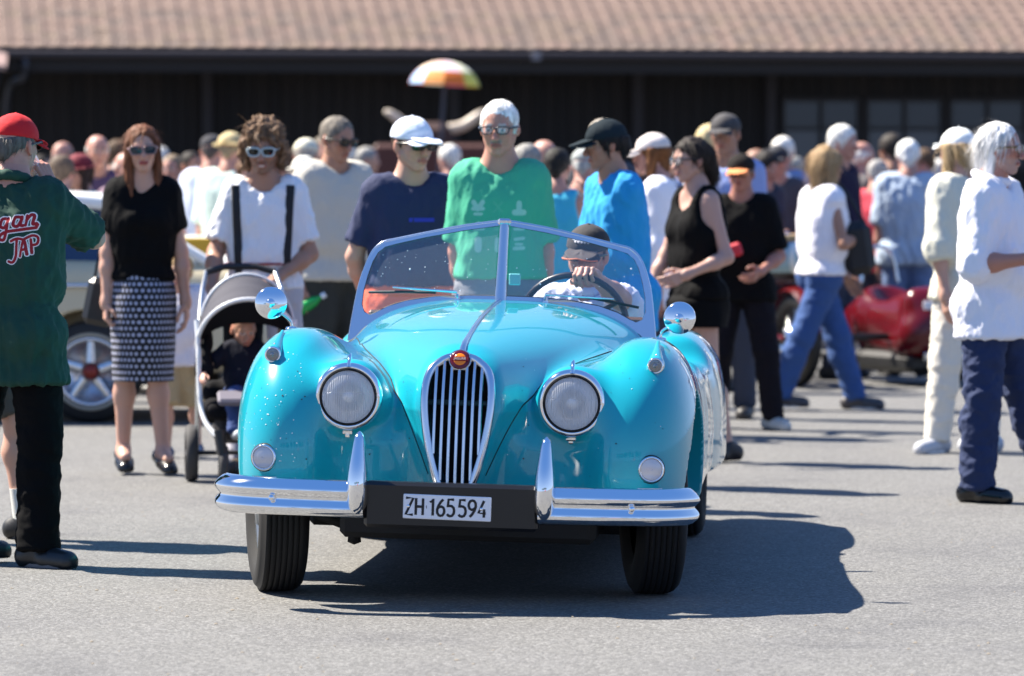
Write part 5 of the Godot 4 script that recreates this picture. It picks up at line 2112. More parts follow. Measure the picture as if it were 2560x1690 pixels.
func build_people() -> void:
	var z := 17.15
	# --- man with the red cap, seen from behind, drinking
	var q := {"label": "man in red cap and green printed polo shirt drinking beer, seen from behind", "at": Vector3(spot(12, z), 0, -z), "yaw": 166.0, "world": true, "h": 1.735, "fat": 1.12, "cell": 0.011, "hcell": 0.005, "fcell": 0.004, "skin": PINK,
		"head": [-16.0, -4.0, 0.0], "face": {"beard": 0.1, "brow": Color(0.3, 0.28, 0.26)},
		"arms": [[{"to": Vector3(spot(50, 17.25), 1.455, -17.33), "pole": Vector3(0.75, -1, 0.2)}, null, Vector3(-0.45, 0.85, 0.0), Vector3(-0.5, -0.1, -0.8), Vector3(-0.6, 0.1, 0.6), [0.62, 0.7]], [Vector3(-0.3, -1, -0.1), Vector3(-0.1, -1, -0.3)]],
		"legs": [[Vector3(0.06, -1, 0.02), Vector3(-0.02, -1, 0.06), Vector3(0.8, 0, 0.55)], [Vector3(-0.18, -1, -0.22), Vector3(-0.1, -1, 0.05), Vector3(0.8, 0, -0.4)]],
		"top": {"color": srgb(10, 58, 46), "sleeve": 0.84, "cuff": 1.0, "hem": 0.405, "pad": 0.017, "loose": 1.0, "collar": true, "fold": 0.014, "name": "polo_shirt", "print": {"tex": back_print(), "at": Vector2(-0.028, 1.268), "size": Vector2(0.345, 0.26), "side": -1.0}},
		"bottom": {"color": srgb(9, 9, 11), "pad": 0.012, "flare": 1.25}, "shoes": {"color": srgb(20, 24, 28), "rough": 0.4, "sole": srgb(96, 96, 100)},
		"hair": {"style": "crop", "color": Color(0.11, 0.10, 0.095)}, "cap": {"color": srgb(196, 14, 26), "tilt": 12.0, "brim": 0.8}, "glasses": {"frame": srgb(18, 18, 20), "lens": srgb(14, 14, 16)}}
	var t := person(q)
	var hand: Vector3 = t.transform * (info.wri[0] + info.hdir[0] * 0.09)
	# --- glass of beer in his raised hand
	var gl := thing("beer_glass", "plastic cup of beer held up by the man in the red cap", "cup", hand + Vector3(-0.035, 0.0, 0.0))
	gl.rotation = Vector3(0, 0, 0.55)
	var s := st()
	lathe(s, Vector3.ZERO, Vector3.UP, [[0.0, -0.06], [0.029, -0.06], [0.031, -0.05], [0.038, 0.05], [0.0365, 0.05], [0.03, -0.048]], 24)
	var cup := StandardMaterial3D.new()
	cup.albedo_color = Color(0.95, 0.97, 1.0, 0.22)
	cup.transparency = BaseMaterial3D.TRANSPARENCY_ALPHA
	cup.roughness = 0.08
	obj("cup", s, cup, gl)
	s = st()
	lathe(s, Vector3.ZERO, Vector3.UP, [[0.0, -0.054], [0.0285, -0.054], [0.032, -0.005], [0.0, -0.003]], 20)
	obj("beer", s, mat(srgb(226, 150, 20), 0.1), gl)
	# --- bare-legged walker behind him, mostly outside the frame
	z = 18.35
	person({"label": "walker in shorts with white socks and black shoes at the left edge", "at": Vector3(spot(-26, z), 0, -z), "yaw": 60.0, "world": true, "h": 1.74, "cell": 0.016, "hcell": 0.01, "skin": FAIR,
		"legs": [[Vector3(-0.2, -1, 0), Vector3(-0.25, -1, 0), Vector3(1, 0, 0)], [Vector3(0.32, -1, 0.05), Vector3(0.06, -1, 0), Vector3(0.8, 0, 0.6)]],
		"top": {"color": srgb(60, 70, 90)}, "bottom": {"kind": "shorts", "color": srgb(70, 66, 60)}, "shoes": {"color": srgb(18, 18, 20), "sole": srgb(30, 30, 30)}, "hair": {"style": "short", "color": Color(0.1, 0.06, 0.04)}})
	for i in 2:
		s = st()
		tube(s, [info.ank[i] + Vector3(0, -0.01, 0), info.ank[i].lerp(info.knee[i], 0.33)], [0.042, 0.05], 14)
		obj("sock", s, cloth_mat(srgb(206, 206, 200)), info.t)
	# --- woman in black
	z = 22.4
	t = person({"label": "woman in black blouse and dotted pencil skirt with sunglasses, walking in heels", "at": Vector3(spot(143, z), 0, -z), "yaw": 3.0, "h": 1.70, "fem": true, "heels": true, "cell": 0.014, "hcell": 0.0062, "fcell": 0.005, "skin": FAIR,
		"face": {"lip": Color(0.35, 0.06, 0.06), "brow": Color(0.08, 0.04, 0.02)}, "head": [4.0, 4.0, 3.0],
		"arms": [[Vector3(-0.16, -1, 0.0), Vector3(-0.02, -1, 0.12), null, null, null, [0.75, 0.7]], [Vector3(0.2, -1, -0.03), Vector3(0.09, -1, 0.0)]],
		"legs": [[Vector3(-0.05, -1, -0.04), Vector3(-0.03, -1, -0.14), Vector3(0.12, 0, 1)], [Vector3(0.0, -1, 0.05), Vector3(0.06, -1, -0.02), Vector3(0.28, 0, 1)]],
		"top": {"color": srgb(10, 10, 12), "sleeve": 0.62, "hem": 0.575, "pad": 0.009, "loose": 0.1, "neck": [0.034, 0.055, 0.06], "fold": 0.008, "name": "blouse"},
		"bottom": {"kind": "skirt", "mat": dots_mat(), "hem": 0.275, "wide": 0.09}, "shoes": {"color": srgb(14, 13, 15), "rough": 0.25},
		"hair": {"style": "long", "color": Color(0.13, 0.048, 0.022)}, "glasses": {"frame": srgb(150, 120, 118), "lens": srgb(30, 42, 50), "w": 0.15, "h": 0.1}})
	s = st()
	var bagat := Vector3(spot(101, 22.5), 0.86, -22.55)
	box(s, Vector3.ZERO, Vector3(0.16, 0.24, 0.2), Basis(Vector3.BACK, -0.2), 0.03)
	var bag := thing("handbag", "black leather handbag hanging beside the woman in black", "handbag", bagat)
	obj("bag_body", s, mat(srgb(16, 16, 18), 0.4), bag)
	s = st()
	tube(s, smooth_path([Vector3(-0.04, 0.1, 0), Vector3(0.0, 0.3, 0.0), Vector3(0.08, 0.52, 0), Vector3(0.1, 0.3, 0), Vector3(0.05, 0.1, 0)], 4), 0.008, 6)
	obj("bag_strap", s, mat(srgb(16, 16, 18), 0.4), bag)
	# --- boy
	z = 23.7
	person({"label": "small blond boy in white top and khaki shorts holding the woman's hand", "at": Vector3(spot(180, z), 0, -z), "yaw": -8.0, "h": 1.06, "hu": 0.172, "fat": 1.2, "cell": 0.014, "hcell": 0.007, "skin": FAIR, "face": {"jaw": 0.85},
		"arms": [[Vector3(-0.55, -0.4, 0.25), Vector3(-0.35, 0.6, 0.3)], [Vector3(0.15, -1, 0.05), Vector3(0.05, -1, 0.3)]],
		"legs": [[Vector3(-0.05, -1, 0.15), Vector3(-0.02, -1, -0.1), Vector3(-0.1, 0, 1)], [Vector3(0.05, -1, -0.15), Vector3(0.02, -1, -0.3), Vector3(0.1, 0, 1)]],
		"top": {"color": srgb(214, 208, 216), "sleeve": 0.6, "hem": 0.46}, "bottom": {"kind": "shorts", "color": srgb(166, 146, 112), "pad": 0.02, "len": 1.05}, "shoes": {"color": srgb(44, 74, 112), "sole": srgb(190, 190, 190)},
		"hair": {"style": "full", "color": Color(0.42, 0.27, 0.12)}})
	# --- father with suspenders at the pushchair
	z = 22.5
	t = person({"label": "curly-haired man in white t-shirt with black suspenders pushing the pushchair", "at": Vector3(spot(264, z), 0, -z), "yaw": 0.0, "h": 1.755, "hu": 0.137, "cell": 0.013, "hcell": 0.0055, "fcell": 0.0045, "skin": TAN,
		"face": {"beard": 0.55, "beard_color": Color(0.12, 0.06, 0.035), "smile": true}, "head": [-4.0, 9.0, 0.0],
		"arms": [[Vector3(-0.30, -1, 0.14), Vector3(-0.02, -0.78, 0.85), Vector3(0.3, -0.25, 1), Vector3(0.15, -1, 0), Vector3(1, 0, 0.2), [0.8, 0.6]], [Vector3(0.26, -1, 0.02), Vector3(-0.72, -0.52, 0.8), Vector3(-0.7, -0.3, 0.8), Vector3(-0.1, -1, -0.2), Vector3(-0.7, 0, -0.5), [0.8, 0.6]]],
		"legs": [[Vector3(-0.05, -1, 0.1)], [Vector3(0.08, -1, -0.12)]],
		"top": {"color": srgb(226, 226, 230), "sleeve": 0.78, "cuff": 1.1, "hem": 0.53, "pad": 0.011, "neck": [0.05, 0.05, 0.062], "fold": 0.011, "name": "tshirt"}, "bottom": {"color": srgb(178, 176, 184), "waist": 0.07}, "belt": srgb(150, 24, 30), "shoes": {"color": srgb(60, 50, 40)},
		"hair": {"style": "curly", "color": Color(0.16, 0.095, 0.055)}, "glasses": {"frame": srgb(170, 186, 190), "lens": srgb(12, 18, 16), "w": 0.13, "h": 0.088, "rim": 0.022}})
	for sx in [-1.0, 1.0]:
		var pts := []
		for n in 8:
			pts.append(Vector3(sx * lerpf(0.118, 0.138, n / 7.0), info.P.y + lerpf(0.09, 0.525, n / 7.0), 0.5))
		strap(t, info.F, pts, Vector3(0, 0, -1), 0.021, mat(srgb(16, 17, 22), 0.7))
	build_pushchair()
	# --- grey t-shirt
	z = 24.8
	t = person({"label": "man in pale grey t-shirt and dark shorts carrying a green bottle", "at": Vector3(spot(334, z), 0, -z), "yaw": 32.0, "h": 1.83, "cell": 0.016, "hcell": 0.008, "skin": TAN, "world": true,
		"head": [12.0, 12.0, 0.0], "face": {"brow": Color(0.1, 0.08, 0.06)},
		"arms": [[Vector3(-0.12, -1, 0.05), Vector3(0.0, -1, 0.15)], [Vector3(0.2, -1, 0), Vector3(0.1, -1, 0.1)]],
		"legs": [[Vector3(-0.12, -1, 0.05), Vector3(-0.1, -1, -0.02), Vector3(0.4, 0, 1)], [Vector3(0.15, -1, 0), Vector3(0.12, -1, -0.1), Vector3(0.6, 0, 1)]],
		"top": {"color": srgb(186, 182, 172), "sleeve": 0.8, "hem": 0.5, "pad": 0.014}, "bottom": {"kind": "shorts", "color": srgb(44, 46, 42), "pad": 0.02, "len": 0.98}, "shoes": {"color": srgb(150, 150, 150)},
		"hair": {"style": "short", "color": Color(0.16, 0.14, 0.115)}, "glasses": {}})
	var bt := thing("bottle", "green plastic bottle in the hand of the man in grey t-shirt", "bottle", t.transform * (info.wri[0] + Vector3(0, -0.1, 0.03)))
	bt.rotation = Vector3(0.2, 0, -1.0)
	s = st()
	lathe(s, Vector3.ZERO, Vector3.UP, [[0.0, -0.1], [0.033, -0.1], [0.034, 0.04], [0.03, 0.07], [0.014, 0.1], [0.014, 0.12]], 18)
	obj("flask", s, mat(srgb(20, 150, 70), 0.15), bt)
	s = st()
	lathe(s, Vector3(0, 0.12, 0), Vector3.UP, [[0.017, -0.005], [0.017, 0.02], [0.0, 0.022]], 14)
	obj("bottle_cap", s, mat(srgb(220, 226, 230), 0.3), bt)
	# --- navy t-shirt, white cap
	z = 20.9
	person({"label": "stout man in navy t-shirt, orange shorts and white cap with sunglasses", "at": Vector3(spot(411, z), 0, -z), "yaw": 14.0, "h": 1.765, "hu": 0.139, "fat": 1.22, "cell": 0.013, "hcell": 0.006, "skin": FAIR,
		"head": [22.0, 3.0, 0.0], "face": {"jaw": 1.12},
		"arms": [[Vector3(-0.30, -1, -0.2), Vector3(0.32, -0.8, -0.55)], [Vector3(0.3, -1, -0.2), Vector3(-0.3, -0.8, -0.5)]],
		"top": {"color": srgb(30, 40, 76), "sleeve": 0.78, "hem": 0.555, "pad": 0.012}, "bottom": {"kind": "shorts", "color": srgb(214, 96, 62), "pad": 0.016}, "shoes": {"color": srgb(60, 60, 60)},
		"hair": {"style": "crop", "color": Color(0.08, 0.05, 0.035)}, "cap": {"color": srgb(214, 222, 238), "tilt": 2.0}, "glasses": {"w": 0.15, "h": 0.085}})
	s = st()
	box(s, Vector3(0.02, 1.29, info.F.hit(Vector3(0.02, 1.29, 1), Vector3(0, 0, -1)).z + 0.002), Vector3(0.12, 0.018, 0.006))
	obj("chest_print", s, mat(srgb(40, 52, 170), 0.8), info.t)
	# --- tall man in green
	z = 20.3
	person({"label": "tall white-haired man with glasses in a green printed t-shirt behind the roadster", "at": Vector3(spot(500, z), 0, -z), "yaw": -4.0, "h": 1.84, "cell": 0.013, "hcell": 0.006, "skin": Color(0.45, 0.215, 0.155),
		"face": {"brow": Color(0.5, 0.48, 0.45), "moustache": Color(0.3, 0.22, 0.17)}, "head": [-8.0, 6.0, 0.0],
		"arms": [[Vector3(-0.1, -1, -0.12), Vector3(0.12, -1, -0.25)], [Vector3(0.12, -1, -0.1), Vector3(-0.1, -1, -0.25)]],
		"top": {"color": srgb(62, 164, 130), "sleeve": 0.85, "cuff": 1.1, "hem": 0.56, "pad": 0.012, "loose": 0.8, "print": {"tex": chest_print(), "at": Vector2(0.0, 1.27), "size": Vector2(0.31, 0.31), "side": 1.0}}, "bottom": {"color": srgb(112, 114, 122), "pad": 0.013}, "shoes": {"color": srgb(40, 40, 42)},
		"hair": {"style": "short", "color": Color(0.74, 0.73, 0.7)}, "glasses": {"clear": true, "frame": srgb(40, 42, 48), "w": 0.12, "h": 0.07, "rim": 0.012}})
	# --- blue t-shirt
	z = 21.6
	person({"label": "man in bright blue t-shirt and black cap, turned sideways behind the driver", "at": Vector3(spot(622, z), 0, -z), "yaw": -68.0, "world": true, "h": 1.77, "cell": 0.014, "hcell": 0.0068, "skin": TAN, "lean": Vector3(0, 1, 0.08),
		"arms": [[Vector3(-0.15, -1, 0.3), Vector3(-0.35, -1, 0.2)], [Vector3(-0.2, -1, -0.3), Vector3(-0.5, -0.8, -0.2)]],
		"top": {"color": srgb(22, 144, 206), "sleeve": 0.85, "cuff": 1.5, "hem": 0.42, "pad": 0.016, "loose": 1.0, "fold": 0.013}, "bottom": {"color": srgb(60, 64, 74)}, "shoes": {"color": srgb(40, 40, 42)},
		"hair": {"style": "full", "color": Color(0.012, 0.011, 0.012)}, "cap": {"color": srgb(30, 40, 46), "tilt": 4.0}, "head": [-8.0, 4.0, 0.0]})
	# --- woman in black top and skirt
	z = 23.4
	var bm := cloth_mat(srgb(9, 9, 11))
	person({"label": "dark-haired woman in black tank top and short black skirt, seen in profile", "at": Vector3(spot(697, z), 0, -z), "yaw": -62.0, "world": true, "h": 1.70, "fem": true, "fat": 1.12, "cell": 0.014, "hcell": 0.0065, "fcell": 0.005, "skin": Color(0.46, 0.27, 0.21),
		"arms": [[Vector3(-0.35, -1, 0.1), Vector3(-0.4, -0.8, 0.3)], [Vector3(0.30, -1, 0.16), Vector3(-0.9, -0.36, 0.4), null, Vector3(-0.3, -0.3, -0.8), Vector3(0, 1, 0)]],
		"legs": [[Vector3(-0.12, -1, 0.1), Vector3(-0.02, -1, 0)], [Vector3(0.06, -1, 0.0), Vector3(0.25, -1, 0)]],
		"top": {"color": srgb(9, 9, 11), "sleeve": 0.0, "hem": 0.5, "pad": 0.006, "loose": 0.2, "neck": [0.052, 0.085, 0.085], "fold": 0.006, "name": "tank_top"}, "bottom": {"kind": "skirt", "mat": bm, "hem": 0.415, "wide": 0.102}, "shoes": {"color": srgb(30, 26, 26)},
		"hair": {"style": "updo", "color": Color(0.018, 0.013, 0.011)}, "glasses": {"frame": srgb(40, 40, 44), "clear": true}, "head": [0.0, 3.0, 0.0]})
	# --- man in black with the orange-peaked cap
	z = 26.4
	person({"label": "short man in black shirt and orange-peaked cap striding in dark trousers", "at": Vector3(spot(742, z), 0, -z), "yaw": -14.0, "world": true, "h": 1.64, "fat": 1.1, "cell": 0.016, "hcell": 0.0085, "fcell": 0.006, "skin": Color(0.36, 0.16, 0.115),
		"arms": [[Vector3(-0.2, -1, 0.15), Vector3(-0.1, -0.3, 1)], [Vector3(0.25, -1, 0.1), Vector3(-0.5, -0.35, 0.8)]],
		"legs": [[Vector3(-0.14, -1, 0.1), Vector3(-0.02, -1, -0.25), Vector3(-0.2, 0, 1)], [Vector3(0.16, -1, 0.2), Vector3(0.10, -1, 0.0), Vector3(0.5, 0.0, 1)]],
		"top": {"color": srgb(11, 11, 13), "sleeve": 0.85, "hem": 0.46, "pad": 0.015}, "bottom": {"color": srgb(24, 22, 28), "pad": 0.01}, "shoes": {"color": srgb(176, 178, 176), "sole": srgb(60, 60, 60)},
		"hair": {"style": "crop", "color": Color(0.06, 0.05, 0.045)}, "cap": {"color": srgb(36, 32, 30), "brim_color": srgb(226, 140, 84), "tilt": 8.0}, "glasses": {}})
	var pt := thing("red_pouch", "small red pouch in the hands of the man with orange-peaked cap", "pouch", Vector3(spot(734, 26.0), 1.06, -26.05))
	s = st()
	box(s, Vector3.ZERO, Vector3(0.1, 0.08, 0.05), Basis(Vector3.BACK, 0.3), 0.015)
	obj("pouch", s, mat(srgb(190, 24, 44), 0.5), pt)
	# --- woman with jeans striding to the right
	z = 28.6
	person({"label": "woman with wavy blond hair in white sleeveless top and blue jeans, striding right", "at": Vector3(spot(822, z), 0, -z), "yaw": 112.0, "world": true, "h": 1.72, "fem": true, "fat": 1.2, "cell": 0.016, "hcell": 0.0085, "skin": TAN,
		"arms": [[Vector3(0.25, -1, 0.35), Vector3(0.4, 0.2, -0.8)], [Vector3(0.3, -1, -0.2), Vector3(0.4, -0.6, -0.1)]],
		"legs": [[Vector3(-0.42, -1, 0.05), Vector3(-0.36, -1, 0), Vector3(0.95, 0, 0.1)], [Vector3(0.34, -1, 0.05), Vector3(0.3, -1, 0), Vector3(0.95, 0.0, 0.1)]],
		"top": {"color": srgb(232, 230, 238), "sleeve": 0.12, "hem": 0.5, "pad": 0.014, "loose": 0.9, "name": "top"}, "bottom": {"color": srgb(46, 78, 132), "pad": 0.012, "name": "jeans"}, "shoes": {"color": srgb(66, 62, 64), "sole": srgb(200, 200, 200)},
		"hair": {"style": "wavy", "color": Color(0.36, 0.24, 0.125)}, "head": [10.0, 0.0, 0.0]})
	var ruck := thing("shoulder_bag", "black shoulder bag at the side of the blond woman in jeans", "bag", Vector3(spot(858, 28.5), 1.03, -28.55))
	s = st()
	box(s, Vector3.ZERO, Vector3(0.2, 0.34, 0.16), Basis(Vector3.BACK, 0.15), 0.05)
	obj("bag_body", s, mat(srgb(14, 14, 20), 0.6), ruck)
	s = st()
	tube(s, smooth_path([Vector3(-0.07, 0.15, 0), Vector3(-0.16, 0.36, 0), Vector3(-0.1, 0.4, -0.06), Vector3(0.05, 0.15, 0)], 4), 0.012, 6)
	obj("bag_strap", s, mat(srgb(14, 14, 20), 0.6), ruck)
	# --- right edge: long white hair, white shirt
	z = 20.6
	person({"label": "man with long white hair, white shirt and dark jeans at the right edge", "at": Vector3(spot(992, z), 0, -z), "yaw": 66.0, "world": true, "h": 1.745, "fat": 1.12, "cell": 0.013, "hcell": 0.006, "fcell": 0.0045, "skin": Color(0.42, 0.19, 0.135),
		"arms": [[Vector3(-0.1, -1, 0.2), Vector3(1, 0.12, 0.28), null, Vector3(0.1, 0.9, -0.3), Vector3(0.1, 0.4, 1), [0.5, 0.4]], [Vector3(0.25, -1, -0.3), Vector3(0.8, -0.1, -0.1)]],
		"legs": [[Vector3(-0.05, -1, 0.12), Vector3(-0.06, -1, 0.02), Vector3(0.75, 0, 0.6)], [Vector3(0.3, -1, -0.05), Vector3(0.3, -1, 0.0), Vector3(1, 0, 0.1)]],
		"top": {"color": srgb(226, 226, 236), "sleeve": 1.05, "cuff": 1.6, "hem": 0.43, "pad": 0.018, "loose": 1.0, "collar": true, "fold": 0.012, "freq": 9.0, "stretch": Vector3(1.0, 0.5, 1.0)}, "bottom": {"color": srgb(25, 41, 78), "pad": 0.012, "flare": 1.15, "fold": 0.016, "name": "jeans"}, "shoes": {"color": srgb(16, 16, 18), "rough": 0.18},
		"hair": {"style": "mane", "color": Color(0.66, 0.65, 0.64)}, "face": {"beard": 0.4, "beard_color": Color(0.45, 0.38, 0.34), "brow": Color(0.4, 0.38, 0.36)}, "glasses": {"clear": true, "frame": srgb(120, 96, 60), "rim": 0.01}, "head": [4.0, 0.0, 0.0]})
	# --- woman in cream beside him
	z = 24.2
	person({"label": "woman with blond bob and white cap in cream jacket and cream trousers", "at": Vector3(spot(962, z), 0, -z), "yaw": -138.0, "world": true, "h": 1.76, "fem": true, "fat": 1.2, "cell": 0.015, "hcell": 0.0075, "skin": FAIR,
		"arms": [[Vector3(0.12, -1, 0.2), Vector3(0.05, -1, 0.2)], [Vector3(-0.12, -1, 0.3), Vector3(0.12, -1, 0.2)]],
		"legs": [[Vector3(0.16, -1, 0.05), Vector3(0.05, -1, 0), Vector3(-0.5, 0, -0.5)], [Vector3(-0.1, -1, 0.05), Vector3(-0.1, -1, 0), Vector3(-0.5, 0, 0.6)]],
		"top": {"color": srgb(206, 204, 188), "sleeve": 1.25, "cuff": 1.5, "hem": 0.47, "pad": 0.018, "loose": 1.0, "fold": 0.009, "name": "jacket"}, "bottom": {"color": srgb(212, 206, 194), "pad": 0.012}, "shoes": {"color": srgb(176, 178, 184), "sole": srgb(220, 220, 220)},
		"hair": {"style": "bob", "color": Color(0.38, 0.27, 0.15)}, "cap": {"color": srgb(226, 230, 230), "tilt": -2.0, "brim": 0.45}})
	# --- light blue shirt, from behind
	z = 33.4
	bg("white-haired man in light blue shirt and jeans, seen from behind, beyond the motorcycle", 908, z, 1.755, 176.0, {"fat": 1.25, "cell": 0.018, "top": {"color": srgb(164, 180, 200), "sleeve": 0.9, "pad": 0.02, "loose": 1.0, "fold": 0.018}, "bottom": {"color": srgb(92, 112, 150)}, "hair": {"style": "full", "color": Color(0.72, 0.72, 0.7)}})
	# --- photographer and the others in the background
	var pn := bg("person in turquoise sleeveless top taking a photograph, arms raised", 556, 25.6, 1.66, 172.0, {"world": true, "fem": true, "cell": 0.017, "arms": [[Vector3(0.55, -0.45, -0.4), Vector3(-0.45, 0.85, -0.3)], [Vector3(-0.45, -0.6, -0.4), Vector3(0.25, 0.9, -0.3)]], "top": {"color": srgb(60, 176, 206), "sleeve": 0.0, "hem": 0.44}, "bottom": {"color": srgb(150, 150, 154)}, "hair": {"style": "short", "color": Color(0.02, 0.018, 0.016)}})
	var cam2 := thing("photo_camera", "black camera held up by the person in the turquoise top", "camera", pn.transform * ((info.wri[0] + info.wri[1]) * 0.5 + Vector3(0, 0.07, 0.03)))
	s = st()
	box(s, Vector3.ZERO, Vector3(0.14, 0.1, 0.06), Basis.IDENTITY, 0.012)
	box(s, Vector3(0, 0.06, 0), Vector3(0.05, 0.03, 0.05), Basis.IDENTITY, 0.008)
	obj("camera_body", s, mat(srgb(16, 18, 24), 0.5), cam2)
	s = st()
	lathe(s, Vector3(0, 0, -0.03), Vector3.FORWARD, [[0.04, 0.0], [0.038, 0.08], [0.0, 0.08]], 16)
	obj("camera_lens", s, mat(srgb(14, 14, 16), 0.3), cam2)
	bg("bald pink-headed man beyond the photographer's shoulder", 541, 30.0, 1.74, 40.0, {"top": {"color": srgb(90, 96, 110)}, "hair": {"style": "fringe", "color": Color(0.3, 0.28, 0.26)}})
	bg("grey-haired man right of the green t-shirt", 525, 27.0, 1.68, 150.0, {"top": {"color": srgb(70, 80, 74)}, "hair": {"style": "full", "color": Color(0.26, 0.25, 0.23)}})
	bg("man in grey peaked cap and dark grey shirt between green and blue t-shirts", 583, 28.0, 1.67, 160.0, {"fat": 1.2, "top": {"color": srgb(74, 74, 84), "sleeve": 0.8}, "hair": {"style": "crop", "color": Color(0.4, 0.4, 0.38)}, "cap": {"color": srgb(150, 154, 152)}})
	bg("tall person in a pale cap just behind the black cap", 602, 29.0, 1.86, 170.0, {"top": {"color": srgb(60, 62, 70)}, "hair": {"style": "crop", "color": Color(0.2, 0.16, 0.12)}, "cap": {"color": srgb(206, 196, 182)}})
	bg("auburn-haired woman in white long-sleeved shirt and pale cap", 659, 25.8, 1.74, -96.0, {"world": true, "fem": true, "cell": 0.017, "arms": [[Vector3(-0.2, -1, 0.2), Vector3(-0.1, -1, 0.2)], [Vector3(0, -1, 0.1), Vector3(0, -1, 0.1)]], "top": {"color": srgb(232, 232, 242), "sleeve": 1.5, "hem": 0.42, "pad": 0.018}, "hair": {"style": "bob", "color": Color(0.15, 0.06, 0.022)}, "cap": {"color": srgb(214, 204, 200)}})
	bg("man in dark cap and pale blue shirt above the man in black", 727, 27.6, 1.88, -20.0, {"skin": TAN, "top": {"color": srgb(140, 156, 206), "sleeve": 1.5}, "hair": {"style": "crop", "color": Color(0.05, 0.04, 0.035)}, "cap": {"color": srgb(60, 58, 60), "tilt": 4.0}})
	bg("woman with straw-blond hair behind the dark-haired profile", 707, 31.0, 1.84, 120.0, {"fem": true, "top": {"color": srgb(190, 190, 200)}, "hair": {"style": "full", "color": Color(0.55, 0.44, 0.24)}})
	bg("man with round white head of hair standing far back by the shed", 782, 36.0, 1.80, 160.0, {"top": {"color": srgb(120, 140, 180)}, "hair": {"style": "full", "color": Color(0.74, 0.71, 0.66)}})
	bg("dark-haired woman in navy jacket looking down beside the motorcycle", 763, 33.6, 1.68, 42.0, {"fem": true, "head": [0.0, 22.0, 0.0], "arms": [[Vector3(-0.2, -1, 0.1), Vector3(0.3, -0.1, 1)]], "top": {"color": srgb(40, 46, 62), "sleeve": 1.7}, "hair": {"style": "bob", "color": Color(0.02, 0.017, 0.016)}})
	bg("man in dark cap and grey jacket behind the navy jacket", 778, 34.6, 1.73, -12.0, {"top": {"color": srgb(66, 66, 74), "sleeve": 1.7}, "hair": {"style": "crop", "color": Color(0.05, 0.045, 0.04)}, "cap": {"color": srgb(40, 42, 50)}})
	bg("white-haired man in navy jacket and light blue shirt by the blond woman", 838, 33.0, 1.86, 64.0, {"top": {"color": srgb(38, 34, 56), "sleeve": 1.8, "pad": 0.02}, "hair": {"style": "full", "color": Color(0.7, 0.68, 0.64)}})
	bg("stooping white-haired person behind the navy jacket", 858, 34.4, 1.76, 120.0, {"top": {"color": srgb(70, 66, 70)}, "hair": {"style": "fringe", "color": Color(0.7, 0.68, 0.62)}})
	bg("grey-haired man in coral red t-shirt", 876, 33.8, 1.62, 150.0, {"top": {"color": srgb(206, 62, 78), "sleeve": 0.85, "pad": 0.018}, "hair": {"style": "short", "color": Color(0.3, 0.29, 0.28)}})
	bg("dark-haired man standing behind the coral t-shirt", 893, 35.5, 1.82, -150.0, {"skin": TAN, "top": {"color": srgb(70, 60, 56)}, "hair": {"style": "full", "color": Color(0.03, 0.024, 0.02)}})
	# left background
	bg("grey-haired man in plaid violet shirt behind the cream car", 97, 32.0, 1.79, 15.0, {"top": {"color": srgb(88, 66, 92), "sleeve": 1.6, "pad": 0.018}, "hair": {"style": "fringe", "color": Color(0.42, 0.4, 0.38)}})
	bg("woman in maroon headscarf and turquoise top by the cream car", 84, 29.6, 1.63, -50.0, {"fem": true, "top": {"color": srgb(90, 164, 170), "sleeve": 0.0}, "hair": {"style": "bob", "color": Color(0.03, 0.018, 0.016)}, "cap": {"kind": "hat", "color": srgb(110, 26, 40)}})
	bg("white-haired person half hidden by the woman in black", 124, 30.6, 1.66, 30.0, {"top": {"color": srgb(120, 96, 110)}, "hair": {"style": "fringe", "color": Color(0.6, 0.56, 0.5)}})
	bg("person in blue shirt hidden behind the red cap", 60, 28.6, 1.62, 160.0, {"top": {"color": srgb(84, 92, 150), "sleeve": 1.5}, "hair": {"style": "full", "color": Color(0.1, 0.07, 0.05)}})
	bg("dark-haired man in black shirt between the woman and the suspenders", 189, 34.0, 1.68, 40.0, {"fat": 1.2, "skin": TAN, "top": {"color": srgb(9, 9, 10), "sleeve": 0.8, "pad": 0.016}, "hair": {"style": "short", "color": Color(0.02, 0.016, 0.014)}})
	bg("person in azure shirt at the woman's shoulder", 174, 34.8, 1.66, -20.0, {"top": {"color": srgb(70, 140, 190)}, "hair": {"style": "short", "color": Color(0.2, 0.15, 0.1)}})
	bg("man in white shirt and dark cap at the back on the left", 211, 33.4, 1.80, 170.0, {"top": {"color": srgb(206, 214, 236), "sleeve": 0.9, "pad": 0.02}, "hair": {"style": "crop", "color": Color(0.06, 0.05, 0.05)}, "cap": {"color": srgb(40, 40, 48)}})
	bg("man in straw-coloured cap and pale green shirt at the back", 229, 32.4, 1.80, 160.0, {"fat": 1.15, "top": {"color": srgb(184, 204, 200), "sleeve": 0.9, "pad": 0.02}, "hair": {"style": "crop", "color": Color(0.2, 0.16, 0.11)}, "cap": {"kind": "hat", "color": srgb(190, 172, 128)}})
	bg("person in cream sun hat behind the suspenders", 305, 30.6, 1.75, 170.0, {"top": {"color": srgb(150, 150, 146)}, "hair": {"style": "crop", "color": Color(0.3, 0.28, 0.25)}, "cap": {"color": srgb(208, 204, 184)}})
	bg("shorter person in white sun hat beside the grey t-shirt", 303, 28.4, 1.61, 165.0, {"top": {"color": srgb(190, 186, 180)}, "hair": {"style": "crop", "color": Color(0.3, 0.28, 0.25)}, "cap": {"kind": "hat", "color": srgb(216, 214, 204)}})
	bg("bareheaded man behind the two sun hats", 322, 33.5, 1.80, 30.0, {"top": {"color": srgb(90, 60, 56)}, "hair": {"style": "crop", "color": Color(0.1, 0.08, 0.06)}})
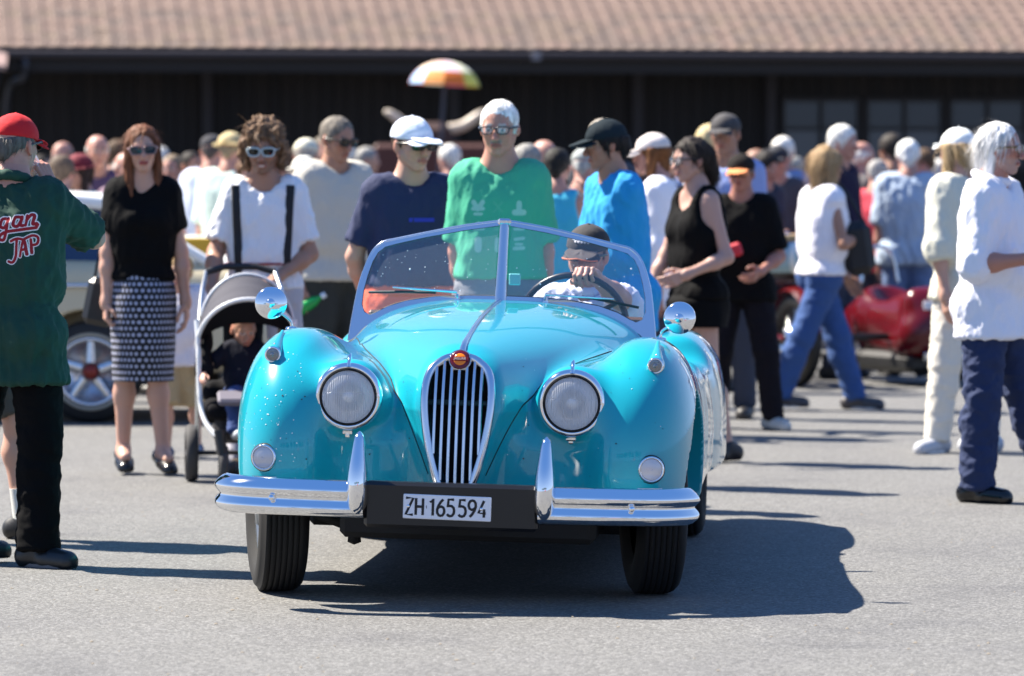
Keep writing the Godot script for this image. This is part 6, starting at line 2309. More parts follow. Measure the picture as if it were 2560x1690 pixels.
	bg("brown-haired woman behind the father's left shoulder", 246, 31.0, 1.62, 20.0, {"fem": true, "top": {"color": srgb(60, 66, 84)}, "hair": {"style": "long", "color": Color(0.12, 0.06, 0.035)}})
	bg("child in blue clothes behind the pushchair", 309, 26.8, 1.0, 60.0, {"hu": 0.17, "fat": 1.2, "top": {"color": srgb(80, 130, 200)}, "bottom": {"kind": "shorts", "color": srgb(60, 96, 170)}, "hair": {"style": "short", "color": Color(0.2, 0.13, 0.07)}})
	# more of the throng, further back
	var r := rnd(31)
	var shirts := [["black", srgb(20, 20, 24)], ["dark blue", srgb(34, 44, 80)], ["brown", srgb(80, 56, 44)], ["pale grey", srgb(170, 172, 176)], ["dark green", srgb(36, 56, 44)], ["wine red", srgb(96, 26, 40)], ["white", srgb(216, 216, 222)], ["denim blue", srgb(74, 96, 140)]]
	var hairs := [["black-haired", Color(0.02, 0.016, 0.014), "short"], ["brown-haired", Color(0.1, 0.06, 0.035), "full"], ["grey-haired", Color(0.3, 0.29, 0.27), "short"], ["balding", Color(0.2, 0.16, 0.12), "fringe"], ["white-haired", Color(0.62, 0.6, 0.56), "full"]]
	var near := ["behind the red cap", "right of the red cap", "over the cream car's roof", "behind the woman in black", "left of the straw hat", "between father and grey t-shirt", "left of the navy t-shirt", "between grey and navy t-shirts", "between navy and green t-shirts", "right of the green t-shirt", "behind the photographer", "left of the blue t-shirt", "right of the black cap", "behind the auburn hair", "behind the black tank top", "left of the orange peak", "right of the orange peak", "left of the blond waves", "behind the navy jacket", "between coral and pale blue shirts", "right of the pale blue shirt", "left of the cream jacket", "behind the cream jacket", "by the right edge"]
	var at := [40, 68, 112, 160, 217, 286, 350, 366, 452, 536, 569, 592, 642, 650, 682, 716, 756, 800, 848, 884, 926, 938, 952, 968]
	for n in 24:
		var z2 := r.randf_range(36.0, 42.0)
		var a: Array = shirts[(n * 5 + 1) % 8]
		var b: Array = hairs[(n * 3 + r.randi() % 2) % 5]
		bg("%s onlooker in %s top far back %s" % [b[0], a[0], near[n]], at[n] + r.randf_range(-4, 4), z2, r.randf_range(1.62, 1.80), r.randf_range(-180, 180), {"cell": 0.027, "hcell": 0.013, "fcell": 0.012, "skin": [PINK, TAN, FAIR][r.randi() % 3], "top": {"color": a[1], "sleeve": r.randf_range(0.6, 1.7), "pad": 0.016}, "hair": {"style": b[2], "color": b[1]}})
	build_driver()

func build_driver() -> void:
	# sits in the roadster, one fist on top of the wheel; placed in the car's own axes
	var car: Node3D = find_child("roadster", false, false)
	var at := Vector3(0.265, -0.015, -2.86)
	var d := {"label": "driver of the roadster in dark cap and sunglasses, fist on the wheel", "at": Vector3.ZERO, "h": 1.74, "fat": 1.1, "cell": 0.013, "hcell": 0.0052, "fcell": 0.0036, "skin": Color(0.42, 0.225, 0.165), "pelvis": Vector3(0, 0.50, 0), "lean": Vector3(0, 1, -0.06),
		"head": [-10.0, 4.0, -3.0], "face": {"beard": 0.45, "beard_color": Color(0.14, 0.1, 0.085), "jaw": 1.08, "lip": Color(0.3, 0.12, 0.1)},
		"arms": [[Vector3(-0.32, -0.8, 0.55), Vector3(0.1, -0.1, 1)], [{"to": Vector3(0.055, 1.125, 0.485), "pole": Vector3(1, -0.55, 0.1)}, null, Vector3(-0.3, 0.30, 0.9), Vector3(0, -1, 0.35), Vector3(-1, 0, 0), [0.95, 0.5]]],
		"legs": [[Vector3(-0.12, 0.1, 1), Vector3(0, -0.7, 1)], [Vector3(0.12, 0.1, 1), Vector3(0, -0.7, 1)]],
		"top": {"color": srgb(206, 212, 232), "sleeve": 0.85, "hem": 0.27, "pad": 0.016, "collar": true, "fold": 0.014}, "bottom": {"color": srgb(70, 74, 86)}, "shoes": {"color": srgb(30, 30, 30)},
		"hair": {"style": "crop", "color": Color(0.08, 0.06, 0.05)}, "cap": {"color": srgb(46, 44, 46), "brim_color": srgb(58, 52, 54), "tilt": 8.0}, "glasses": {"frame": srgb(20, 20, 24), "lens": srgb(18, 19, 24), "w": 0.14, "h": 0.08}}
	var t := person(d)
	t.transform = car.transform * Transform3D(Basis(Vector3.UP, deg_to_rad(0.0)), at)
	# pale script across the cap and the orange edge of its peak
	var O: Vector3 = info.O
	var b: Basis = info.hb * Basis(Vector3.RIGHT, deg_to_rad(8.0))
	var u: float = info.u
	var s := st()
	var pts := []
	for n in 40:
		var k := n / 39.0
		var a := lerpf(-0.62, 0.62, k)
		var y := 0.31 + 0.028 * sin(k * 50.0) * (1.0 - 0.3 * k) + (0.035 if n < 6 else 0.0)
		var rr := sqrt(maxf(0.0, 1.0 - pow((y - 0.17) / 0.40, 2.0)))
		pts.append(O + b * Vector3(sin(a) * 0.402 * rr, y, -0.06 + cos(a) * 0.465 * rr) * u)
	tube(s, pts, 0.0028, 5, 0.6, b.z)
	obj("cap_script", s, mat(srgb(214, 214, 222), 0.6), t)
	s = st()
	pts = []
	for n in 25:
		var a := lerpf(-1.25, 1.25, n / 24.0)
		pts.append(O + b * Vector3(sin(a) * 0.335, 0.09 - 0.06 * absf(sin(a)) + 0.0, 0.43 + cos(a) * 0.33) * u)
	tube(s, smooth_path(pts, 2), 0.0032, 6)
	obj("peak_edging", s, mat(srgb(196, 104, 66), 0.6), t)

# ---------------------------------------------------------------- pushchair, vehicles, stall
func build_pushchair() -> void:
	var z := 21.6
	var t := thing("pushchair", "grey and black pushchair with white piping and a hood, beside the roadster", "pushchair", Vector3(spot(245, z), 0, -z), deg_to_rad(6.0))
	var white := mat(srgb(214, 216, 218), 0.3)
	var alu := mat(srgb(206, 210, 214), 0.22, 0.9)
	var black := cloth_mat(srgb(18, 18, 22))
	var dark := mat(srgb(24, 24, 27), 0.5)
	# hood: bows of cloth from the front rim back to the handle
	var shell := func(k: float, a: float, grow: float) -> Vector3:      # k: 0 front rim .. 1 back, a: 0..PI across
		var ce := Vector3(0.01, lerpf(0.665, 0.755, k), lerpf(0.06, -0.03, k))
		var up := lerpf(0.235, 0.26, k) + grow
		return ce + Vector3(-cos(a) * (0.242 + grow - 0.02 * k), sin(a) * up, sin(a) * lerpf(0.12, -0.02, k))
	var s := st()
	var rs := []
	for i in 9:
		var ring := []
		for j in 25:
			ring.append(shell.call(i / 8.0, PI * j / 24.0, 0.0 + 0.006 * sin(i * 2.2 + j * 0.4)))
		rs.append(ring)
	rings(s, rs, false, false, 1)
	var rs2 := []
	for i in range(8, -1, -1):
		var ring := []
		for j in 25:
			ring.append(shell.call(i / 8.0, PI * j / 24.0, -0.008 + 0.006 * sin(i * 2.2 + j * 0.4)))
		rs2.append(ring)
	rings(s, rs2, false, false, 1)
	obj("hood", s, cloth_mat(srgb(58, 58, 68)), t)
	for k in [0.0, 1.0]:
		s = st()
		var pts := []
		for j in 25:
			pts.append(shell.call(k, PI * j / 24.0, 0.004))
		tube(s, pts, 0.0105 if k == 0.0 else 0.008, 8)
		obj("hood_piping", s, white, t)
	# visor lip under the front rim
	s = st()
	rs = []
	for i in 4:
		var ring := []
		for j in 21:
			var a := lerpf(0.12, PI - 0.12, j / 20.0)
			var p: Vector3 = shell.call(0.0, a, -0.008)
			ring.append(p + Vector3(0, -0.035 * i * sin(a), -0.025 * i))
		rs.append(ring)
	rings(s, rs, false, false, 1)
	obj("visor", s, black, t)
	# seat: back, base, footrest
	var f := Fld.new()
	f.k = 0.05
	f.cone(Vector3(-0.13, 0.84, -0.2), Vector3(0.13, 0.84, -0.2), 0.05, 0.05)
	f.cone(Vector3(-0.15, 0.45, -0.12), Vector3(0.15, 0.45, -0.12), 0.055, 0.055)
	f.cone(Vector3(0, 0.84, -0.22), Vector3(0, 0.45, -0.14), 0.09, 0.1)
	f.cone(Vector3(-0.16, 0.36, 0.02), Vector3(0.16, 0.36, 0.02), 0.06, 0.06)
	f.cone(Vector3(-0.15, 0.37, 0.14), Vector3(0.15, 0.37, 0.14), 0.05, 0.05)
	for sx in [-1.0, 1.0]:
		f.cone(Vector3(sx * 0.19, 0.82, -0.14), Vector3(sx * 0.2, 0.56, 0.08), 0.03, 0.045)
	later("seat", t, black, [{"f": f, "cell": 0.014, "wrinkle": [0.012, 6.0, Vector3.ONE, 4]}])
	s = st()
	box(s, Vector3(0, 0.435, 0.27), Vector3(0.29, 0.035, 0.16), Basis(Vector3.RIGHT, 0.25), 0.012)
	obj("footrest", s, mat(srgb(92, 88, 100), 0.7), t)
	s = st()
	box(s, Vector3(0, 0.28, -0.03), Vector3(0.30, 0.14, 0.34), Basis(Vector3.RIGHT, -0.12), 0.03)
	obj("basket", s, cloth_mat(srgb(40, 38, 42)), t)
	for sx in [-1.0, 1.0]:
		s = st()
		tube(s, smooth_path([Vector3(sx * 0.235, 0.80, 0.06), Vector3(sx * 0.228, 0.66, 0.10), Vector3(sx * 0.222, 0.42, 0.13), Vector3(sx * 0.2, 0.32, 0.2), Vector3(sx * 0.15, 0.255, 0.27)], 5), 0.0125, 8)
		obj("side_frame", s, white, t)
		s = st()
		tube(s, smooth_path([Vector3(sx * 0.225, 0.7, 0.0), Vector3(sx * 0.2, 0.9, -0.3), Vector3(sx * 0.17, 1.02, -0.5)], 5), 0.013, 8)
		tube(s, [Vector3(sx * 0.225, 0.7, 0.0), Vector3(sx * 0.225, 0.14, -0.3)], 0.012, 8)
		obj("push_frame", s, alu, t)
		s = st()
		tube(s, [Vector3(sx * 0.135, 0.28, 0.26), Vector3(sx * 0.125, 0.17, 0.28)], [0.03, 0.024], 12)
		tube(s, [Vector3(sx * 0.125, 0.18, 0.28), Vector3(sx * 0.125, 0.10, 0.23)], 0.016, 8)
		obj("front_fork", s, dark, t)
		for q in [[Vector3(sx * 0.115, 0.105, 0.22), 0.105, 0.022, "front_wheel"], [Vector3(sx * 0.25, 0.14, -0.3), 0.14, 0.03, "rear_wheel"]]:
			var w := Node3D.new()
			w.name = q[3]
			t.add_child(w, true)
			s = st()
			var r: float = q[1]
			lathe(s, q[0], Vector3.RIGHT, [[r * 0.72, -q[2]], [r * 0.93, -q[2]], [r, -q[2] * 0.4], [r, q[2] * 0.4], [r * 0.93, q[2]], [r * 0.72, q[2]]], 28)
			obj("tyre", s, mat(srgb(58, 57, 58), 0.8), w)
			s = st()
			lathe(s, q[0], Vector3.RIGHT, [[r * 0.74, -q[2] * 0.7], [0.02, -q[2] * 0.9], [0.0, -q[2]]], 20)
			lathe(s, q[0], Vector3.LEFT, [[r * 0.74, -q[2] * 0.7], [0.02, -q[2] * 0.9], [0.0, -q[2]]], 20)
			obj("hub", s, mat(srgb(110, 110, 116), 0.4), w)
	s = st()
	tube(s, [Vector3(-0.17, 1.02, -0.5), Vector3(-0.08, 1.045, -0.53), Vector3(0.08, 1.045, -0.53), Vector3(0.17, 1.02, -0.5)], 0.017, 10)
	obj("handle", s, dark, t)
	s = st()
	tube(s, [Vector3(-0.25, 0.14, -0.3), Vector3(0.25, 0.14, -0.3)], 0.011, 8)
	obj("rear_axle", s, dark, t)
	# the child in it
	var at: Vector3 = t.transform * Vector3(0.0, 0.0, -0.02)
	person({"label": "baby in dark clothes sitting in the pushchair", "at": at, "yaw": 14.0, "h": 0.78, "hu": 0.215, "fat": 1.3, "cell": 0.011, "hcell": 0.0062, "fcell": 0.006, "skin": Color(0.52, 0.28, 0.2), "pelvis": Vector3(0, 0.44, 0), "lean": Vector3(0, 1, -0.2), "face": {"jaw": 0.8, "brow": Color(0.3, 0.2, 0.13)},
		"head": [4.0, 16.0, 4.0], "arms": [[Vector3(-0.8, -0.5, 0.4), Vector3(-0.3, -0.3, 0.8)], [Vector3(0.4, -0.8, 0.5), Vector3(-0.3, -0.3, 1)]],
		"legs": [[Vector3(-0.25, 0.05, 1), Vector3(-0.05, -1, 0.5), Vector3(0, 0.2, 1)], [Vector3(0.25, 0.05, 1), Vector3(0.05, -1, 0.5), Vector3(0, 0.2, 1)]],
		"top": {"color": srgb(26, 28, 40), "sleeve": 0.8, "hem": 0.45, "pad": 0.02}, "bottom": {"color": srgb(44, 66, 116), "pad": 0.02}, "shoes": {"color": srgb(170, 176, 184)}})

func side_wheel(t: Node3D, c: Vector3, r: float, wid: float, facing: float, cap: Color, hub: Color) -> void:
	var w := Node3D.new()
	w.name = "wheel"
	t.add_child(w, true)
	var ax := Vector3(0, 0, facing)
	var s := st()
	lathe(s, c, ax, [[r * 0.6, -wid], [r * 0.9, -wid], [r, -wid * 0.7], [r, wid * 0.6], [r * 0.93, wid], [r * 0.66, wid]], 40)
	obj("tyre", s, mat(srgb(26, 26, 27), 0.7), w)
	s = st()
	lathe(s, c, ax, [[r * 0.76, wid * 1.0], [r * 0.755, wid * 1.05], [r * 0.7, wid * 1.05], [r * 0.69, wid * 0.98]], 40)
	obj("white_wall", s, mat(srgb(150, 146, 132), 0.5), w)
	s = st()
	lathe(s, c, ax, [[r * 0.68, wid * 0.9], [r * 0.66, wid * 1.06], [r * 0.6, wid * 0.95], [r * 0.58, wid * 0.5], [0.0, wid * 0.45]], 40)
	obj("rim", s, mat(cap, 0.25, 0.9), w)
	for n in 5:
		s = st()
		var a := TAU * n / 5.0 + 0.3
		var d := Vector3(cos(a), sin(a), 0)
		tube(s, [c + d * r * 0.18 + ax * wid * 0.8, c + d * r * 0.6 + ax * wid * 0.75], [r * 0.10, r * 0.07], 8, 0.5, ax)
		obj("spoke", s, mat(cap, 0.25, 0.9), w)
	s = st()
	lathe(s, c, ax, [[r * 0.15, wid * 0.6], [r * 0.15, wid * 0.95], [r * 0.1, wid * 1.1], [0.0, wid * 1.12]], 24)
	obj("hub_cap", s, mat(hub, 0.3, 0.3), w)

func build_cars() -> void:
	# long cream coupe seen from the side; x along the car, nose to the left
	var z := 27.9
	var t := thing("parked_car", "long cream two-tone coupe with white roof parked behind the woman in black", "car", Vector3(spot(88, 26.9), 0, -z))
	var f := Fld.new()
	f.fn = func(p: Vector3) -> float:
		var x := p.x
		var top := lut([-3.6, -3.0, -1.6, -0.4, 0.9, 1.35], [0.8, 0.92, 0.96, 0.985, 0.95, 0.88], x)
		var d := rbox(x + 1.2, p.y - (0.3 + top) * 0.5, p.z, 2.62, (top - 0.3) * 0.5, 0.93 - 0.06 * clampf((p.y - 0.6) / 0.4, 0.0, 1.0), 0.13)
		var arch := Vector2(x, p.y - 0.31).length() - 0.375
		d = maxf(d, -maxf(arch, 0.55 - p.z))
		var arch2 := Vector2(x + 2.85, p.y - 0.31).length() - 0.375
		return maxf(d, -maxf(arch2, 0.55 - p.z))
	f.lo = Vector3(-3.85, 0.28, -0.96)
	f.hi = Vector3(1.45, 1.05, 0.96)
	later("body", t, mat(srgb(190, 178, 148), 0.42), [{"f": f, "cell": 0.04}])
	var g := Fld.new()
	g.fn = func(p: Vector3) -> float:
		var k := clampf((p.y - 0.95) / 0.4, 0.0, 1.0)
		return rbox(p.x + lerpf(0.7, 0.55, k), p.y - 1.1, p.z, lerpf(1.3, 0.72, k), 0.25, lerpf(0.78, 0.66, k), 0.08)
	g.lo = Vector3(-2.2, 0.84, -0.85)
	g.hi = Vector3(0.85, 1.38, 0.85)
	var dk := mat(srgb(30, 52, 84), 0.05)
	later("window", t, dk, [{"f": g, "cell": 0.035}])
	var rf := Fld.new()
	rf.fn = func(p: Vector3) -> float:
		return rbox(p.x + 0.55, p.y - 1.36 + absf(p.x + 0.55) * absf(p.x + 0.55) * 0.09, p.z, 0.86, 0.045, 0.72, 0.04)
	rf.lo = Vector3(-1.6, 1.2, -0.8)
	rf.hi = Vector3(0.5, 1.42, 0.8)
	later("roof", t, mat(srgb(226, 226, 224), 0.3), [{"f": rf, "cell": 0.03}])
	for x in [[0.1, 0.77, 0.0], [-1.21, -1.85, 0.0], [-0.55, -0.55, 0.0]]:
		var s0 := st()
		tube(s0, [Vector3(x[0], 1.33, 0.68), Vector3(x[1], 0.93, 0.80)], 0.035, 8)
		obj("roof_pillar", s0, mat(srgb(226, 226, 224), 0.3), t)
	var s := st()
	box(s, Vector3(-1.2, 0.83, 0.905), Vector3(5.0, 0.025, 0.03), Basis.IDENTITY, 0.008)
	obj("chrome_strip", s, mat(srgb(200, 206, 216), 0.1, 1.0), t)
	s = st()
	box(s, Vector3(-1.4, 0.34, 0.925), Vector3(2.0, 0.05, 0.03), Basis.IDENTITY, 0.008)
	obj("sill_strip", s, mat(srgb(160, 170, 190), 0.15, 1.0), t)
	s = st()
	box(s, Vector3(0.7, 0.945, 0.0), Vector3(1.0, 0.08, 1.56), Basis.IDENTITY, 0.03)
	obj("white_deck", s, mat(srgb(226, 226, 222), 0.3), t)
	for x in [0.0, -2.85]:
		side_wheel(t, Vector3(x, 0.31, 0.78), 0.31, 0.1, 1.0, srgb(206, 210, 216), srgb(120, 36, 30))
	# yellow and white car beyond it
	z = 32.0
	t = thing("parked_car", "yellow and white low car half hidden behind the cream coupe", "car", Vector3(spot(212, z), 0, -z))
	var y := Fld.new()
	y.fn = func(p: Vector3) -> float:
		var top := lut([-2.0, -1.2, 0.3, 1.4, 2.0], [0.86, 1.02, 1.06, 1.02, 0.84], p.x)
		var d := rbox(p.x, p.y - (0.3 + top) * 0.5, p.z, 2.0, (top - 0.3) * 0.5, 0.8, 0.16)
		for x in [-1.3, 1.3]:
			d = maxf(d, -maxf(Vector2(p.x - x, p.y - 0.3).length() - 0.36, 0.5 - absf(p.z)))
		return d
	y.lo = Vector3(-2.05, 0.28, -0.85)
	y.hi = Vector3(2.05, 1.1, 0.85)
	later("body", t, mat(srgb(214, 212, 196), 0.3), [{"f": y, "cell": 0.045}])
	s = st()
	box(s, Vector3(0, 1.0, 0.80), Vector3(3.4, 0.12, 0.04), Basis.IDENTITY, 0.006)
	obj("yellow_band", s, mat(srgb(226, 184, 52), 0.35), t)
	s = st()
	tube(s, [Vector3(-0.5, 1.05, 0.6), Vector3(-0.8, 1.32, 0.5), Vector3(-0.8, 1.32, -0.5), Vector3(-0.5, 1.05, -0.6)], 0.018, 8)
	obj("windscreen_frame", s, mat(srgb(210, 214, 220), 0.1, 1.0), t)
	for x in [-1.3, 1.3]:
		side_wheel(t, Vector3(x, 0.3, 0.68), 0.3, 0.09, 1.0, srgb(150, 156, 166), srgb(120, 120, 124))

func build_motorcycles() -> void:
	motorcycle("red vintage motorcycle with red sidecar parked behind the blond woman in jeans", 797, 31.6, -68.0, true)
	motorcycle("red vintage motorcycle without sidecar beside the man in orange-peaked cap", 782, 33.0, -14.0, false)
	build_luggage()

func motorcycle(label: String, px: float, z: float, turn: float, with_sidecar: bool) -> void:
	# x along the machine, its front towards -x; the sidecar on its right
	var t := thing("motorcycle", label, "motorcycle", Vector3(spot(px, z), 0, -z), deg_to_rad(turn))
	var red := mat(srgb(82, 4, 13), 0.2)
	var chrome := mat(srgb(214, 218, 224), 0.08, 1.0)
	var black := mat(srgb(16, 16, 17), 0.5)
	for q in [[0.0, "rear_wheel"], [-1.4, "front_wheel"]]:
		var w := Node3D.new()
		w.name = q[1]
		t.add_child(w, true)
		var s := st()
		var pts := []
		for n in 36:
			pts.append(Vector3(q[0] + cos(TAU * n / 36) * 0.28, 0.335 + sin(TAU * n / 36) * 0.28, 0))
		loop(s, pts, 0.056, 10, 1.0, Vector3.BACK)
		obj("tyre", s, black, w)
		s = st()
		lathe(s, Vector3(q[0], 0.335, 0), Vector3.BACK, [[0.0, -0.09], [0.09, -0.08], [0.09, 0.08], [0.0, 0.09]], 18)
		obj("drum", s, chrome, w)
		for n in 16:
			s = st()
			var a := TAU * n / 16.0
			tube(s, [Vector3(q[0] + cos(a) * 0.08, 0.335 + sin(a) * 0.08, 0.05 if n % 2 else -0.05), Vector3(q[0] + cos(a + 0.3) * 0.25, 0.335 + sin(a + 0.3) * 0.25, 0)], 0.004, 4)
			obj("spoke", s, chrome, w)
		s = st()
		var rs := []
		for n in 15:
			var a := lerpf(0.15, 2.7, n / 14.0)
			var ring := []
			for m in 7:
				var v := lerpf(-0.09, 0.09, m / 6.0)
				var r := 0.39 - absf(v) * absf(v) * 5.0
				ring.append(Vector3(q[0] + cos(a) * r, 0.335 + sin(a) * r, v))
			rs.append(ring)
		rings(s, rs, false, false, 1)
		obj("mudguard", s, red, w)
	var f := Fld.new()
	f.k = 0.05
	f.ell(Vector3(-0.72, 0.86, 0), Vector3(0.3, 0.13, 0.14))
	later("tank", t, red, [{"f": f, "cell": 0.02}])
	f = Fld.new()
	f.k = 0.04
	f.ell(Vector3(-0.2, 0.82, 0), Vector3(0.28, 0.07, 0.14))
	f.ell(Vector3(0.14, 0.86, 0), Vector3(0.16, 0.06, 0.12))
	later("saddle", t, black, [{"f": f, "cell": 0.02}])
	f = Fld.new()
	f.k = 0.04
	f.ell(Vector3(-0.62, 0.42, 0), Vector3(0.2, 0.16, 0.12))
	f.cone(Vector3(-0.6, 0.5, 0), Vector3(-0.6, 0.72, 0), 0.09, 0.08)
	later("engine", t, mat(srgb(150, 152, 156), 0.35, 0.8), [{"f": f, "cell": 0.02}])
	for sz in [-0.11, 0.11]:
		var s := st()
		tube(s, smooth_path([Vector3(-1.4, 0.335, sz), Vector3(-1.16, 0.9, sz), Vector3(-1.08, 1.04, sz)], 4), 0.022, 8)
		obj("fork", s, chrome, t)
		s = st()
		tube(s, [Vector3(-0.62, 0.5, sz * 1.4), Vector3(-0.4, 0.27, sz * 1.6), Vector3(0.4, 0.27, sz * 1.6)], [0.025, 0.025, 0.045], 10)
		obj("exhaust", s, chrome, t)
		s = st()
		tube(s, smooth_path([Vector3(-1.06, 1.04, 0), Vector3(-1.0, 1.1, sz * 2.0), Vector3(-0.85, 1.06, sz * 3.2)], 4), 0.014, 8)
		obj("handlebar", s, chrome, t)
	var s := st()
	lathe(s, Vector3(-1.2, 0.95, 0), Vector3.LEFT, [[0.0, -0.1], [0.09, -0.04], [0.1, 0.04], [0.0, 0.06]], 20)
	obj("headlamp", s, chrome, t)
	s = st()
	tube(s, [Vector3(0.0, 0.34, 0.1), Vector3(-0.5, 0.4, 0.08), Vector3(-1.06, 0.98, 0.0), Vector3(-0.4, 0.74, 0.0), Vector3(0.1, 0.76, 0.0)], 0.02, 8)
	obj("frame", s, red, t)
	s = st()
	box(s, Vector3(0.42, 0.6, 0), Vector3(0.02, 0.13, 0.2), Basis.IDENTITY, 0.006)
	obj("rear_plate", s, mat(srgb(206, 208, 214), 0.4), t)
	if not with_sidecar:
		return
	# sidecar on the far right
	f = Fld.new()
	f.k = 0.08
	f.cone(Vector3(0.25, 0.44, -0.95), Vector3(-0.5, 0.46, -0.95), 0.24, 0.24)
	f.cone(Vector3(-0.5, 0.46, -0.95), Vector3(-1.15, 0.4, -0.95), 0.24, 0.1)
	f.cone(Vector3(0.25, 0.60, -0.82), Vector3(0.25, 0.60, -1.08), 0.1, 0.1)
	f.cone(Vector3(0.30, 0.36, -0.80), Vector3(0.30, 0.36, -1.10), 0.14, 0.14)
	f.cone(Vector3(0.2, 0.3, -0.80), Vector3(-0.6, 0.3, -0.95), 0.12, 0.12)
	var fl := st()
	box(fl, Vector3(-0.1, 0.17, -0.95), Vector3(0.9, 0.14, 0.5), Basis.IDENTITY, 0.04)  # black floor block, also standing in for the shadow below the sidecar
	obj("sidecar_floor_shade", fl, black, t)
	f.ell(Vector3(-0.25, 0.78, -0.95), Vector3(0.3, 0.26, 0.2), Basis.IDENTITY, 4)
	later("sidecar", t, red, [{"f": f, "cell": 0.025}])
	s = st()
	box(s, Vector3(0.43, 0.58, -0.95), Vector3(0.02, 0.06, 0.34), Basis.IDENTITY, 0.006)
	obj("sidecar_plate", s, mat(srgb(206, 208, 214), 0.4), t)
	s = st()
	box(s, Vector3(0.45, 0.22, -0.95), Vector3(0.03, 0.06, 0.36), Basis.IDENTITY, 0.01)
	obj("sidecar_bumper", s, chrome, t)
	var w := Node3D.new()
	w.name = "sidecar_wheel"
	t.add_child(w, true)
	s = st()
	var pts := []
	for n in 30:
		pts.append(Vector3(-0.1 + cos(TAU * n / 30) * 0.25, 0.305 + sin(TAU * n / 30) * 0.25, -1.3))
	loop(s, pts, 0.052, 10, 1.0, Vector3.BACK)
	obj("tyre", s, black, w)
	s = st()
	lathe(s, Vector3(-0.1, 0.305, -1.3), Vector3.BACK, [[0.0, -0.07], [0.2, -0.02], [0.2, 0.02], [0.0, 0.07]], 18)
	obj("rim", s, chrome, w)
	s = st()
	tube(s, smooth_path([Vector3(-0.6, 0.72, -0.80), Vector3(-0.62, 0.95, -0.86), Vector3(-0.62, 0.95, -1.04), Vector3(-0.6, 0.72, -1.1)], 4), 0.014, 8)
	obj("sidecar_screen_frame", s, chrome, t)
	s = st()
	box(s, Vector3(0.02, 0.35, -0.5), Vector3(0.05, 0.05, 0.75), Basis.IDENTITY, 0.01)
	obj("sidecar_strut", s, black, t)

func build_luggage() -> void:
	# luggage on the rack: its own things
	var s: SurfaceTool
	var roll := thing("luggage_roll", "pale teal rolled luggage strapped on the back of the motorcycle", "luggage", Vector3(spot(781, 30.6), 0.93, -30.8), deg_to_rad(-20.0))
	s = st()
	lathe(s, Vector3(-0.24, 0, 0), Vector3.RIGHT, [[0.0, -0.02], [0.07, -0.01], [0.1, 0.03], [0.105, 0.24], [0.1, 0.45], [0.07, 0.49], [0.0, 0.5]], 20)
	obj("roll", s, cloth_mat(srgb(150, 176, 184)), roll)
	for x in [-0.12, 0.12]:
		s = st()
		lathe(s, Vector3(x, 0, 0), Vector3.RIGHT, [[0.1, -0.02], [0.109, -0.015], [0.109, 0.015], [0.1, 0.02]], 20)
		obj("roll_strap", s, mat(srgb(226, 226, 220), 0.6), roll)
	var pl := thing("plank", "pale wooden plank lying above the luggage roll", "plank", Vector3(spot(776, 30.9), 1.06, -31.1), deg_to_rad(-8.0))
	s = st()
	box(s, Vector3.ZERO, Vector3(0.55, 0.045, 0.12), Basis(Vector3.BACK, 0.04), 0.008)
	obj("board", s, mat(srgb(166, 140, 104), 0.8), pl)

func build_stall() -> void:
	var z := 58.0
	var t := thing("stall", "rust red stall topped by a pair of long pale horns before the shed", "stall", Vector3(spot(432, z), 0, -z))
	var s := st()
	box(s, Vector3(0, 0.95, 0), Vector3(1.5, 1.9, 0.9), Basis.IDENTITY, 0.05)
	obj("cabinet", s, mat(srgb(72, 30, 24), 0.6), t)
	s = st()
	box(s, Vector3(0.05, 2.0, 0.1), Vector3(0.44, 0.36, 0.3), Basis.IDENTITY, 0.1)
	obj("horn_mount", s, mat(srgb(60, 30, 24), 0.6), t)
	for sx in [-1.0, 1.0]:
		s = st()
		tube(s, smooth_path([Vector3(0.05 + sx * 0.15, 2.08, 0.1), Vector3(0.05 + sx * 0.36, 2.13, 0.12), Vector3(0.05 + sx * 0.56, 2.27, 0.12), Vector3(0.05 + sx * 0.66, 2.32, 0.1)], 5), [0.075, 0.075, 0.073, 0.071, 0.07, 0.068, 0.066, 0.063, 0.06, 0.057, 0.054, 0.05, 0.045, 0.038, 0.03, 0.015], 12)
		obj("horn", s, mat(srgb(196, 182, 164), 0.4), t)
	# parasol
	var p := thing("parasol", "multicoloured striped parasol on a dark pole above the crowd", "parasol", Vector3(spot(432, z - 1.0), 0, -(z - 1.0)))
	s = st()
	tube(s, [Vector3(0, 0, 0), Vector3(0, 2.94, 0)], 0.025, 8)
	obj("pole", s, mat(srgb(40, 42, 60), 0.4), p)
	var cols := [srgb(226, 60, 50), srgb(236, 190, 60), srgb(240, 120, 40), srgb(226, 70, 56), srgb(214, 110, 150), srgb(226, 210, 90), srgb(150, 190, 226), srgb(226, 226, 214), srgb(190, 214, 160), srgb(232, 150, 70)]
	for n in 20:      # crown panels paled to paint in the sun on top, edge ones left bright
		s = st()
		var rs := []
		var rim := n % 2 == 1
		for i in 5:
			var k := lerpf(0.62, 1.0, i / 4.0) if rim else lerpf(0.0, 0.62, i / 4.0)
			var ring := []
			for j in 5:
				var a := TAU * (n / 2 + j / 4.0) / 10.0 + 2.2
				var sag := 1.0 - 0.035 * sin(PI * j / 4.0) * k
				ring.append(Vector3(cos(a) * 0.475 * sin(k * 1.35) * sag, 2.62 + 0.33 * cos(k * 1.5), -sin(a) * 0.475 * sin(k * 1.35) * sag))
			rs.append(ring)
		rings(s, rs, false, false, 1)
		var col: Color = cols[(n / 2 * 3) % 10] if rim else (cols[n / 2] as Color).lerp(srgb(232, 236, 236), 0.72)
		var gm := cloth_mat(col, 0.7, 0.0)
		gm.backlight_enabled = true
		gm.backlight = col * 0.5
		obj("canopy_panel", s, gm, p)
	p.rotation = Vector3(0.0, 0.0, -0.06)

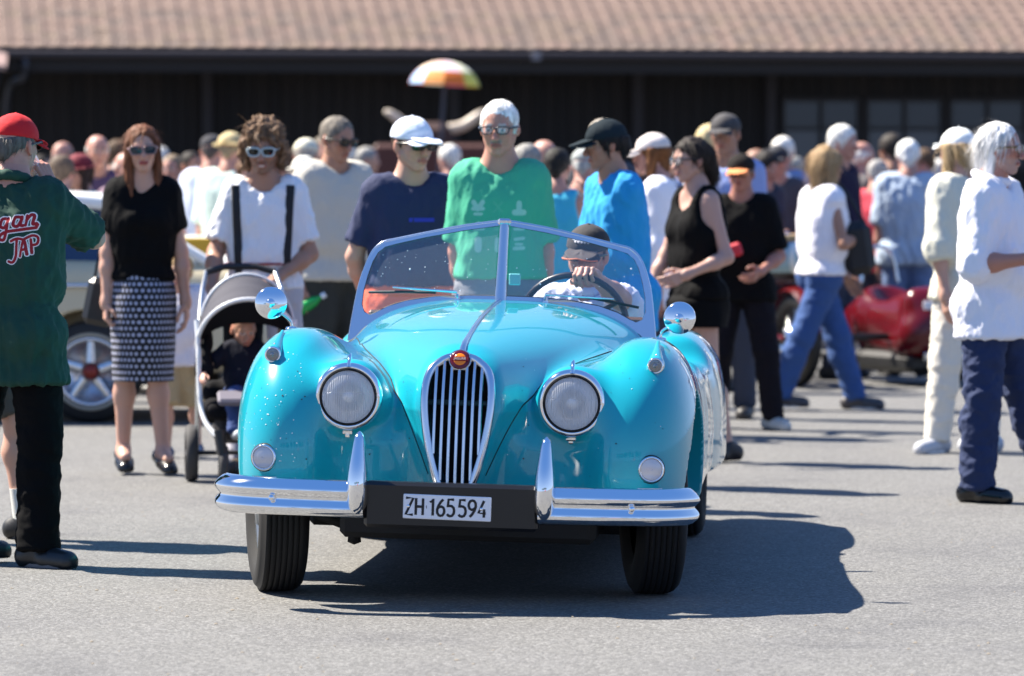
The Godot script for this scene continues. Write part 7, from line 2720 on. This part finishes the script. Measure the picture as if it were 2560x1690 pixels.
# ---------------------------------------------------------------- the shed
func build_shed() -> void:
	var z := 67.5
	var t := thing("shed", "long dark timber shed with brown tiled roof behind the crowd", "shed", Vector3(0, 0, -z), deg_to_rad(8.5))
	# its own axes: x along the front, z out towards the square; eave at z = 1.6
	var rng := rnd(5)
	var pitch := deg_to_rad(23.0)
	var eave := Vector3(0, 3.30, 1.6)
	var up := Vector3(0, sin(pitch), -cos(pitch))
	var nrm := Vector3(0, cos(pitch), sin(pitch))
	var tile_mesh := func(seedv: int) -> ArrayMesh:
		var s := st()
		var prof := [[-0.125, 0.0], [-0.105, 0.012], [-0.075, 0.016], [-0.045, 0.006], [0.02, -0.004], [0.07, 0.002], [0.1, 0.017], [0.125, 0.02], [0.142, 0.011]]
		var r := rnd(seedv)
		var rs := []
		for q in [[0.0, 0.042], [0.40, 0.0]]:
			var ring := []
			for v in prof:
				ring.append(Vector3(v[0], v[1] + q[1] + r.randf_range(-0.002, 0.002), -q[0]))
			for n in range(prof.size() - 1, -1, -1):
				ring.append(Vector3(prof[n][0], prof[n][1] + q[1] - 0.02, -q[0]))
			rs.append(ring)
		rings(s, rs, true, true, -1)
		s.generate_normals()
		return s.commit()
	var variants := []
	for n in 4:
		variants.append(tile_mesh.call(40 + n))
	var tones := [mat(srgb(119, 101, 92), 0.85), mat(srgb(126, 106, 96), 0.85), mat(srgb(112, 97, 89), 0.85), mat(srgb(121, 104, 92), 0.85)]
	var fr := Basis(Vector3.RIGHT, nrm, -up)
	var roof := Node3D.new()
	roof.name = "roof"
	t.add_child(roof, true)
	var places := []
	for row in 14:
		for col in 78:
			places.append([row, col])
	var rest := [[], [], [], []]
	var count := 0
	for q in places:
		var x: float = (q[1] - 39) * 0.25
		var tr := Transform3D(fr * Basis(Vector3.UP, rng.randf_range(-0.012, 0.012)), eave + up * (q[0] * 0.30) + Vector3(x, rng.randf_range(-0.003, 0.003), 0) + nrm * 0.02)
		var v := rng.randi() % 4
		var mid: bool = q[0] < 5 and q[1] >= 9 and q[1] < 69
		if mid and count < 300:
			count += 1
			var o := put("tile", variants[v], roof, tones[rng.randi() % 4])
			o.transform = tr
		else:
			rest[v].append(tr)
	var all := st()
	for v in 4:
		for tr in rest[v]:
			all.append_from(variants[v], 0, tr)
	var m := all.commit()
	var ro := put("more_tiles", m, roof, tones[1])
	ro.set_meta("kind", "stuff")
	var s := st()
	box(s, eave + up * 2.2 - nrm * 0.06, Vector3(20.0, 0.08, 4.5), fr)
	obj("roof_deck", s, mat(srgb(40, 32, 28), 0.9), t)
	s = st()
	tube(s, [eave + Vector3(-9.7, -0.06, 0.08), eave + Vector3(9.8, -0.06, 0.08)], 0.065, 10)
	obj("gutter", s, mat(srgb(52, 46, 48), 0.5, 0.3), t)
	for x in [-8.5, 0.1, 7.9]:
		s = st()
		box(s, eave + Vector3(x, -0.06, 0.13), Vector3(0.1 if x != 0.1 else 0.14, 0.13, 0.05), Basis.IDENTITY, 0.01)
		obj("gutter_bracket", s, mat(srgb(120, 116, 120), 0.5), t)
	s = st()
	box(s, eave + Vector3(0, -0.2, -0.02), Vector3(19.6, 0.22, 0.05))
	obj("fascia", s, mat(srgb(30, 26, 25), 0.8), t)
	s = st()
	tube(s, smooth_path([eave + Vector3(-7.35, -0.12, 0.06), eave + Vector3(-7.38, -0.4, 0.0), eave + Vector3(-7.6, -0.75, -0.7), eave + Vector3(-7.6, -3.2, -1.4)], 5), 0.05, 8)
	obj("downpipe", s, mat(srgb(60, 62, 70), 0.4, 0.4), t)
	# timber wall of upright boards, posts, windows at the right
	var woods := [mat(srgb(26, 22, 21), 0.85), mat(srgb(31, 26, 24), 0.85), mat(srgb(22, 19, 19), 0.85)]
	var wall := Node3D.new()
	wall.name = "wall"
	t.add_child(wall, true)
	var x := -9.6
	while x < 9.6:
		var w := rng.randf_range(0.17, 0.23)
		var win := x > 4.1
		s = st()
		var hgt := 3.25 if not win else 1.55
		box(s, Vector3(x + w * 0.5, hgt * 0.5, rng.randf_range(-0.008, 0.008)), Vector3(w - 0.012, hgt, 0.03))
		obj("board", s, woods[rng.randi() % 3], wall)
		if win:
			s = st()
			box(s, Vector3(x + w * 0.5, 2.95, rng.randf_range(-0.008, 0.008)), Vector3(w - 0.012, 0.6, 0.03))
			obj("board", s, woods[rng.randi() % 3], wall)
		x += w
	s = st()
	box(s, Vector3(0, 1.7, -0.06), Vector3(19.4, 3.4, 0.04))
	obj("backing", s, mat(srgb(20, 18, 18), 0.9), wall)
	for px in [-9.0, -4.6, -0.9, 1.9, 3.95, 9.4]:
		s = st()
		box(s, Vector3(px, 1.65, 0.1), Vector3(0.16, 3.3, 0.16), Basis.IDENTITY, 0.01)
		obj("post", s, mat(srgb(44, 40, 42), 0.8), t)
	for n in 4:
		var wx := 4.75 + n * 1.3
		var win := Node3D.new()
		win.name = "window"
		t.add_child(win, true)
		s = st()
		for e in [[Vector3(0, 1.58, 0.04), Vector3(1.24, 0.07, 0.08)], [Vector3(0, 2.64, 0.04), Vector3(1.24, 0.07, 0.08)], [Vector3(-0.6, 2.11, 0.041), Vector3(0.06, 1.0, 0.08)], [Vector3(0.6, 2.11, 0.041), Vector3(0.06, 1.0, 0.08)], [Vector3(0, 2.11, 0.036), Vector3(0.04, 1.0, 0.06)], [Vector3(0, 2.2, 0.034), Vector3(1.16, 0.04, 0.06)]]:
			box(s, e[0] + Vector3(wx, 0, 0), e[1])
		obj("window_frame", s, mat(srgb(34, 30, 30), 0.7), win)
		for k in 4:
			s = st()
			var up2 := k > 1
			box(s, Vector3(wx + (-0.3 if k % 2 == 0 else 0.3), 2.42 if up2 else 1.9, -0.01), Vector3(0.54, 0.4 if up2 else 0.54, 0.01))
			obj("pane", s, mat(srgb(36, 40, 48) if up2 else srgb(66, 70, 78), 0.15), win)
	# lower lean-to roof at the left end
	s = st()
	box(s, eave + Vector3(-8.9, 0.1, 0.35), Vector3(2.6, 0.07, 0.9), Basis(Vector3.BACK, -0.2) * Basis(Vector3.RIGHT, 0.3), 0.01)
	obj("side_verge", s, mat(srgb(156, 130, 122), 0.8), t)
	s = st()
	box(s, eave + Vector3(-9.1, -0.12, 0.36), Vector3(2.8, 0.3, 0.8), Basis(Vector3.BACK, -0.2), 0.01)
	obj("side_soffit", s, mat(srgb(24, 20, 20), 0.9), t)

# ---------------------------------------------------------------- what the chrome mirrors, on the viewer's side of the square
func build_behind() -> void:
	var t := thing("parked_car", "red car standing behind the viewer, seen only mirrored in the chrome", "car", Vector3(4.6, 0, 9.0), deg_to_rad(20.0))
	var y := Fld.new()
	y.fn = func(p: Vector3) -> float:
		var top := lut([-2.0, -1.2, 0.3, 1.4, 2.0], [0.8, 0.95, 1.0, 0.96, 0.8], p.x)
		var d := rbox(p.x, p.y - (0.25 + top) * 0.5, p.z, 2.0, (top - 0.25) * 0.5, 0.8, 0.16)
		return smin(d, rbox(p.x - 0.2, p.y - 1.1, p.z, 0.7, 0.28, 0.62, 0.12), 0.1)
	y.lo = Vector3(-2.05, 0.2, -0.85)
	y.hi = Vector3(2.05, 1.42, 0.85)
	later("body", t, mat(srgb(170, 14, 24), 0.2), [{"f": y, "cell": 0.06}])
	for x in [-1.3, 1.3]:
		side_wheel(t, Vector3(x, 0.31, -0.68), 0.31, 0.12, -1.0, srgb(150, 156, 166), srgb(120, 120, 124))
	# a row of trees beyond it
	var tr := thing("tree", "leafy tree in the row behind the viewer, seen only mirrored in the chrome", "tree", Vector3(-26, 0, 34), 0.0, "trees behind the viewer")
	var s := st()
	tube(s, [Vector3(0, 0, 0), Vector3(0.1, 2.0, 0), Vector3(0, 4.2, 0.1)], [0.22, 0.16, 0.07], 8)
	obj("trunk", s, mat(srgb(70, 56, 44), 0.9), tr)
	var leaf := st()
	tri(leaf, Vector3(-0.16, 0, 0), Vector3(0, 0.02, 0.22), Vector3(0.16, 0, 0))
	tri(leaf, Vector3(-0.16, 0, 0), Vector3(0.16, 0, 0), Vector3(0, 0.02, -0.22))
	leaf.generate_normals()
	var mm := MultiMesh.new()
	mm.transform_format = MultiMesh.TRANSFORM_3D
	mm.mesh = leaf.commit()
	mm.instance_count = 1400
	var r := rnd(9)
	for n in 1400:
		var c := Vector3(r.randf_range(-1, 1), r.randf_range(-1, 1), r.randf_range(-1, 1)).normalized() * pow(r.randf(), 0.4)
		c = c * Vector3(2.2, 1.9, 2.2) + Vector3(sin(c.y * 7.0) * 0.3, 4.3, cos(c.x * 6.0) * 0.3)
		mm.set_instance_transform(n, Transform3D(Basis.from_euler(Vector3(r.randf() * TAU, r.randf() * TAU, r.randf() * TAU)), c))
	var mi := MultiMeshInstance3D.new()
	mi.name = "crown"
	mi.multimesh = mm
	mi.material_override = mat(srgb(58, 78, 36), 0.8)
	mi.set_meta("kind", "stuff")
	tr.add_child(mi, true)
	for n in 8:
		var d := tr.duplicate()
		d.name = numbered("tree")
		add_child(d)
		d.position = Vector3(-20.0 + n * 6.4 + r.randf_range(-1, 1), 0, 33.0 + r.randf_range(-3, 5))
		d.rotation.y = r.randf() * TAU

func _ready() -> void:
	var t0 := Time.get_ticks_msec()
	var cam := Camera3D.new()
	cam.name = "camera"
	add_child(cam)
	cam.position = Vector3(0, CAM_H, 0)
	cam.rotation.x = -atan((338.0 - 174.6) / FPX)
	cam.far = 400.0
	cam.near = 0.5
	var at := CameraAttributesPhysical.new()
	at.frustum_focal_length = 35.0 / (2.0 * 338.0 / FPX)
	at.frustum_focus_distance = 16.0
	at.exposure_aperture = at.frustum_focal_length / 42.0
	cam.attributes = at
	cam.fov = rad_to_deg(2.0 * atan(338.0 / FPX))
	var sun := DirectionalLight3D.new()
	sun.name = "sun"
	add_child(sun)
	sun.look_at_from_position(Vector3(-0.74, 1.0, -0.36) * 20.0, Vector3.ZERO)
	sun.light_energy = 1.6
	sun.light_color = Color(1.0, 0.965, 0.91)
	sun.light_angular_distance = 0.53
	sun.shadow_enabled = true
	var env := Environment.new()
	env.background_mode = Environment.BG_SKY
	var sky := ProceduralSkyMaterial.new()
	sky.sky_top_color = Color(0.038, 0.098, 0.25).linear_to_srgb()
	sky.sky_horizon_color = Color(0.21, 0.29, 0.42).linear_to_srgb()
	sky.sky_curve = 0.22
	sky.ground_bottom_color = Color(0.2, 0.2, 0.2)
	sky.ground_horizon_color = Color(0.4, 0.42, 0.45)
	env.sky = Sky.new()
	env.sky.sky_material = sky
	env.tonemap_mode = Environment.TONE_MAPPER_LINEAR
	env.tonemap_exposure = 3.0
	env.sdfgi_enabled = true
	env.ssao_enabled = true
	env.ssil_enabled = true
	var we := WorldEnvironment.new()
	we.name = "world"
	we.environment = env
	add_child(we)
	build_ground()
	build_shed()
	build_stall()
	build_cars()
	build_motorcycles()
	build_car()
	build_people()
	build_behind()
	run_jobs()
	print("built in ", Time.get_ticks_msec() - t0, " ms")
